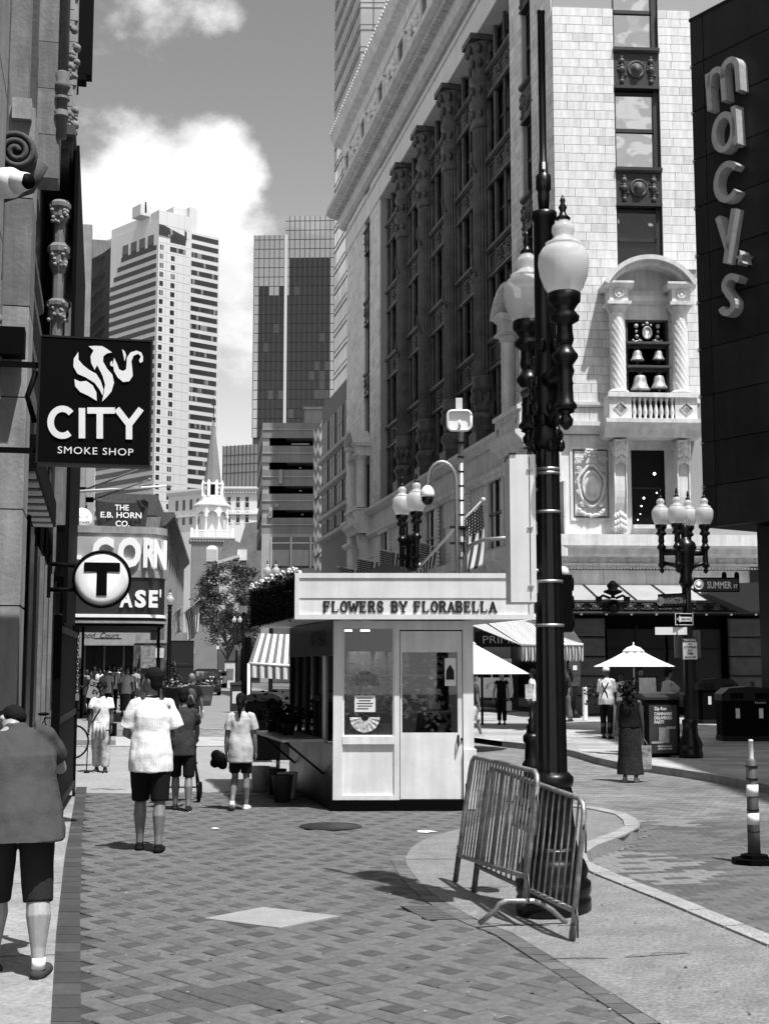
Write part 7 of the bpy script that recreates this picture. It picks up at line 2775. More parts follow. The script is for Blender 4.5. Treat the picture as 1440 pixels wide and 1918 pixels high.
for (px, py, Yd, sp_, lab) in ((507, 1079, 62, .2, 'distant double-globe lamp above the planted kiosk roof'), (443, 1166, 120, .25, 'distant small double-globe lamp beside the street tree'), (316, 1133, 60, .0, 'distant single black lamp before the far flags')):
 c_ = P(px, 1250, Yd)
 fl_ = thing('street_lamp', lab, 'lamp', (c_.x, Yd, 0), group='cast iron street lamps')
 zz_ = Z(py, Yd)
 MB().lathe([(.25, 0), (.25, .2), (.2, .3), (.15, .7), (.10, .8), (.085, zz_ - .4), (.1, zz_ - .3), (.05, zz_ - .2)], (c_.x, Yd, 0), 12).build('shaft', M_black, fl_)
 for sx_ in ((-1, 1) if sp_ else (0,)):
  gq = Vector((c_.x + sx_ * sp_, Yd, zz_))
  if sp_:
   arm(fl_, (c_.x, Yd, 0), gq, .9)
  globe_parts(fl_, gq, .95, 14)
pc = P(866, 1250, 24.0)
pole = thing('camera_pole', 'grey pole with gooseneck dome camera and square white antenna behind kiosk', 'pole', (pc.x, 24, 0))
MB().lathe([(.06, 0), (.05, Z(800, 24))], (pc.x, 24, 0), 12).build('mast', M_steel, pole)
for k in range(9):
 z_ = Z(830 + k * 27, 24)
 MB().lathe([(.062, z_), (.062, z_ + .02)], (pc.x - .003, 24, 0), 12).build('band', M_dark, pole)
gx = P(855, 1000, 23.9).x
pts = [(gx + .02, 23.9, 0.5), (gx, 23.9, Z(905, 23.9))]
rx = (P(856, 900, 23.9).x - P(802, 900, 23.9).x) / 2
for k in range(1, 13):
 a = math.pi * k / 12
 pts.append((gx - rx + rx * math.cos(a), 23.9, Z(905, 23.9) + rx * 1.5 * math.sin(a)))
pts.append((gx - 2 * rx, 23.9, Z(912, 23.9)))
MB().tube(pts, .035, 10).build('gooseneck', M_steel, pole)
dc = Vector((gx - 2 * rx, 23.9, Z(929, 23.9)))
MB().lathe([(.12, -.02), (.13, .02), (.12, .10), (.08, .16), (.04, .19)], tuple(dc), 20).build('camera_shroud', M_sw, pole)
MB().lathe([(.0, -.17), (.06, -.155), (.10, -.10), (.115, -.02)], tuple(dc), 20).build('camera_dome', M_black, pole)
a_, b_ = P(838, 770, 23.8), P(882, 806, 23.8)
F_ = Matrix.Translation(((a_.x + b_.x) / 2, 23.8, (a_.z + b_.z) / 2))
w_, h_ = (b_.x - a_.x) / 2, (a_.z - b_.z) / 2
rr_ = .09
poly = []
for cx_, cz_, a0_ in ((w_ - rr_, h_ - rr_, 0), (-w_ + rr_, h_ - rr_, 90), (-w_ + rr_, -h_ + rr_, 180), (w_ - rr_, -h_ + rr_, 270)):
 poly += [(cx_ + rr_ * math.cos(R(a0_ + 18 * k)), cz_ + rr_ * math.sin(R(a0_ + 18 * k))) for k in range(6)]
MB(F_).slab(poly[::-1][::-1], .0, .06).build('antenna_panel', M_sw, pole)
mb = MB(F_)
ring_ = [(p_[0], -.03, p_[1]) for p_ in poly] + [(poly[0][0], -.03, poly[0][1])]
mb.tube(ring_, .03, 6)
mb.build('antenna_rim', M_gal, pole)
MB(F_).tube([(0, -.08, .0), (0, -.08, -.12), (0, .0, -.14)], .025, 8).build('feed_horn', M_gal, pole)
MB(F_).box(-.06, .06, .02, .08, h_, h_ + .25).build('mast_cap', M_gal, pole)
for z_ in (Z(1018, 24), Z(988, 24)):
 MB().box(gx - .12, pc.x + .12, 23.9, 24.02, z_ - .02, z_ + .02).build('clamp', M_dark, pole)
MB().tube([P(868, 1075, 23.5), P(869, 1045, 23.4), P(880, 1022, 23.2), P(905, 1011, 23.0), P(960, 1007, 22.6)], .035, 8).build('signal_arm', M_steel, pole)
ob_ = P(995, 1250, 18.8)
bo_ = thing('ornamental_bollard', 'black ringed cast iron bollard with finial left of the near lamp shaft', 'bollard', (ob_.x, 18.8, 0))
MB().lathe([(.16, 0), (.16, .12), (.135, .18), (.12, .45), (.145, .50), (.145, .55), (.11, .6), (.10, .82), (.13, .86), (.13, .93), (.09, .97)], (ob_.x, 18.8, 0), 20).build('body', M_black, bo_)
MB().lathe([(.09, .97), (.07, 1.02), (.09, 1.06), (.05, 1.10), (.06, 1.15), (.02, 1.2), (0, 1.28)], (ob_.x, 18.8, 0), 16).build('finial', M_black, bo_)
M_bar = mat('barrier_steel', .30, .4, metal=.6, nscale=14, namt=.45, bump=.15)
M_bard = mat('barrier_steel_dull', .10, .5, metal=.5, nscale=14, namt=.4)
def barrier(gl, gr, tl_, tr2, label, nb_, foot_at):
 gl, gr, tl_, tr2 = map(Vector, (gl, gr, tl_, tr2))
 t = thing('crowd_barrier', label, 'barrier', tuple(gr), group='steel crowd barriers')
 upL, upR = (tl_ - gl), (tr2 - gr)
 bl_, br2 = gl + upL * .20, gr + upR * .20
 cr = .10
 al = (tr2 - tl_).normalized()
 def pt(u, v):
  a_ = gl.lerp(gr, u)
  b_ = tl_.lerp(tr2, u)
  return a_.lerp(b_, v)
 L_ = (gr - gl).length
 cu = cr / L_
 pts = [pt(0, .02), pt(0, .5), pt(0, .90), pt(cu * .3, .965), pt(cu, 1.0), pt(.5, 1.0), pt(1 - cu, 1.0), pt(1 - cu * .3, .965), pt(1, .90), pt(1, .5), pt(1, .02)]
 MB().tube(pts, .0195, 10).build('frame', M_bar, t)
 MB().tube([pt(0, .2), pt(1, .2)], .0185, 10).build('lower_rail', M_bar, t)
 for k in range(1, nb_):
  u = k / nb_
  MB().tube([pt(u, .2), pt(u, .985)], .0085, 6).build('bar', M_bar, t)
 for u, v in ((0, .72), (0, .22)):
  q_ = pt(u, v)
  MB().tube([q_, q_ - al * .05, q_ - al * .05 + Vector((0, 0, .06))], .007, 6).build('hook', M_bard, t)
 for v in (.78, .17):
  q_ = pt(1, v)
  MB().tube([q_, q_ + al * .045 + Vector((0, 0, .05)), q_ + al * .06 + Vector((0, 0, -.02)), q_ + al * .05 + Vector((0, 0, -.14))], .008, 6).build('hook', M_bard, t)
 return t, pt
g1 = G(850, 1646)
g2 = Vector((1.0, 9.92, .02))
b1, pt1 = barrier((.62, 11.95, .03), (1.015, 9.98, .17), P(884, 1417, 11.85), P(1009, 1447, 9.93), 'front steel crowd barrier leaning at the base of the near lamp', 22, 1)
a_, b_ = G(897, 1731, .03), G(1060, 1730, .03)
top_ = P(978, 1688, 9.98)
MB().tube([a_, a_.lerp(b_, .2) + Vector((0, 0, .10)), P(935, 1694, 9.95), P(948, 1688, 9.95), P(1000, 1688, 9.95), P(1016, 1694, 9.95), a_.lerp(b_, .85) + Vector((0, 0, .09)), b_], .019, 10).build('foot', M_bar, b1)
MB().tube([pt1(1, .0), P(978, 1690, 9.96)], .024, 8).build('foot_socket', M_bard, b1)
MB().tube([pt1(0, .22), pt1(0, -.01)], .024, 8).build('foot_socket', M_bard, b1)
b2, pt2 = barrier((.745, 11.4, .03), (1.285, 9.42, .03), P(916, 1437, 11.35), P(1096, 1500, 9.36), 'rear steel crowd barrier with police plate, right beside the lamp base', 18, 1)
mb = MB()
c0_, c1_, c2_, c3_ = pt2(.36, .86), pt2(.60, .86), pt2(.60, .62), pt2(.36, .62)
uvx = (c1_ - c0_)
nrm = uvx.cross(c0_ - c3_).normalized()
if nrm.y > 0:
 nrm = -nrm
off = nrm * .014
mb.add([c3_ + off, c2_ + off, c1_ + off, c0_ + off, c3_ + off * .5, c2_ + off * .5, c1_ + off * .5, c0_ + off * .5], [(0, 1, 2, 3), (7, 6, 5, 4), (0, 4, 5, 1), (1, 5, 6, 2), (2, 6, 7, 3), (3, 7, 4, 0)])
pp_ = mb.build('police_plate', mat('plate_grey', .32, .5, nscale=8, namt=.2), b2)
Fp = Matrix.Identity(4)
ux_ = uvx.normalized()
uz_ = (c0_ - c3_).normalized()
for i in range(3):
 Fp[i][0] = ux_[i]
 Fp[i][1] = -nrm[i]
 Fp[i][2] = uz_[i]
 Fp[i][3] = (c3_ + off * 1.2)[i]
mb = MB(Fp)
W_, H_ = uvx.length, (c0_ - c3_).length
text(mb, 'Police', W_ * .08, H_ * .62, H_ * .26, width=W_ * .84, bold=.02)
text(mb, 'Lines', W_ * .3, H_ * .2, H_ * .18, width=W_ * .6, bold=.01)
mb.build('lettering', M_blackm, pp_)
MB().tube([pt2(1, .1), pt2(1, -.02)], .024, 8).build('foot_socket', M_bard, b2)
MB().tube([pt2(0, .22), pt2(0, -.01)], .024, 8).build('foot_socket', M_bard, b2)
dp = G(1413, 1618)
dl = thing('delineator_post', 'striped rubber traffic post on a black base at right edge', 'traffic post', tuple(dp))
MB(Matrix.Translation(dp)).prism([(.19 * math.cos(R(45 * k + 22)) * 1.15, .17 * math.sin(R(45 * k + 22)) * 1.15) for k in range(8)], 0, .05).prism([(.13 * math.cos(R(45 * k + 22)), .12 * math.sin(R(45 * k + 22))) for k in range(8)], .05, .085).build('base', M_blackm, dl)
M_post = mat('post_grey_rubber', .07, .55, nscale=8, namt=.25)
zl = [.08, .30, .48, .50, .60, .69, .78, .86, 1.0, 1.005, 1.18]
MB(Matrix.Translation(dp)).lathe([(.062, .08), (.058, .30), (.06, .31), (.055, .50), (.052, .98), (.04, .99)], n=18).build('tube', M_post, dl)
for (z0_, z1_) in ((.37, .48), (.64, .75)):
 MB(Matrix.Translation(dp)).lathe([(.0595, z0_), (.0575, z1_)], n=18).build('reflective_band', M_sgw, dl)
for z_ in (.30, .505, .80, .92):
 MB(Matrix.Translation(dp)).lathe([(.0605, z_), (.0605, z_ + .012)], n=18).build('ring', M_dark, dl)
MB(Matrix.Translation(dp)).lathe([(.03, .98), (.024, 1.0), (.022, 1.16), (.026, 1.165), (.02, 1.18), (0, 1.18)], n=14).build('loop_stub', M_gal, dl)
def flag_mat():
 m_ = bpy.data.materials.new('flag_print')
 m_.use_nodes = True
 t = m_.node_tree
 p_ = t.nodes['Principled BSDF']
 c_ = t.nodes.new('ShaderNodeTexCoord')
 s_ = t.nodes.new('ShaderNodeSeparateXYZ')
 t.links.new(c_.outputs['UV'], s_.inputs[0])
 u, v = s_.outputs[0], s_.outputs[1]
 N_ = lambda op, a, b=None: nm(op, a, b, t)
 stripe = N_('GREATER_THAN', N_('FRACT', N_('MULTIPLY', v, 6.5)), .5)
 canton = N_('MULTIPLY', N_('LESS_THAN', u, .4), N_('GREATER_THAN', v, .46))
 du = N_('SUBTRACT', N_('FRACT', N_('MULTIPLY', u, 20)), .5)
 dv = N_('SUBTRACT', N_('FRACT', N_('MULTIPLY', v, 14)), .5)
 star = N_('LESS_THAN', N_('ADD', N_('MULTIPLY', du, du), N_('MULTIPLY', dv, dv)), .07)
 a = N_('ADD', N_('MULTIPLY', stripe, .035), N_('MULTIPLY', N_('SUBTRACT', 1.0, stripe), .62))
 b = N_('ADD', .012, N_('MULTIPLY', star, .6))
 r = N_('ADD', N_('MULTIPLY', a, N_('SUBTRACT', 1.0, canton)), N_('MULTIPLY', b, canton))
 k = t.nodes.new('ShaderNodeCombineColor')
 for i in range(3):
  t.links.new(r, k.inputs[i])
 t.links.new(k.outputs[0], p_.inputs['Base Color'])
 p_.inputs['Roughness'].default_value = .8
 return m_
M_flag = flag_mat()
def flag(label, base, tip, hoist, fly, seed, swing=(0, 0)):
 base, tip = Vector(base), Vector(tip)
 t = thing('national_flag', label, 'flag', tuple(base), group='striped flags on wall poles')
 MB().tube([base, tip], [.03, .02], 8).build('pole', M_sw, t)
 MB().sphere(tip, .045, 8, 6).build('ball_finial', M_gal, t)
 MB().lathe([(.07, -.05), (.07, .05)], tuple(base), 8).build('socket', M_steel, t)
 d = (base - tip).normalized()
 v, f, uv = [], [], []
 na, nb_ = 18, 20
 side = d.cross(Vector((0, 0, 1))).normalized()
 for j in range(nb_ + 1):
  for i in range(na + 1):
   a, b = i / na, j / nb_
   p_ = tip + d * (.08 + hoist * a * (1 - .35 * b)) + Vector((swing[0] * b * b, swing[1] * b * b, -fly * b))
   p_ += side * (.10 * math.sin(a * 7 + seed + b * 2) * (.3 + b))
   v.append(p_ - base)
   uv.append((b, 1 - a))
 for j in range(nb_):
  for i in range(na):
   k = j * (na + 1) + i
   f.append((k, k + 1, k + na + 2, k + na + 1))
 me = bpy.data.meshes.new('cloth')
 me.from_pydata([tuple(q) for q in v], [], f)
 l = me.uv_layers.new(name='UVMap')
 for lp in me.loops:
  l.data[lp.index].uv = uv[lp.vertex_index]
 me.materials.append(M_flag)
 me.polygons.foreach_set('use_smooth', [True] * len(f))
 o_ = inst('cloth', me, t, (0, 0, 0))
 o_.modifiers.new('t', 'SOLIDIFY').thickness = .012
def wallp(s, z):
 return FLs @ Vector((-s, 0, z))
for s, tp, lab, sd_ in ((36, (632, 1061), 'striped flag on the farthest pole of the stone store', 1), (31, (667, 1045), 'starred flag second farthest along the stone store wall', 2.2), (26, (709, 1028), 'starred flag just left of the lamp behind the kiosk', 3.1), (18.5, (772, 1012), 'striped flag hanging right of the lamp behind the kiosk', 4.5)):
 Yw = wallp(s, 0).y
 tip = P(tp[0], tp[1], Yw - .6)
 flag(lab, wallp(s, tip.z - .35), tip, 1.5 if s < 30 else 1.7, 2.4, sd_, (.1, 0))
flag('striped flag on the steep pole above the kiosk fascia', P(786, 1060, 25.2), P(905, 936, 23.6), .95, 1.15, .5, (-.05, 0))
for (b, tp, Yd, ho, fl_, lab) in (((322, 1168), (374, 1122), 95, 1.8, 2.3, 'large striped flag on slanted pole left of street tree'), ((312, 1160), (340, 1137), 110, 1.4, 1.9, 'smaller striped flag left of the large street flag'), ((300, 1165), (312, 1152), 118, 1.2, 1.6, 'partly hidden striped flag beside the far lamp post')):
 flag(lab, P(*b, Yd), P(*tp, Yd - 2), ho, fl_, b[0], (.0, 0))
def stripe_mat(name, dark, light, n_):
 m_ = bpy.data.materials.new(name)
 m_.use_nodes = True
 t = m_.node_tree
 c_ = t.nodes.new('ShaderNodeTexCoord')
 s_ = t.nodes.new('ShaderNodeSeparateXYZ')
 t.links.new(c_.outputs['UV'], s_.inputs[0])
 g_ = nm('GREATER_THAN', nm('FRACT', nm('MULTIPLY', s_.outputs[0], n_, t), None, t), .5, t)
 r = nm('ADD', nm('MULTIPLY', g_, light - dark, t), dark, t)
 k = t.nodes.new('ShaderNodeCombineColor')
 for i in range(3):
  t.links.new(r, k.inputs[i])
 t.links.new(k.outputs[0], t.nodes['Principled BSDF'].inputs['Base Color'])
 t.nodes['Principled BSDF'].inputs['Roughness'].default_value = .85
 return m_
def sheet(name, rows_, m_, parent, thick=.015):
 n_ = len(rows_[0])
 v = [p_ for r in rows_ for p_ in r]
 uv = [(i / (n_ - 1), j / (len(rows_) - 1)) for j in range(len(rows_)) for i in range(n_)]
 f = [(j * n_ + i, j * n_ + i + 1, (j + 1) * n_ + i + 1, (j + 1) * n_ + i) for j in range(len(rows_) - 1) for i in range(n_ - 1)]
 me = bpy.data.meshes.new(name)
 Mi = ROOTM[parent.name].inverted()
 me.from_pydata([tuple(Mi @ Vector(q)) for q in v], [], f)
 l = me.uv_layers.new(name='UVMap')
 for lp in me.loops:
  l.data[lp.index].uv = uv[lp.vertex_index]
 me.materials.append(m_)
 o_ = inst(name, me, parent, (0, 0, 0))
 o_.modifiers.new('t', 'SOLIDIFY').thickness = thick
 return o_
def lerp_row(a, b, n_, wob=0.0, dz=0.0):
 return [Vector(a).lerp(Vector(b), i / n_) + Vector((0, wob * math.sin(i * 1.6), dz * (i % 2))) for i in range(n_ + 1)]
aw = thing('striped_awning', 'striped stall awning on the left behind the flower kiosk', 'awning', tuple(P(505, 1250, 27).xy) + (0,))
ms = stripe_mat('awning_stripes', .10, .6, 6)
a0_, a1_ = P(484, 1188, 28.5), P(553, 1190, 28.5)
b0_, b1_ = P(466, 1243, 26.5), P(553, 1248, 26.5)
sheet('canopy', [lerp_row(a0_, a1_, 12), lerp_row(b0_, b1_, 12)], ms, aw)
sheet('valance', [lerp_row(b0_, b1_, 24), lerp_row(b0_ + Vector((0, 0, -.27)), b1_ + Vector((0, 0, -.27)), 24, .02)], ms, aw)
for q_ in (b0_, b1_):
 MB().tube([(q_.x, q_.y, 0), q_], .03, 8).build('post', M_white, aw)
MB().tube([b0_, b1_], .03, 8).build('front_bar', M_gal, aw)
MB().box(P(458, 1250, 27.5).x, P(470, 1250, 27.5).x, 27.4, 27.7, 0, Z(1195, 27.5)).build('end_post', M_blackm, aw)
MB().box(P(470, 1250, 28).x, P(552, 1250, 28).x, 27.6, 28.6, 0, .9).build('stall_counter', M_dark, aw)
aw = thing('striped_awning', 'pale finely striped awning hanging right of the flower kiosk', 'awning', tuple(P(990, 1250, 40).xy) + (0,))
ms = stripe_mat('awning_fine', .18, .55, 26)
a0_, a1_ = P(885, 1150, 41.5), P(1050, 1150, 41.5)
b0_, b1_ = P(975, 1208, 38), P(1092, 1208, 38)
c0_ = P(885, 1172, 39)
sheet('canopy', [lerp_row(a0_, a1_, 20), lerp_row(b0_, b1_, 20)], ms, aw)
sheet('side_flap', [lerp_row(a0_, c0_, 6), lerp_row(a0_ + Vector((.02, 0, -.05)), b0_, 6)], stripe_mat('awning_side', .25, .4, 8), aw)
sheet('valance', [lerp_row(b0_, b1_, 40), lerp_row(b0_ + Vector((0, 0, -.42)), b1_ + Vector((0, 0, -.42)), 40, .05, -.06)], stripe_mat('awning_val', .12, .5, 20), aw)
MB().tube([b0_, b1_], .04, 8).build('front_bar', M_gal, aw)
MB().tube([a0_ + (a1_ - a0_) * .33, b0_ + (b1_ - b0_) * .1], .03, 6).build('arm', M_gal, aw)
for q_ in (a0_.lerp(a1_, .1), a0_.lerp(a1_, .95)):
 MB().tube([(q_.x, q_.y, .118), q_], .04, 8).build('post', M_dark, aw)
sb = thing('stall_fascia', 'dark stall board with faint capitals under the pale awning', 'sign', tuple(P(925, 1200, 44)))
a_, b_ = P(890, 1212, 44), P(985, 1183, 44)
MB().box(a_.x, b_.x, 44, 44.3, a_.z, b_.z).build('board', M_blackm, sb)
mb = MB(Matrix.Translation((a_.x, 43.98, a_.z)))
text(mb, 'PRIME', .25, .12, .26, width=1.1)
mb.build('lettering', mat('faint_letter', .09, .6), sb)
def umbrella(label, c, rad, ztop, zrim, n_, m_, rot=0.3, sag=.06, crown=True):
 t = thing('parasol', label, 'umbrella', (c[0], c[1], c[2]), group='white parasols')
 mb_ = MB()
 v, f = [], []
 K_ = 6
 for j in range(K_ + 1):
  for i in range(n_ * 2):
   a = math.pi * i / n_ + rot
   r_ = rad * j / K_ * (1 if i % 2 == 0 else .955)
   z_ = ztop + (zrim - ztop) * (j / K_) ** 1.05 - (sag * math.sin(math.pi * j / K_) * (.6 if i % 2 == 0 else 1.4))
   v.append((c[0] + r_ * math.cos(a), c[1] + r_ * math.sin(a), z_))
 N2 = n_ * 2
 for j in range(K_):
  for i in range(N2):
   f.append((j * N2 + i, (j + 1) * N2 + i, (j + 1) * N2 + (i + 1) % N2, j * N2 + (i + 1) % N2))
 mb_.add(v, f)
 o_ = mb_.build('canopy', m_, t)
 o_.modifiers.new('t', 'SOLIDIFY').thickness = .01
 if crown:
  MB().lathe([(.30, ztop - .13), (.18, ztop - .03), (.03, ztop + .02), (.02, ztop + .1), (0, ztop + .12)], (c[0], c[1], 0), n_, smooth=False).build('vent_cap', m_, t)
 MB().tube([(c[0], c[1], c[2]), (c[0], c[1], ztop)], .025, 8).build('pole', M_gal, t)
 for i in range(n_):
  a = 2 * math.pi * i / n_ + rot
  MB().tube([(c[0], c[1], ztop - .12), (c[0] + rad * .97 * math.cos(a), c[1] + rad * .97 * math.sin(a), zrim - .02)], .01, 5).build('rib', M_gal, t)
 return t
M_can = mat('white_canvas', .78, .85)
c_ = P(1187, 1250, 36)
t_ = umbrella('white parasol over the vendor cart on the right', (c_.x, 36, .118), 1.12, Z(1211, 36), Z(1250, 36) + .02, 8, M_can)
mb = MB(Matrix.Translation((c_.x + .42, 36 - .93, Z(1246, 36))) @ Matrix.Rotation(R(18), 4, 'Z') @ Matrix.Rotation(R(-60), 4, 'X'))
text(mb, 'Downtown', 0, 0, .09, width=.42, y=-.05)
mb.build('lettering', M_dark, t_)
c_ = P(868, 1250, 31)
umbrella('large white canvas parasol showing from behind the kiosk', (c_.x, 31, 0), 1.52, Z(1196, 31), Z(1262, 31), 6, M_can, rot=.05, sag=.02)
def ground_at(px, py, z=.12):
 return G(px, py, z)
bq = ground_at(1243, 1419)
bb = thing('advert_bin', 'black solar litter bin with cannabis delivery advert, beside the lamp', 'litter bin', tuple(bq))
Fb_ = Matrix.Translation(bq) @ Matrix.Rotation(R(14), 4, 'Z')
mb = MB(Fb_)
pr = [(-.36, 0), (.36, 0), (.36, .70), (-.36, .70)]
mb.prism(pr, .03, 1.12)
mb.build('body', M_blackm, bb)
mb = MB(Fb_)
mb.mould([(-.02, 1.12), (-.02, 1.17), (.12, 1.24), (.45, 1.27), (.72, 1.2), (.72, 1.12)], -.38, .38)
mb.build('lid', mat('bin_lid', .03, .3), bb)
MB(Fb_).box(-.30, .30, -.012, 0, .08, 1.02).build('advert_panel', mat('advert_print', .035, .4, nscale=3, namt=.4), bb)
mb = MB(Fb_)
for s_, z_, h__, w__ in (('Zip Run', .92, .065, .26), ('CANNABIS', .82, .06, .38), ('DELIVERED', .74, .06, .38), ('FAST!', .66, .06, .20), ('ORDER NOW AT', .20, .035, .3), ('ZIPRUN.COM', .15, .035, .3)):
 text(mb, s_, -.19 if h__ > .05 else -.13, z_, h__, width=w__, y=-.016, bold=.02)
mb.build('lettering', M_sw, bb)
MB(Fb_).box(-.1, .12, -.02, -.012, .28, .58).build('advert_package', mat('advert_pale', .22, .6, nscale=8, namt=.5), bb)
mb = MB(Fb_)
mb.box(.06, .26, -.021, -.012, .55, .60).box(-.26, -.02, -.021, -.012, .27, .31)
mb.build('advert_hand', mat('advert_skin', .3, .6), bb)
MB(Fb_).box(-.372, -.36, .1, .6, .08, 1.0).build('side_advert', mat('advert_side', .14, .5, nscale=4, namt=.7), bb)
for i, (px, py, w_, h_, lab) in enumerate([(1405, 1389, 1.25, 1.30, 'large black twin litter bin nearest the right edge'), (1347, 1356, 1.2, 1.42, 'black twin litter bin standing farther back by the wall')]):
 c_ = ground_at(px, py)
 t_ = thing('litter_bin', lab, 'litter bin', tuple(c_), group='black twin litter bins')
 mb = MB(Matrix.Translation(c_))
 mb.prism([(-w_ / 2 + .1, 0), (w_ / 2 - .1, 0), (w_ / 2, .12), (w_ / 2, .7), (-w_ / 2, .7), (-w_ / 2, .12)], .12, h_ * .74)
 mb.build('body', M_blackm, t_)
 MB(Matrix.Translation(c_)).prism([(-w_ / 2 + .08, -.02), (w_ / 2 - .08, -.02), (w_ / 2 + .02, .1), (w_ / 2 + .02, .72), (-w_ / 2 - .02, .72), (-w_ / 2 - .02, .1)], 0, .12).build('plinth', M_dark, t_)
 pts = [(-w_ / 2 - .03, h_ * .74), (w_ / 2 + .03, h_ * .74), (w_ / 2 + .03, h_ * .86), (w_ / 2 - .15, h_ * .97), (0, h_), (-w_ / 2 + .15, h_ * .97), (-w_ / 2 - .03, h_ * .86)]
 MB(Matrix.Translation(c_)).slab(pts, -.03, .72).build('lid', M_black, t_)
 for sx_ in (-1, 1):
  MB(Matrix.Translation(c_)).box(sx_ * .3 - .16, sx_ * .3 + .16, -.045, -.03, h_ * .78, h_ * .88).build('slot', M_blackm, t_)
  MB(Matrix.Translation(c_)).box(sx_ * .28 - .05, sx_ * .28 + .05, -.008, 0, h_ * .42, h_ * .60).build('sticker', M_sgw if sx_ > 0 else M_gal, t_)
 mb = MB(Matrix.Translation(c_))
 text(mb, 'TRASH', .12, h_ * .685, .05, width=.28, y=-.006)
 mb.build('lettering', M_gal, t_)
c_ = ground_at(1077, 1345)
cbx = thing('fire_call_box', 'old fire alarm call box on a fluted iron pedestal', 'call box', tuple(c_))
MB().lathe([(.2, 0), (.2, .12), (.14, .2), (.10, .35), (.09, 1.05), (.12, 1.1)], tuple(c_), 14).build('pedestal', M_black, cbx)
MB(Matrix.Translation(c_)).slab([(-.16, 1.1), (.16, 1.1), (.19, 1.45), (.2, 1.5), (-.2, 1.5), (-.19, 1.45)], -.14, .14).slab([(-.2, 1.5), (.2, 1.5), (.19, 1.9), (0, 2.06), (-.19, 1.9)], -.15, .15).build('box', mat('callbox_paint', .05, .5, nscale=6, namt=.3), cbx)
MB(Matrix.Translation(c_)).box(-.07, .07, -.165, -.15, 1.66, 1.82).build('door_plate', M_sgw, cbx)
c_ = ground_at(1096, 1350)
o = MB().lathe([(.10, 0), (.10, .02), (.085, .03), (.085, 1.05), (.07, 1.1), (0, 1.12)], tuple(c_), 16).build('steel_bollard', mat('pale_bollard', .5, .4, metal=.2))
tag(o, 'plain pale steel bollard beside the call box', 'bollard')
c_ = ground_at(1212, 1381)
vc = thing('vendor_cart', 'wheeled vendor cart with framed boards under the white parasol', 'cart', tuple(c_))
Fv = Matrix.Translation(c_)
MB(Fv).box(-.72, .55, .5, 1.3, .3, 1.0).build('cart_body', M_dark, vc)
MB(Fv).box(-.78, -.55, .40, .46, .15, 1.0).build('side_board', mat('vendor_board', .25, .6, nscale=3, namt=.5), vc)
q_ = MB(Fv @ Matrix.Rotation(R(-10), 4, 'X')).box(-.12, .42, .35, .39, 1.0, 1.62).build('display_frame', M_blackm, vc)
MB(Fv @ Matrix.Rotation(R(-10), 4, 'X')).box(-.07, .37, .335, .349, 1.05, 1.57).build('display_picture', mat('vendor_picture', .10, .5, nscale=2.5, namt=.6), q_)
for sx_ in (-.5, .4):
 MB(Fv @ Matrix.Translation((sx_, .45, .15)) @ Matrix.Rotation(R(90), 4, 'X')).lathe([(.04, -.03), (.15, -.03), (.15, .03), (.04, .03)], n=18).build('wheel', M_blackm, vc)
mb = MB()
random.seed(51)
leaves(mb, 200, lambda: c_ + Vector((-1.15 + random.gauss(0, .14), .8 + random.gauss(0, .12), 1.05 + random.gauss(0, .14))), .1)
mb.build('flower_bunch', M_leaf, vc, kind='stuff')
c_ = G(925, 1334, .118)
tv = thing('tour_trolley', 'white open tour trolley numbered 19 parked beyond the kiosk', 'vehicle', tuple(c_))
Ft = Matrix.Translation(c_)
M_tw = mat('trolley_white', .66, .35, nscale=1.5, namt=.05)
mb = MB(Ft)
mb.slab([(-1.3, .5), (.72, .5), (.78, .8), (.74, 1.35), (-1.3, 1.35)], 0, 3.2)
mb.build('body', M_tw, tv)
MB(Ft).box(-1.3, .72, .0, 3.2, 1.98, 2.1).build('roof', M_tw, tv)
for x in (-.95, -.1, .66):
 MB(Ft).box(x, x + .06, .02, .1, 1.35, 1.98).build('post', M_tw, tv)
MB(Ft).box(-1.3, .66, .04, .09, 1.62, 1.67).build('rail', M_tw, tv)
MB(Ft).box(-1.25, .6, .3, 3.0, 1.35, 1.96).build('dark_interior', M_blackm, tv)
MB(Ft @ Matrix.Translation((-.15, -.005, .98)) @ Matrix.Rotation(R(90), 4, 'X')).lathe([(.2, 0), (.2, .008), (.16, .008), (.16, .002), (0, .002)], n=22).build('round_badge', M_gal, tv)
mb = MB(Ft)
text(mb, '19', .36, 1.17, .12, width=.17, y=-.012)
mb.build('number', M_blackm, tv)
for sx_ in (-.9, .35):
 MB(Ft @ Matrix.Translation((sx_, .25, .27)) @ Matrix.Rotation(R(90), 4, 'X')).lathe([(.12, -.1), (.27, -.1), (.27, .1), (.12, .1)], n=20).build('wheel', M_blackm, tv)
MB(Ft).box(-1.3, .74, -.04, .02, .46, .56).build('bumper', M_dark, tv)
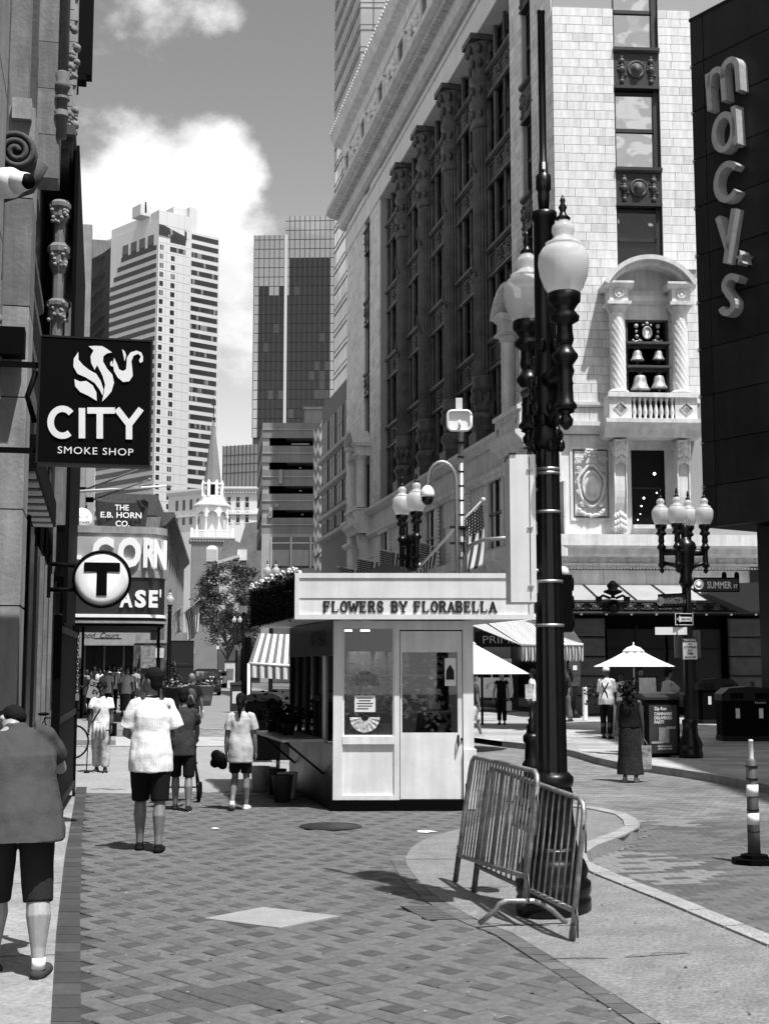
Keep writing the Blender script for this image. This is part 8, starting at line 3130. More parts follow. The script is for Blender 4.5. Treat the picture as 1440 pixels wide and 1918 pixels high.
def car(label, c, w, h, l, m_, name='parked_car', rz=0.0):
 t = thing(name, label, 'car', tuple(c), rz)
 F_ = ROOTM[t.name]
 k = w / 2
 sec = [(-k, .30), (-k * 1.0, h * .52), (-k * .84, h * .94), (-k * .6, h), (k * .6, h), (k * .84, h * .94), (k, h * .52), (k, .30), (k * .9, .24), (-k * .9, .24)]
 v, f = [], []
 ys = [(0, 1, 0), (.12, 1.0, .02), (l * .55, 1.0, .02), (l * .72, .62, 0), (l, .58, 0)]
 n_ = len(sec)
 for (y, hs, e) in ys:
  for (x, z_) in sec:
   zz2 = z_ if z_ < h * .53 else h * .52 + (z_ - h * .52) * max(.06, (hs - .55) / .45)
   v.append((x * (1 - (.03 if y in (0, l) else 0)), y, zz2))
 for j in range(len(ys) - 1):
  for i in range(n_):
   f.append((j * n_ + i, (j + 1) * n_ + i, (j + 1) * n_ + (i + 1) % n_, j * n_ + (i + 1) % n_))
 f += [tuple(range(n_)), tuple(range(len(ys) * n_ - 1, (len(ys) - 1) * n_ - 1, -1))]
 mb_ = MB(F_)
 mb_.add(v, f)
 mb_.build('body', m_, t, weld=True)
 MB(F_).slab([(-k * .84, h * .58), (k * .84, h * .58), (k * .70, h * .90), (-k * .70, h * .90)], -.015, .02).build('rear_window', glass_mat('car_glass', .05, .35), t)
 for sx_ in (-1, 1):
  MB(F_).box(sx_ * k * .80 - .09, sx_ * k * .80 + .09, -.03, .01, h * .40, h * .56).build('tail_light', mat('tail_lens', .12, .2), t)
  for y in (.75, l - .8):
   MB(F_ @ Matrix.Translation((sx_ * (k - .11), y, .34)) @ Matrix.Rotation(R(90), 4, 'Y')).lathe([(.18, -.11), (.34, -.11), (.34, .11), (.18, .11)], n=18).build('wheel', M_blackm, t)
  MB(F_).box(sx_ * (k + .1) - .1, sx_ * (k + .1) + .1, l * .55, l * .55 + .1, h * .56, h * .66).build('mirror', m_, t)
 MB(F_).box(-.26, .26, -.03, .0, h * .36, h * .44).build('number_plate', M_gal, t)
 MB(F_).box(-k * .95, k * .95, -.06, .02, .26, .44).build('bumper', M_dark, t)
 return t
M_carb = mat('car_black', .006, .15, coat=.6)
car('black car seen from behind on the far street', G(386, 1303), 1.98, 1.78, 4.6, M_carb, rz=R(8))
car('small silver car far up the street', G(371, 1283) + Vector((0, 20, 0)), 1.8, 1.5, 4.3, mat('car_silver', .4, .3, metal=.4), rz=R(8))
tk = thing('delivery_truck', 'tall dark box truck parked ahead of the black car', 'truck', tuple(G(338, 1290)))
c_ = G(336, 1296)
Ft = Matrix.Translation(c_) @ Matrix.Rotation(R(9), 4, 'Z')
MB(Ft).box(-1.05, 1.05, 0, 6, .55, Z(1200, c_.y)).build('box_body', mat('truck_brown', .012, .5), tk)
for zz2 in (.6, 1.9, Z(1200, c_.y) - .08):
 MB(Ft).box(-1.07, 1.07, -.02, .03, zz2, zz2 + .07).build('trim', M_dark, tk)
mb = MB(Ft)
text(mb, 'DELIVERY', -.1, 2.1, .1, width=.8, y=-.02)
mb.build('lettering', mat('truck_print', .07, .5), tk)
MB(Ft @ Matrix.Translation((-.55, -.03, 2.1)) @ Matrix.Rotation(R(90), 4, 'X')).lathe([(.24, 0), (.2, .02), (0, .02)], n=12).build('emblem', mat('truck_emblem', .2, .4), tk)
for sx_ in (-1, 1):
 MB(Ft @ Matrix.Translation((sx_ * .8, .9, .42)) @ Matrix.Rotation(R(90), 4, 'Y')).lathe([(.2, -.15), (.42, -.15), (.42, .15), (.2, .15)], n=16).build('wheel', M_blackm, tk)
 MB(Ft).box(sx_ * .8 - .12, sx_ * .8 + .12, -.03, 0, .7, .85).build('tail_light', MATS['tail_lens'], tk)
def planter(label, c, r_, h_, m_, nl, seed):
 random.seed(seed)
 t = thing('planter', label, 'planter', tuple(c), group='tall street planters')
 MB().lathe([(r_ * .62, 0), (r_ * .72, h_ * .3), (r_ * .95, h_ * .9), (r_, h_ * .92), (r_, h_), (r_ * .9, h_), (r_ * .85, h_ * .92)], tuple(c), 22).build('pot', m_, t)
 mb_, mf = MB(), MB()
 leaves(mb_, nl, lambda: Vector(c) + Vector((random.gauss(0, r_ * .5), random.gauss(0, r_ * .5), h_ + abs(random.gauss(0, r_ * .3)))), .16)
 for _ in range(nl // 9):
  mf.sphere(Vector(c) + Vector((random.gauss(0, r_ * .5), random.gauss(0, r_ * .5), h_ + abs(random.gauss(0, r_ * .35)))), .05, 6, 4)
 mb_.build('foliage', M_leaf, t)
 mf.build('blossom', M_flow, t, kind='stuff')
 return t
M_plant = mat('planter_resin', .13, .6, nscale=3, namt=.15)
planter('grey planter of flowers right of the backpack man', G(383, 1322), .50, 1.0, M_plant, 160, 61)
planter('dark planter of flowers hidden behind the white-shirted man', G(322, 1330), .50, 1.0, M_dark, 160, 62)
cf = thing('potted_conifer', 'dark bushy conifer in a pot before the delivery truck', 'plant', tuple(G(318, 1322)))
c_ = G(318, 1322)
random.seed(63)
MB().lathe([(.3, 0), (.42, .7), (.4, .72)], tuple(c_), 16).build('pot', M_dark, cf)
MB().tube([c_, c_ + Vector((0, 0, 1.2))], .05, 6).build('stem', M_brd, cf)
def conepts():
 z_ = random.random() ** .8
 r_ = .7 * (1 - z_) + .1
 a = random.uniform(0, 6.28)
 return c_ + Vector((r_ * math.cos(a) * random.uniform(.6, 1), r_ * math.sin(a), .7 + z_ * 1.5))
mb = MB()
leaves(mb, 900, conepts, .15)
mb.build('foliage', mat('conifer_dark', .018, .7), cf)
random.seed(71)
TYd = 150.0
c_ = P(425, 1250, TYd)
c_.z = 0
tree = thing('street_tree', 'leafy street tree in front of the church clock', 'tree', tuple(c_))
k = TYd / FPX
mb = MB()
mb.tube([c_, c_ + Vector((.1, 0, 2.2)), c_ + Vector((.0, 0, 4.2))], [.22, .17, .13], 10)
limbs = []
for i in range(11):
 a = i * 2.4
 l = random.uniform(2.0, 3.6)
 z0_ = random.uniform(2.4, 4.6)
 e = c_ + Vector((math.cos(a) * l, math.sin(a) * l * .8, z0_ + random.uniform(1.5, 5.0)))
 m_ = (c_ + Vector((0, 0, z0_))).lerp(e, .5) + Vector((0, 0, .5))
 mb.tube([c_ + Vector((0, 0, z0_)), m_, e], [.10, .06, .025], 6)
 limbs += [m_, e, m_.lerp(e, .5)]
mb.build('trunk', M_brd, tree)
zc0_, zc1_ = Z(1192, TYd), Z(1062, TYd)
clumps = []
for i in range(75):
 a = random.uniform(0, 6.283)
 zf = random.random()
 rmax = 4.3 * math.sin(math.pi * (.16 + .74 * zf)) ** .7
 r_ = rmax * math.sqrt(random.uniform(.12, 1))
 clumps.append((c_ + Vector((r_ * math.cos(a), r_ * math.sin(a), zc0_ + (zc1_ - zc0_) * zf + .3)), random.uniform(.45, .95)))
for j, v_ in enumerate((.05, .085, .035)):
 mb = MB()
 for cc2, cr2 in clumps[j::3]:
  leaves(mb, 190, lambda: cc2 + Vector((random.gauss(0, cr2 * .6), random.gauss(0, cr2 * .6), random.gauss(0, cr2 * .38))), .30)
 o = mb.build('crown', mat('tree_leaf_%d' % j, v_, .6), tree)
c2_ = P(452, 1250, 190)
c2_.z = 0
tr2_ = thing('street_tree', 'smaller dark tree behind the first, beside the kiosk roof', 'tree', tuple(c2_))
MB().tube([c2_, c2_ + Vector((0, 0, 4.5))], [.2, .1], 8).build('trunk', M_brd, tr2_)
mb = MB()
for i in range(30):
 cc2 = c2_ + Vector((random.gauss(0, 2.2), random.gauss(0, 2), random.uniform(4, 9.5)))
 leaves(mb, 120, lambda: cc2 + Vector((random.gauss(0, .6), random.gauss(0, .6), random.gauss(0, .4))), .34)
mb.build('crown', MATS['tree_leaf_2'], tr2_)
for (px, yt, yb, Yd, sw_, sh_, v_, lab) in [(299, 1214, 1260, 52, 16, 18, .6, 'white parking notice on dark post behind the crowd'), (295, 1173, 1180, 52, 26, 26, .12, 'dark square notice above the white parking notice'), (456, 1135, 1180, 34, 14, 12, .15, 'dark street name plate cut off by the kiosk roof edge'),
           (362, 1212, 1280, 150, 6, 12, .6, 'tiny white notice on a far post below the tree'), (408, 1210, 1290, 130, 5, 6, .6, 'tiny square notice on the far right kerb'), (442, 1208, 1300, 95, 7, 10, .55, 'small white notice beside the left awning')]:
 t_ = thing('street_notice', lab, 'sign', tuple(P(px, 1250, Yd).xy) + (0,))
 a_ = P(px, yt, Yd)
 k = Yd / FPX
 MB().tube([(a_.x, Yd + .06, 0), (a_.x, Yd + .06, a_.z + .1)], .04, 6).build('post', M_blackm, t_)
 MB().box(a_.x - sw_ * k / 2, a_.x + sw_ * k / 2, Yd, Yd + .03, a_.z - sh_ * k, a_.z).build('plate', mat('notice_%d' % int(v_ * 100), v_, .6, nscale=6, namt=.25), t_)
for (px, py, w_, h_, v_, lab) in [(430, 1258, .9, 2.5, .55, 'white information pillar on the far right kerb'), (420, 1257, .5, 1.6, .3, 'grey bollard beside the white information pillar'), (445, 1335, .65, 1.25, .02, 'dark newspaper box left of the striped awning'), (412, 1259, .8, 1.5, .03, 'dark litter bin left of the information pillar')]:
 c_ = G(px, max(py, 1290) if py < 1300 else py)
 t_ = thing('street_box', lab, 'street box', tuple(c_))
 MB(Matrix.Translation(c_)).box(-w_ / 2, w_ / 2, 0, w_, .05, h_ * .92).build('body', mat('box_%d' % int(v_ * 100), v_, .5, nscale=3, namt=.2), t_)
 MB(Matrix.Translation(c_)).mould([(-.03, h_ * .92), (0, h_ * .97), (w_ / 2, h_), (w_, h_ * .92)], -w_ / 2 - .02, w_ / 2 + .02).build('top', M_dark, t_)
 MB(Matrix.Translation(c_)).box(-w_ * .35, w_ * .35, -.015, 0, h_ * .3, h_ * .7).build('panel', M_gal if v_ < .1 else M_brm, t_)
bc = G(150, 1421)
bi_ = thing('parked_bicycle', 'dark bicycle mostly hidden behind the black gate, left', 'bicycle', tuple(bc))
ud = Vector((.75, .66, 0)).normalized()
Fc = frame(bc - ud * .25, ud)
for nm_, x in (('rear_wheel', -.95), ('front_wheel', .1)):
 ring_ = [(x + .33 * math.cos(a), 0, .345 + .33 * math.sin(a)) for a in np.linspace(0, 2 * math.pi, 33)]
 w_ = MB(Fc).tube(ring_, .02, 6, cap=False).build(nm_, M_blackm, bi_)
 mb = MB(Fc)
 for a in np.linspace(0, 2 * math.pi, 15)[:-1]:
  mb.tube([(x, 0, .345), (x + .32 * math.cos(a), 0, .345 + .32 * math.sin(a))], .0025, 4)
 mb.build('spokes', M_steel, w_)
mb = MB(Fc)
for a_, b_ in (((.1, 0, .345), (.0, 0, .95)), ((.02, 0, .82), (-.45, 0, .32)), ((-.45, 0, .32), (-.58, 0, .85)), ((-.58, 0, .85), (.02, 0, .85)), ((-.45, 0, .32), (-.95, 0, .345)), ((-.58, 0, .8), (-.95, 0, .345))):
 mb.tube([a_, b_], .016, 6)
mb.build('bike_frame', M_dark, bi_)
MB(Fc).tube([(0, -.25, 1.0), (0, 0, .97), (0, .25, 1.0)], .013, 6).build('handlebar', M_dark, bi_)
MB(Fc).sphere((-.6, 0, .93), .12, 10, 6, s=(1.1, .6, .3)).build('saddle', M_blackm, bi_)
FQ = []
def fuse(mb_, voxel, sm=4, wr=0.0, fr=(9, 9, 4), seed=0.0):
 me = bpy.data.meshes.new('figure')
 me.from_pydata([tuple(v) for v in mb_.v], [], mb_.f)
 FQ.append((me, voxel, sm, wr, fr, seed))
 return me
def bake_fused():
 own = {}
 for ob_ in COL.objects:
  if ob_.type == 'MESH':
   own.setdefault(ob_.data.name, ob_)
 for (me, voxel, sm, wr, fr, seed) in FQ:
  ob_ = own[me.name]
  r_ = ob_.modifiers.new('r', 'REMESH')
  r_.mode = 'VOXEL'
  r_.voxel_size = voxel
  s_ = ob_.modifiers.new('s', 'SMOOTH')
  s_.iterations = sm
  s_.factor = .5
 dg = bpy.context.evaluated_depsgraph_get()
 done = [(own[q[0].name], bpy.data.meshes.new_from_object(own[q[0].name].evaluated_get(dg)), q) for q in FQ]
 for ob_, out, (me, voxel, sm, wr, fr, seed) in done:
  ob_.modifiers.clear()
  ob_.data = out
  out.polygons.foreach_set('use_smooth', [True] * len(out.polygons))
  if wr:
   n_ = len(out.vertices)
   co, no = np.zeros(n_ * 3), np.zeros(n_ * 3)
   out.vertices.foreach_get('co', co)
   out.vertices.foreach_get('normal', no)
   c3 = co.reshape(-1, 3)
   k = np.array([mnoise.noise(Vector((x * fr[0] + seed, y * fr[1], z * fr[2]))) + .5 * mnoise.noise(Vector((x * 2.3 * fr[0], y * 2.3 * fr[1] + seed, z * 2.3 * fr[2]))) for x, y, z in c3])
   if wr > .01:
    k -= np.array([max(0, 1 - 3 * abs(mnoise.noise(Vector((x * 9 + seed, y * 9, z * 2.0 - x * 2))))) for x, y, z in c3]) * .22
   out.vertices.foreach_set('co', (c3 + no.reshape(-1, 3) * k[:, None] * wr).ravel())
   out.update()
 FQ.clear()
def ell_rings(mb_, rs_, n=20):
 v, f = [], []
 for (c, rx, ry) in rs_:
  for k in range(n):
   a = 2 * math.pi * k / n
   v.append((c[0] + rx * math.cos(a), c[1] + ry * math.sin(a), c[2]))
 m_ = len(rs_)
 for j in range(m_ - 1):
  for k in range(n):
   f.append((j * n + k, j * n + (k + 1) % n, (j + 1) * n + (k + 1) % n, (j + 1) * n + k))
 f += [tuple(range(n - 1, -1, -1)), tuple((m_ - 1) * n + k for k in range(n))]
 mb_.add(v, f)
def balltube(mb_, pts, rs_, n=12):
 mb_.tube(pts, list(rs_), n)
 mb_.sphere(pts[0], rs_[0], n, 8)
 mb_.sphere(pts[-1], rs_[-1], n, 8)
SKD, SKM, SKL = mat('skin_dark', .045, .5), mat('skin_mid', .16, .5, nscale=20, namt=.1), mat('skin_light', .30, .5, nscale=20, namt=.1)
HAIR = mat('hair_black', .007, .8, spec=.12, bump=.6, bscale=90)
def cloth(v, n=None, amt=.06):
 return mat('cloth_%d%s' % (int(v * 1000), '' if n is None else n), v, .85, nscale=6, namt=amt, bump=.25, bscale=40, spec=.12)
def person(label, loc, rz, H=1.72, legs=((.05, .1), (-.1, .1)), arms=((.0, .1, .2, 0), (.0, .1, .2, 0)), lean=0.0, bow=0.0, turn=0.0, fat=1.0, skin=SKM,
  top=(.7, .55, .13), bot=('pants', .01, .9), shoe=.02, sole=None, hair='short', vox=.012, group=None, face=False, topm=None, botm=None, hairm=None, splay=.12):
 t = thing('person', label, 'person', tuple(loc), rz, group)
 s = H / 1.75
 W = ROOTM[t.name]
 LT = .43
 low = min(-LT * math.cos(a) - LT * math.cos(a - k) - .07 for a, k in legs)
 hz = -low
 U = Vector((0, math.sin(lean), math.cos(lean)))
 p0 = Vector((0, 0, hz))
 sc_ = p0 + U * .49
 nb_ = p0 + U * .55
 UH = Vector((0, math.sin(lean + bow), math.cos(lean + bow)))
 hc = nb_ + UH * .165
 J = {}
 b = MB(Matrix.Diagonal((s, s, s, 1)))
 tp = MB(b.M)
 bt = MB(b.M)
 f_ = fat
 ell_rings(b, [(p0 - U * .06, .13 * f_, .10 * f_), (p0 + U * .14, .115 * f_, .088 * f_), (p0 + U * .34, .145 * f_, .10 * f_), (sc_ - U * .03, .15, .085), (sc_ + U * .03, .09, .06), (nb_, .052, .052), (nb_ + UH * .09, .05, .052)])
 Mh = Matrix.Translation(hc) @ Matrix.Rotation(-(lean + bow), 4, 'X') @ Matrix.Rotation(turn, 4, 'Z')
 b0 = b.M
 b.M = b0 @ Mh
 b.sphere((0, -.012, .02), .1, 16, 12, s=(.76, .95, 1.0))
 b.sphere((0, .022, -.055), .07, 12, 10, s=(.82, .95, 1.0))
 b.sphere((0, .098, -.012), .018, 8, 6, s=(.8, 1, 1.5))
 b.sphere((0, .085, -.055), .02, 8, 6, s=(1.4, .6, .5))
 for sx_ in (-1, 1):
  b.sphere((sx_ * .075, -.01, -.01), .026, 8, 6, s=(.4, .8, 1.2))
  b.sphere((sx_ * .03, .072, .02), .018, 8, 6, s=(1.3, .6, .5))
 b.M = b0
 hem = bot[2]
 for i, (a, k) in enumerate(legs):
  sx_ = -1 if i == 0 else 1
  hp = p0 + Vector((sx_ * .092 * (.7 + .3 * f_), 0, -.02))
  kn = hp + Vector((sx_ * .008, math.sin(a), -math.cos(a))) * LT
  an = kn + Vector((0, math.sin(a - k), -math.cos(a - k))) * LT
  m1, m2 = hp.lerp(kn, .5), kn.lerp(an, .33) + Vector((0, -.022, 0))
  q = .75 + .25 * f_
  balltube(b, [hp, m1, kn, m2, kn.lerp(an, .75), an], [.085 * q, .072 * q, .052 * q * q, .060 * q * q, .040 * q, .034])
  fl = max(0.0, an.z - .075)
  pit = math.asin(min(.9, fl / .2))
  fd = Vector((sx_ * splay, math.cos(pit) - splay * .3, -math.sin(pit)))
  J['foot%d' % i] = (an, fd)
  b.tube([an, an + fd * .1 + Vector((0, 0, -.04))], [.034, .03], 10)
  if bot[0] in ('pants', 'shorts'):
   wd = bot[3] if len(bot) > 3 else 1.0
   tot = hem
   pts, rs2 = [hp + Vector((0, 0, .0))], [.07 * q]
   for u in (.25, .5, .75, 1.0):
    z = u * tot
    pp = hp.lerp(kn, min(1, z / .5)) if z <= .5 else kn.lerp(an, (z - .5) / .5)
    pts.append(pp)
    rs2.append((.092 - .018 * min(1, z / .5) - (.012 * max(0, z - .5) * 2)) * q * wd)
   bt.tube(pts, rs2, 16)
  sh_ = MB(W @ b.M)
  o_ = an + Vector((0, 0, -.035))
  heel = o_ - fd * .055
  sh_.tube([heel, o_, o_ + fd * .09, o_ + fd * .155, o_ + fd * .185], [.034, .047, .046, .041, .022], 12, ell=.85)
  sh_.tube([an + Vector((0, 0, .025)), o_], [.038, .042], 12)
  so_ = sh_.build('shoe', cloth(shoe), t)
  sl = MB(W @ b.M)
  sl.tube([heel + Vector((0, 0, -.028)), o_ + Vector((0, 0, -.03)), o_ + fd * .09 + Vector((0, 0, -.03)), o_ + fd * .16 + Vector((0, 0, -.026)), o_ + fd * .19 + Vector((0, 0, -.014))], [.032, .042, .045, .04, .018], 12, ell=.35)
  sl.build('sole', cloth(sole if sole is not None else shoe), so_)
 if bot[0] == 'skirt':
  ell_rings(bt, [(p0 + U * .10, .135 * f_, .105 * f_), (p0, .165 * f_, .135 * f_), (p0 - Vector((0, 0, .25)), .18 * f_, .16 * f_), (p0 - Vector((0, 0, .5)), .19 * f_, .18 * f_), (p0 - Vector((0, .02, .5 + (hem - .5))), .21 * f_, .22 * f_)], 28)
 else:
  ell_rings(bt, [(p0 - U * .12, .135 * f_, .11 * f_), (p0 - U * .02, .155 * f_, .125 * f_), (p0 + U * .10, .142 * f_, .112 * f_)])
 for i, (fl, ab, el, inn) in enumerate(arms):
  sx_ = -1 if i == 0 else 1
  S = sc_ + Vector((sx_ * (.168 + .025 * (f_ - 1)), 0, -.025))
  d1 = Vector((sx_ * math.sin(ab), math.sin(fl + lean * .3) * math.cos(ab), -math.cos(fl + lean * .3) * math.cos(ab)))
  e_ = S + d1 * .285
  d2 = Vector((-sx_ * math.sin(inn) + sx_ * .06, math.sin(fl + el), -math.cos(fl + el))).normalized()
  w_ = e_ + d2 * .245
  balltube(b, [S, S.lerp(e_, .5), e_, e_.lerp(w_, .35), w_], [.052, .046 * (.7 + .3 * f_), .038, .04, .026])
  J['hand%d' % i] = (w_, d2)
  pl = (Vector((0, 1, 0)) - d2 * d2.y)
  pl = pl.normalized() if pl.length > .25 else Vector((0, 0, 1)).cross(d2).normalized()
  inw = Vector((-sx_, 0, 0)) - d2 * (-sx_ * d2.x)
  inw.normalize()
  b.tube([w_, w_ + d2 * .045, w_ + d2 * .09], [.026, .036, .034], 10, ell=.62)
  for q_, fl_ in enumerate((.062, .074, .068, .052)):
   r0 = w_ + d2 * .082 + pl * ((1.5 - q_) * .019)
   r1 = r0 + d2 * fl_ * .5
   r2 = r1 + (d2 * .6 + inw * .6).normalized() * fl_ * .4
   b.tube([r0, r1, r2, r2 + (d2 * .2 + inw).normalized() * fl_ * .3], [.0095, .009, .0085, .007], 7)
  th = w_ + d2 * .03 + pl * .03
  b.tube([th, th + (d2 * .7 + pl * .6).normalized() * .035, th + (d2 * .9 + pl * .3 + inw * .4).normalized() * .062], [.012, .0105, .008], 7)
  if top[1] > 0:
   n_ = top[1]
   pts = [sc_ + Vector((sx_ * .10, 0, .01)), S + Vector((0, 0, .012)), S.lerp(e_, min(1, n_) * .5), S.lerp(e_, min(1, n_))]
   loose = 1.0 + (.45 if n_ < .9 else .15)
   rr = [.056 + .012 * (f_ > 1.3), .058 + .012 * (f_ > 1.3), .052 * loose * (.75 + .25 * f_), .056 * loose * (.75 + .25 * f_)]
   if n_ > 1:
    pts.append(e_.lerp(w_, n_ - 1))
    rr = [.06, .064, .058, .05, .042]
   tp.tube(pts, rr, 14)
   tp.sphere(pts[1], .058 + .012 * (f_ > 1.3), 12, 8)
 hm = top[2]
 lo = 1.0 + (top[3] if len(top) > 3 else .0)
 ell_rings(tp, [(p0 - U * hm, .180 * f_ * lo, .150 * f_ * lo), (p0 + U * .02, .180 * f_ * lo, .145 * f_ * lo), (p0 + U * .12, .165 * f_ * lo, .13 * f_ * lo), (p0 + U * .22, .155 * f_ * lo, .122 * f_), (p0 + U * .36, .168 * f_, .124 * f_), (sc_ - U * .05, .175 * (.7 + .3 * f_), .108 * (.6 + .4 * f_)), (sc_ + U * .015, .125 * (.6 + .4 * f_), .088 * (.6 + .4 * f_)), (nb_ - U * .02, .075, .07), (nb_ + U * .012, .058, .058)], 26)
 inst('body', fuse(b, vox * .62 if vox < .015 else vox, 3), t, (0, 0, 0)).data.materials.append(skin)
 me = fuse(tp, vox, 4, .016 if vox < .02 else 0, (6, 6, 4.5), seed=loc[0])
 inst('shirt', me, t, (0, 0, 0)).data.materials.append(topm or cloth(top[0]))
 me = fuse(bt, vox, 3, .006 if vox < .02 else 0, seed=loc[1])
 inst(bot[0] if bot[0] == 'skirt' else 'trousers', me, t, (0, 0, 0)).data.materials.append(botm or cloth(bot[1]))
 hr = MB(b.M @ Mh)
 if hair in ('short', 'pony', 'long', 'curly'):
  hr.sphere((0, -.022, .035), .1, 16, 12, s=(.84, .98, .98))
  hr.sphere((0, -.05, -.02), .085, 12, 10, s=(.85, .7, 1.0))
 if hair == 'pony':
  hr.tube([(0, -.10, .02), (0, -.14, -.02), (0, -.13, -.14), (0, -.12, -.26)], [.03, .035, .035, .012], 10)
 if hair == 'long':
  hr.tube([(0, -.06, .0), (0, -.085, -.12), (0, -.10, -.26), (0, -.09, -.36)], [.085, .095, .09, .04], 14, ell=.7)
 if hair == 'curly':
  random.seed(int(H * 100))
  for _ in range(170):
   hr.sphere((random.gauss(0, .075), -.06 + random.gauss(0, .045), -.10 + random.gauss(0, .11)), random.uniform(.018, .036), 7, 5)
 if hair == 'afro':
  random.seed(5)
  for _ in range(40):
   a = random.uniform(0, 6.28)
   e = random.uniform(-.3, 1.5)
   hr.sphere((.085 * math.cos(a) * math.cos(e), -.025 + .09 * math.sin(a) * math.cos(e), .035 + .085 * math.sin(e)), .035, 7, 5)
 if hair in ('cap', 'hat'):
  hr.sphere((0, -.015, .045), .1, 16, 12, s=(.86, 1.02, .85))
  if hair == 'cap':
   hr.tube([(0, .07, .05), (0, .16, .03)], [.06, .04], 12, ell=.2)
  else:
   hr.lathe([(.2, .02), (.2, .03), (.1, .06), (.05, .06)], (0, -.01, 0), 20)
 if hr.v:
  me = fuse(hr, min(vox, .012) if vox < .02 else vox, 2, .004, (30, 30, 30))
  inst('hat' if hair in ('cap', 'hat') else 'hair', me, t, (0, 0, 0)).data.materials.append(hairm or HAIR)
 if face:
  for sx_ in (-1, 1):
   MB(W @ b.M @ Mh).sphere((sx_ * .03, .083, .008), .011, 8, 6).build('eye', M_blackm, t)
  MB(W @ b.M @ Mh).sphere((0, .098, -.058), .014, 8, 6, s=(1.5, .4, .35)).build('mouth', SKD, t)
 J['M'] = W @ b.M
 J['sc'], J['p0'], J['U'], J['hc'] = sc_, p0, U, hc
 return t, J
def jp(J, v):
 return J['M'] @ Vector(v)
pinm = mat('pinstripe', .72, .8, bump=.2, bscale=40)
_w = pinm.node_tree
_tc, _wv = _w.nodes.new('ShaderNodeTexCoord'), _w.nodes.new('ShaderNodeTexWave')
_wv.inputs['Scale'].default_value = 13
_wv.inputs['Distortion'].default_value = .6
_w.links.new(_tc.outputs['Object'], _wv.inputs['Vector'])
_mr = _w.nodes.new('ShaderNodeMapRange')
_mr.inputs['To Min'].default_value = .62
_mr.inputs['To Max'].default_value = .76
_w.links.new(_wv.outputs['Fac'], _mr.inputs['Value'])
_cc = _w.nodes.new('ShaderNodeCombineColor')
for i in range(3):
 _w.links.new(_mr.outputs[0], _cc.inputs[i])
_w.links.new(_cc.outputs[0], _w.nodes['Principled BSDF'].inputs['Base Color'])
t, J = person('heavy man in grey shirt and dark shorts bending forward at left edge', G(27, 1824, .003), R(24), 1.86, ((.20, .10), (-.16, .08)), ((.75, .35, 1.0, .2), (.55, .45, 1.2, .45)), .44, 1.12, R(20), 1.40, SKL,
   (.055, .62, .17, .02), ('shorts', .022, .58, 1.12), .05, .6, 'short', .0095, splay=.45)
for i in (0, 1):
 an, fd = J['foot%d' % i]
 MB(J['M']).tube([an + Vector((0, 0, -.01)), an + Vector((0, -.003, .055))], [.04, .039], 12).build('sock', M_sw, t)
t, J = person('man in white pinstriped shirt and black shorts walking away', G(279, 1594, .001), R(4), 1.86, ((.16, .16), (-.12, .05)), ((.12, .28, 1.25, .45), (.10, .30, 1.2, .5)), .02, .0, R(58), 1.10, SKM,
   (.7, .78, .17, .10), ('shorts', .008, .50, 1.18), .008, .01, 'short', .0095, topm=pinm)
MB(J['M']).lathe([(.062, -.012), (.066, .0), (.06, .012)], tuple(J['sc'] + J['U'] * .062), 20).build('collar', M_blackm, t)
t, J = person('woman in dark tee pushing a wheeled walker, half hidden by white-shirted man', G(340, 1518), R(6), 1.60, ((.22, .2), (-.15, .1)), ((.5, .1, .5, .1), (.5, .1, .5, .1)), .10, .15, 0, 1.08, SKM, (.035, .6, .14), ('shorts', .008, .5, 1.1), .02, .6, 'short', .012)
wk = thing('wheeled_walker', 'wheeled walking frame with black wheels beyond the white-shirted man', 'walker', tuple(G(338, 1500)))
c_ = G(331, 1502)
for dx, dy in ((-.31, 0), (.31, 0), (-.25, .55), (.25, .55)):
 w_ = MB(Matrix.Translation((c_.x + dx, c_.y + dy, .115)) @ Matrix.Rotation(R(90), 4, 'Y')).lathe([(.03, -.022), (.07, -.02), (.115, -.018), (.115, .018), (.07, .02), (.03, .022)], n=20).build('wheel', M_blackm, wk)
for sx_ in (-1, 1):
 MB().tube([c_ + Vector((sx_ * .29, 0, .13)), c_ + Vector((sx_ * .25, .05, .5)), c_ + Vector((sx_ * .25, -.05, .88)), c_ + Vector((sx_ * .25, -.18, .92))], .014, 8).build('frame_tube', M_dark, wk)
 MB().tube([c_ + Vector((sx_ * .25, .55, .13)), c_ + Vector((sx_ * .25, .05, .5))], .014, 8).build('frame_tube', M_dark, wk)
MB().box(c_.x - .24, c_.x + .24, c_.y + .02, c_.y + .3, .5, .53).build('seat', M_blackm, wk)
MB().tube([c_ + Vector((-.29, 0, .2)), c_ + Vector((.29, 0, .2))], .012, 6).build('axle', M_dark, wk)
t, J = person('girl with ponytail in pale grey tee and black shorts walking beside kiosk', G(449, 1517), R(-4), 1.52, ((.22, .75), (.04, .04)), ((-.05, .16, .15, 0), (.0, .14, .2, 0)), .04, .0, 0, .98, SKM, (.42, .7, .22, .12), ('shorts', .008, .42, 1.1), .6, .65, 'pony', .011)
hb = thing('drawstring_bag', 'dark knotted bag hanging from the ponytailed girl left hand', 'bag', tuple(jp(J, J['hand0'][0])))
c_ = jp(J, J['hand0'][0] + J['hand0'][1] * .08)
mb = MB()
for q_ in ((0, 0, -.16, .10), (-.05, 0, -.10, .08), (.04, 0, -.22, .07), (-.07, .02, -.2, .07)):
 mb.sphere(c_ + Vector(q_[:3]) + Vector((-.08, 0, .12)), q_[3], 10, 8, s=(1, .6, 1))
me = fuse(mb, .015, 2, .008)
o = inst('bag_body', me, hb, tuple(-Vector(hb.location)))
me.materials.append(M_blackm)
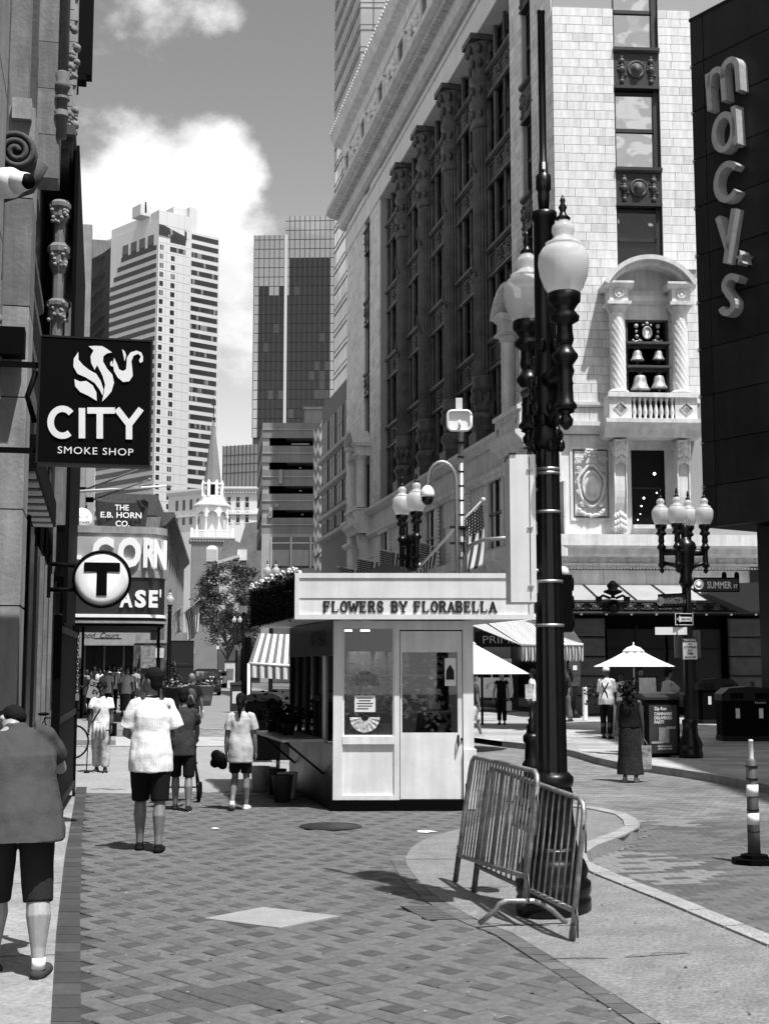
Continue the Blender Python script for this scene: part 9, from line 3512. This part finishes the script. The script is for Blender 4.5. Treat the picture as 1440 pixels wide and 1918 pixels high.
MB().tube([c_, c_ + Vector((-.06, 0, .08)), c_ + Vector((-.08, 0, .02))], .008, 6).build('strap', M_blackm, hb)
t, J = person('woman with cane in white tee and pale patterned trousers facing camera', G(188, 1447), R(182), 1.60, ((.12, .1), (-.10, .12)), ((.1, .12, .25, 0), (.05, .16, .15, 0)), .03, .12, 0, 1.12, SKD, (.66, .55, .10, -.02), ('pants', .36, .93, 1.25), .02, .5, 'afro', .012, face=True,
   botm=mat('patterned_trousers', .36, .85, nscale=14, namt=.5))
W = J['M']
p0 = J['p0']
mb = MB(W)
for k, (x, z) in enumerate([(-.06, 0), (-.02, -.02), (.03, -.01), (.08, .0)]):
 mb.tube([p0 + Vector((x * 1.2, .13, .05 + z)), p0 + Vector((x * 1.4, .15, -.08)), p0 + Vector((x * 1.6, .145, -.22 - .05 * (k % 2)))], [.03, .035, .02], 8)
mb.tube([p0 + Vector((.17 * math.cos(a), .13 * math.sin(a), .05)) for a in np.linspace(0, 6.283, 21)], .03, 8)
mb.build('tied_jacket', cloth(.5, 'j', .25), t)
MB(W).tube([J['sc'] + Vector((-.09, .05, .03)), J['sc'] + Vector((.02, .135, -.2)), p0 + Vector((.17, .10, .05))], .013, 6).build('bag_strap', M_blackm, t)
sbag = thing('shoulder_bag', 'dark shoulder bag on the hip of the woman with cane', 'bag', tuple(jp(J, p0 + Vector((-.2, .02, 0)))))
MB(W).box(-.29, -.19, -.08, .14, p0.z - .22, p0.z + .03).build('bag_body', M_blackm, sbag)
hd = J['hand1'][0] + J['hand1'][1] * .07
cane = thing('walking_cane', 'thin dark walking cane held by the woman facing camera', 'cane', tuple(jp(J, Vector((hd.x, hd.y + .05, 0)))))
MB(W).tube([Vector((hd.x + .01, hd.y + .06, .015)), hd + Vector((0, .01, .03))], .011, 8).build('shaft', M_dark, cane)
MB(W).tube([hd + Vector((0, -.05, .035)), hd + Vector((0, .07, .03))], .014, 8).build('handle', M_blackm, cane)
MB(W).tube([Vector((hd.x - .05, hd.y + .06, .012)), Vector((hd.x + .06, hd.y + .06, .012))], .016, 6).build('foot', M_blackm, cane)
bl = G(357, 1402)
t, J = person('man in black tee with backpack carrying a white cup', (bl.x, bl.y, 0), R(3), 1.74, ((.2, .15), (-.2, .15)), ((.1, .1, .6, .1), (.02, .2, .25, 0)), .03, 0, 0, 1.05, SKM, (.012, .6, .13, .05), ('pants', .01, .9), .02, .02, 'bald', .014)
bp_ = thing('backpack', 'dark backpack with pale strap crossing on the black-shirted man', 'backpack', tuple(jp(J, J['sc'])))
mb = MB(J['M'])
mb.sphere(J['sc'] + Vector((0, -.16, -.2)), .16, 14, 10, s=(.85, .55, 1.25))
me = fuse(mb, .02, 2)
o = inst('pack', me, bp_, tuple(-Vector(bp_.location)))
me.materials.append(mat('pack_cloth', .03, .7))
for sx_ in (-1, 1):
 MB(J['M']).tube([J['sc'] + Vector((sx_ * .1, -.26, -.36)), J['sc'] + Vector((sx_ * .02, -.275, -.16))], .014, 6).build('strap', M_brl, bp_)
cu_ = jp(J, J['hand1'][0] + J['hand1'][1] * .1)
o = MB().lathe([(.035, -.09), (.045, .09), (.047, .1)], tuple(cu_), 14).build('paper_cup', M_sw)
tag(o, 'tall white cup in the hand of the backpack man', 'cup')
t, J = person('man in white cap and white shirt with crossed dark braces', G(1137, 1384, .12), R(-30), 1.76, ((.05, .05), (-.05, .05)), ((.1, .15, .9, .3), (.1, .12, .5, .2)), .03, 0, 0, 1.08, SKD, (.62, .9, .10, .04), ('pants', .008, .92), .008, .008, 'cap', .013, hairm=M_sw)
for sx_ in (-1, 1):
 MB(J['M']).tube([J['sc'] + Vector((sx_ * .10, .0, .055)), J['sc'] + Vector((sx_ * .07, -.125, -.1)), J['sc'] + Vector((-sx_ * .04, -.135, -.28)), J['p0'] + Vector((-sx_ * .09, -.135, .06))], .016, 6).build('brace', M_blackm, t)
dotm = mat('speckled_skirt', .02, .85, nscale=45, namt=1.0, spec=.1)
t, J = person('woman with long curly hair in black top and long dark skirt', G(1181, 1464), R(-12), 1.62, ((.10, .06), (-.08, .06)), ((.1, .12, .6, .3), (.0, .16, .12, 0)), .02, .1, 0, 1.14, SKD, (.008, 0, -.02), ('skirt', .012, .80), .6, .65, 'curly', .012, botm=dotm)
tb = thing('tote_bag', 'printed pale tote bag held low by the woman in dark skirt', 'bag', tuple(jp(J, J['hand1'][0])))
c_ = jp(J, J['hand1'][0] + J['hand1'][1] * .09)
MB().box(c_.x - .09, c_.x + .12, c_.y - .05, c_.y + .05, c_.z - .52, c_.z - .14).build('bag_body', mat('tote_print', .30, .7, nscale=7, namt=.9), tb)
MB().tube([c_ + Vector((-.06, 0, -.14)), c_ + Vector((0, 0, .0)), c_ + Vector((.08, 0, -.14))], .008, 6).build('handle', M_brl, tb)
person('person in grey tee reaching across behind the advert bin', (P(1250, 1250, 30).x, 30.2, .118), R(-70), 1.74, arms=((.5, .1, .8, 0), (.7, .1, .7, 0)), lean=.1, skin=SKM, top=(.34, .7, .12, .08), bot=('pants', .02, .9), vox=.015, fat=1.1)
person('seller in white top behind the vendor cart', (P(1163, 1250, 38).x, 38, .118), R(150), 1.60, skin=SKD, top=(.6, .6, .1), vox=.018, hair='short', face=True)
person('seller in dark top and glasses behind the display frame', (P(1199, 1250, 38.5).x, 38.5, .118), R(185), 1.72, skin=SKM, top=(.03, .6, .1), vox=.018, face=True)
t, J = person('woman in black jumpsuit with white bag walking near the trolley', G(940, 1358, .118), R(170), 1.62, ((.15, .1), (-.15, .15)), ((.0, .2, .2, 0), (.0, .3, .3, 0)), 0, 0, 0, .95, SKL, (.008, .15, .1), ('pants', .008, .9, 1.15), .01, .01, 'long', .015, face=True)
c_ = jp(J, J['hand0'][0] + J['hand0'][1] * .08)
o = MB().box(c_.x - .08, c_.x + .08, c_.y - .04, c_.y + .04, c_.z - .3, c_.z - .02).tube([c_ + Vector((-.05, 0, -.03)), c_ + Vector((0, 0, .02)), c_ + Vector((.05, 0, -.03))], .008, 5).build('carrier_bag', M_sw)
tag(o, 'small white carrier bag of the woman in black', 'bag')
person('person in white top and dark trousers left of near lamp post', (P(996, 1250, 38).x, 38, .118), R(80), 1.70, skin=SKD, top=(.6, .3, .1), vox=.018)
o = MB().box(P(983, 1250, 37.6).x, P(996, 1250, 37.6).x, 37.5, 37.7, 1.0, 1.4).build('patterned_tote', mat('tote_b', .4, .7, nscale=9, namt=.9))
tag(o, 'patterned pale tote carried left of the near lamp post', 'bag')
person('walker in white shorts stepping out from behind the kiosk', (P(886, 1250, 36).x, 35.5, .02), R(-75), 1.72, ((.3, .1), (-.35, .3)), skin=SKM, top=(.05, .5, .1), bot=('shorts', .55, .48, 1.15), shoe=.01, sole=.5, vox=.016)
person('person in grey trousers standing by the call box', (P(1063, 1250, 44).x, 44, .118), R(95), 1.72, skin=SKM, top=(.03, .9, .1), bot=('pants', .12, .9), vox=.018, hair='long', face=True)
person('seated-height bystander in white shirt by the right wall', (P(1408, 1250, 46).x, 46, -.25), R(10), 1.66, skin=SKD, top=(.62, .6, .1), vox=.02)
person('dark-clad bystander at the far right wall', (P(1432, 1250, 47).x, 47, -.2), R(60), 1.66, skin=SKD, top=(.03, .6, .1), vox=.02)
t, J = person('man in white shirt and black braces in the far crowd', (P(213, 1250, 52).x, 52, .12), R(178), 1.86, ((.1, .1), (-.1, .1)), ((.05, .12, .3, 0), (.0, .14, .2, 0)), skin=SKD, top=(.66, 1.4, .06), bot=('pants', .008, .93), vox=.016, face=True)
for sx_ in (-1, 1):
 MB(J['M']).tube([J['sc'] + Vector((sx_ * .09, .05, .04)), J['sc'] + Vector((sx_ * .085, .13, -.1)), J['p0'] + Vector((sx_ * .085, .135, .05))], .016, 5).build('brace', M_blackm, t)
person('figure in sun hat and long pale tunic at left of far crowd', (P(158, 1250, 50).x, 50, .12), R(150), 1.68, ((.2, .2), (-.2, .2)), ((.4, .2, .5, 0), (.1, .2, .3, 0)), .12, skin=SKM, top=(.5, 1.6, .45, .1), bot=('pants', .15, .9, 1.1), hair='hat', hairm=cloth(.5), vox=.016, group=None)
t, J = person('dark-clad person holding a lettered cardboard placard', (P(172, 1250, 45).x, 45, .12), R(165), 1.62, arms=((.6, .2, 1.2, .2), (.6, .2, 1.2, .2)), skin=SKD, top=(.012, 1.5, .15), vox=.016)
pcd = thing('placard', 'grey cardboard placard with black hand lettering in far crowd', 'placard', tuple(P(179, 1292, 44.5)))
fm = Matrix.Translation(P(180, 1293, 44.5)) @ Matrix.Rotation(R(14), 4, 'Y')
MB(fm).box(-.26, .26, -.01, .01, -.3, .3).build('card', cloth(.3), pcd)
mb = MB(fm)
text(mb, 'LECOT', -.23, .1, .15, width=.45, y=-.015, bold=.03)
text(mb, 'EV', -.1, -.14, .15, width=.22, y=-.015, bold=.03)
mb.build('lettering', M_blackm, pcd)
protos = []
for k, (rz_, hr_, tpv, bt_) in enumerate([(R(175), 'short', .3, ('pants', .02, .9)), (R(2), 'short', .5, ('shorts', .03, .5, 1.1)), (R(185), 'long', .2, ('skirt', .1, .7)), (R(-3), 'cap', .03, ('pants', .03, .9))]):
 px, Yd = [(196, 56), (246, 54), (163, 58), (231, 60)][k]
 labs = ['man in mid-grey top walking towards us, left part of far crowd', 'walker in pale top and dark shorts right of the braces man', 'long-haired woman in dark grey dress far left of the crowd', 'capped walker in black walking away, middle of far crowd']
 q = P(px, 1250, Yd)
 t, J = person(labs[k], (q.x, Yd, .12), rz_, 1.68, ((.25, .2), (-.25, .2)), ((.2, .12, .3, 0), (-.2, .12, .3, 0)), skin=(SKD, SKM)[k % 2], top=(tpv, .6, .12), bot=bt_, hair=hr_, vox=.024, group='far crowd on the left footway')
 protos.append(t)
crowd = [(187, 75, 1, .6, 'white-topped walker near the food hall doors'), (204, 84, 0, .55, 'pale-topped figure directly behind the braces man'), (221, 90, 2, .62, 'white-topped woman deep in the crowd by the doors'), (240, 74, 3, .01, 'black-topped walker with cap before the poster wall'),
  (262, 66, 2, .02, 'woman in black walking just left of the white-shirted man'), (258, 80, 0, .45, 'grey-topped man beside the poster wall'), (178, 84, 2, .02, 'dark woman at far left behind the placard'), (213, 100, 0, .66, 'tiny white-shirted figure at the far end of the crowd'),
  (150, 72, 3, .02, 'dark figure tight against the left shop fronts'), (234, 110, 1, .66, 'tiny white-topped walker far up the footway'), (270, 92, 3, .5, 'pale-backed walker at right end of the far crowd'), (249, 120, 0, .03, 'tiny dark figure near the mural board'),
  (170, 95, 0, .5, 'small pale-shirted man near the food hall columns'), (196, 110, 2, .3, 'tiny grey woman deep under the marquee'), (281, 70, 2, .03, 'dark woman left of the potted conifer'), (228, 62, 0, .02, 'man in black between braces man and poster wall'), (201, 50, 3, .55, 'white-capped walker just left of the braces man'), (237, 48, 2, .5, 'pale-dressed woman right of the braces man'), (149, 54, 1, .6, 'white-topped walker at the extreme left of the crowd'),
  (254, 60, 1, .3, 'grey-topped walker before the white-shirted man'), (268, 78, 0, .66, 'white-shirted figure near the conifer'), (222, 76, 3, .6, 'pale-backed capped walker deep in the crowd'), (188, 66, 2, .55, 'white-topped woman behind the placard holder'), (243, 86, 2, .6, 'small white-topped woman by the mural board')]
random.seed(77)
bake_fused()
for (px, Yd, k, v, lab) in crowd:
 src = protos[k]
 c = copy_tree(src)
 q = P(px, 1250, Yd)
 c.location = (q.x, Yd, .12)
 c.rotation_euler = (0, 0, src.rotation_euler.z + random.uniform(-.4, .4))
 z_ = random.uniform(.95, 1.08)
 c.scale = (z_, z_, z_)
 c['label'] = lab
 for ch_ in c.children:
  if ch_.name.startswith('shirt') or ch_.name.startswith('skirt'):
   ch_.material_slots[0].link = 'OBJECT'
   ch_.material_slots[0].material = cloth(v if ch_.name.startswith('shirt') else .05)
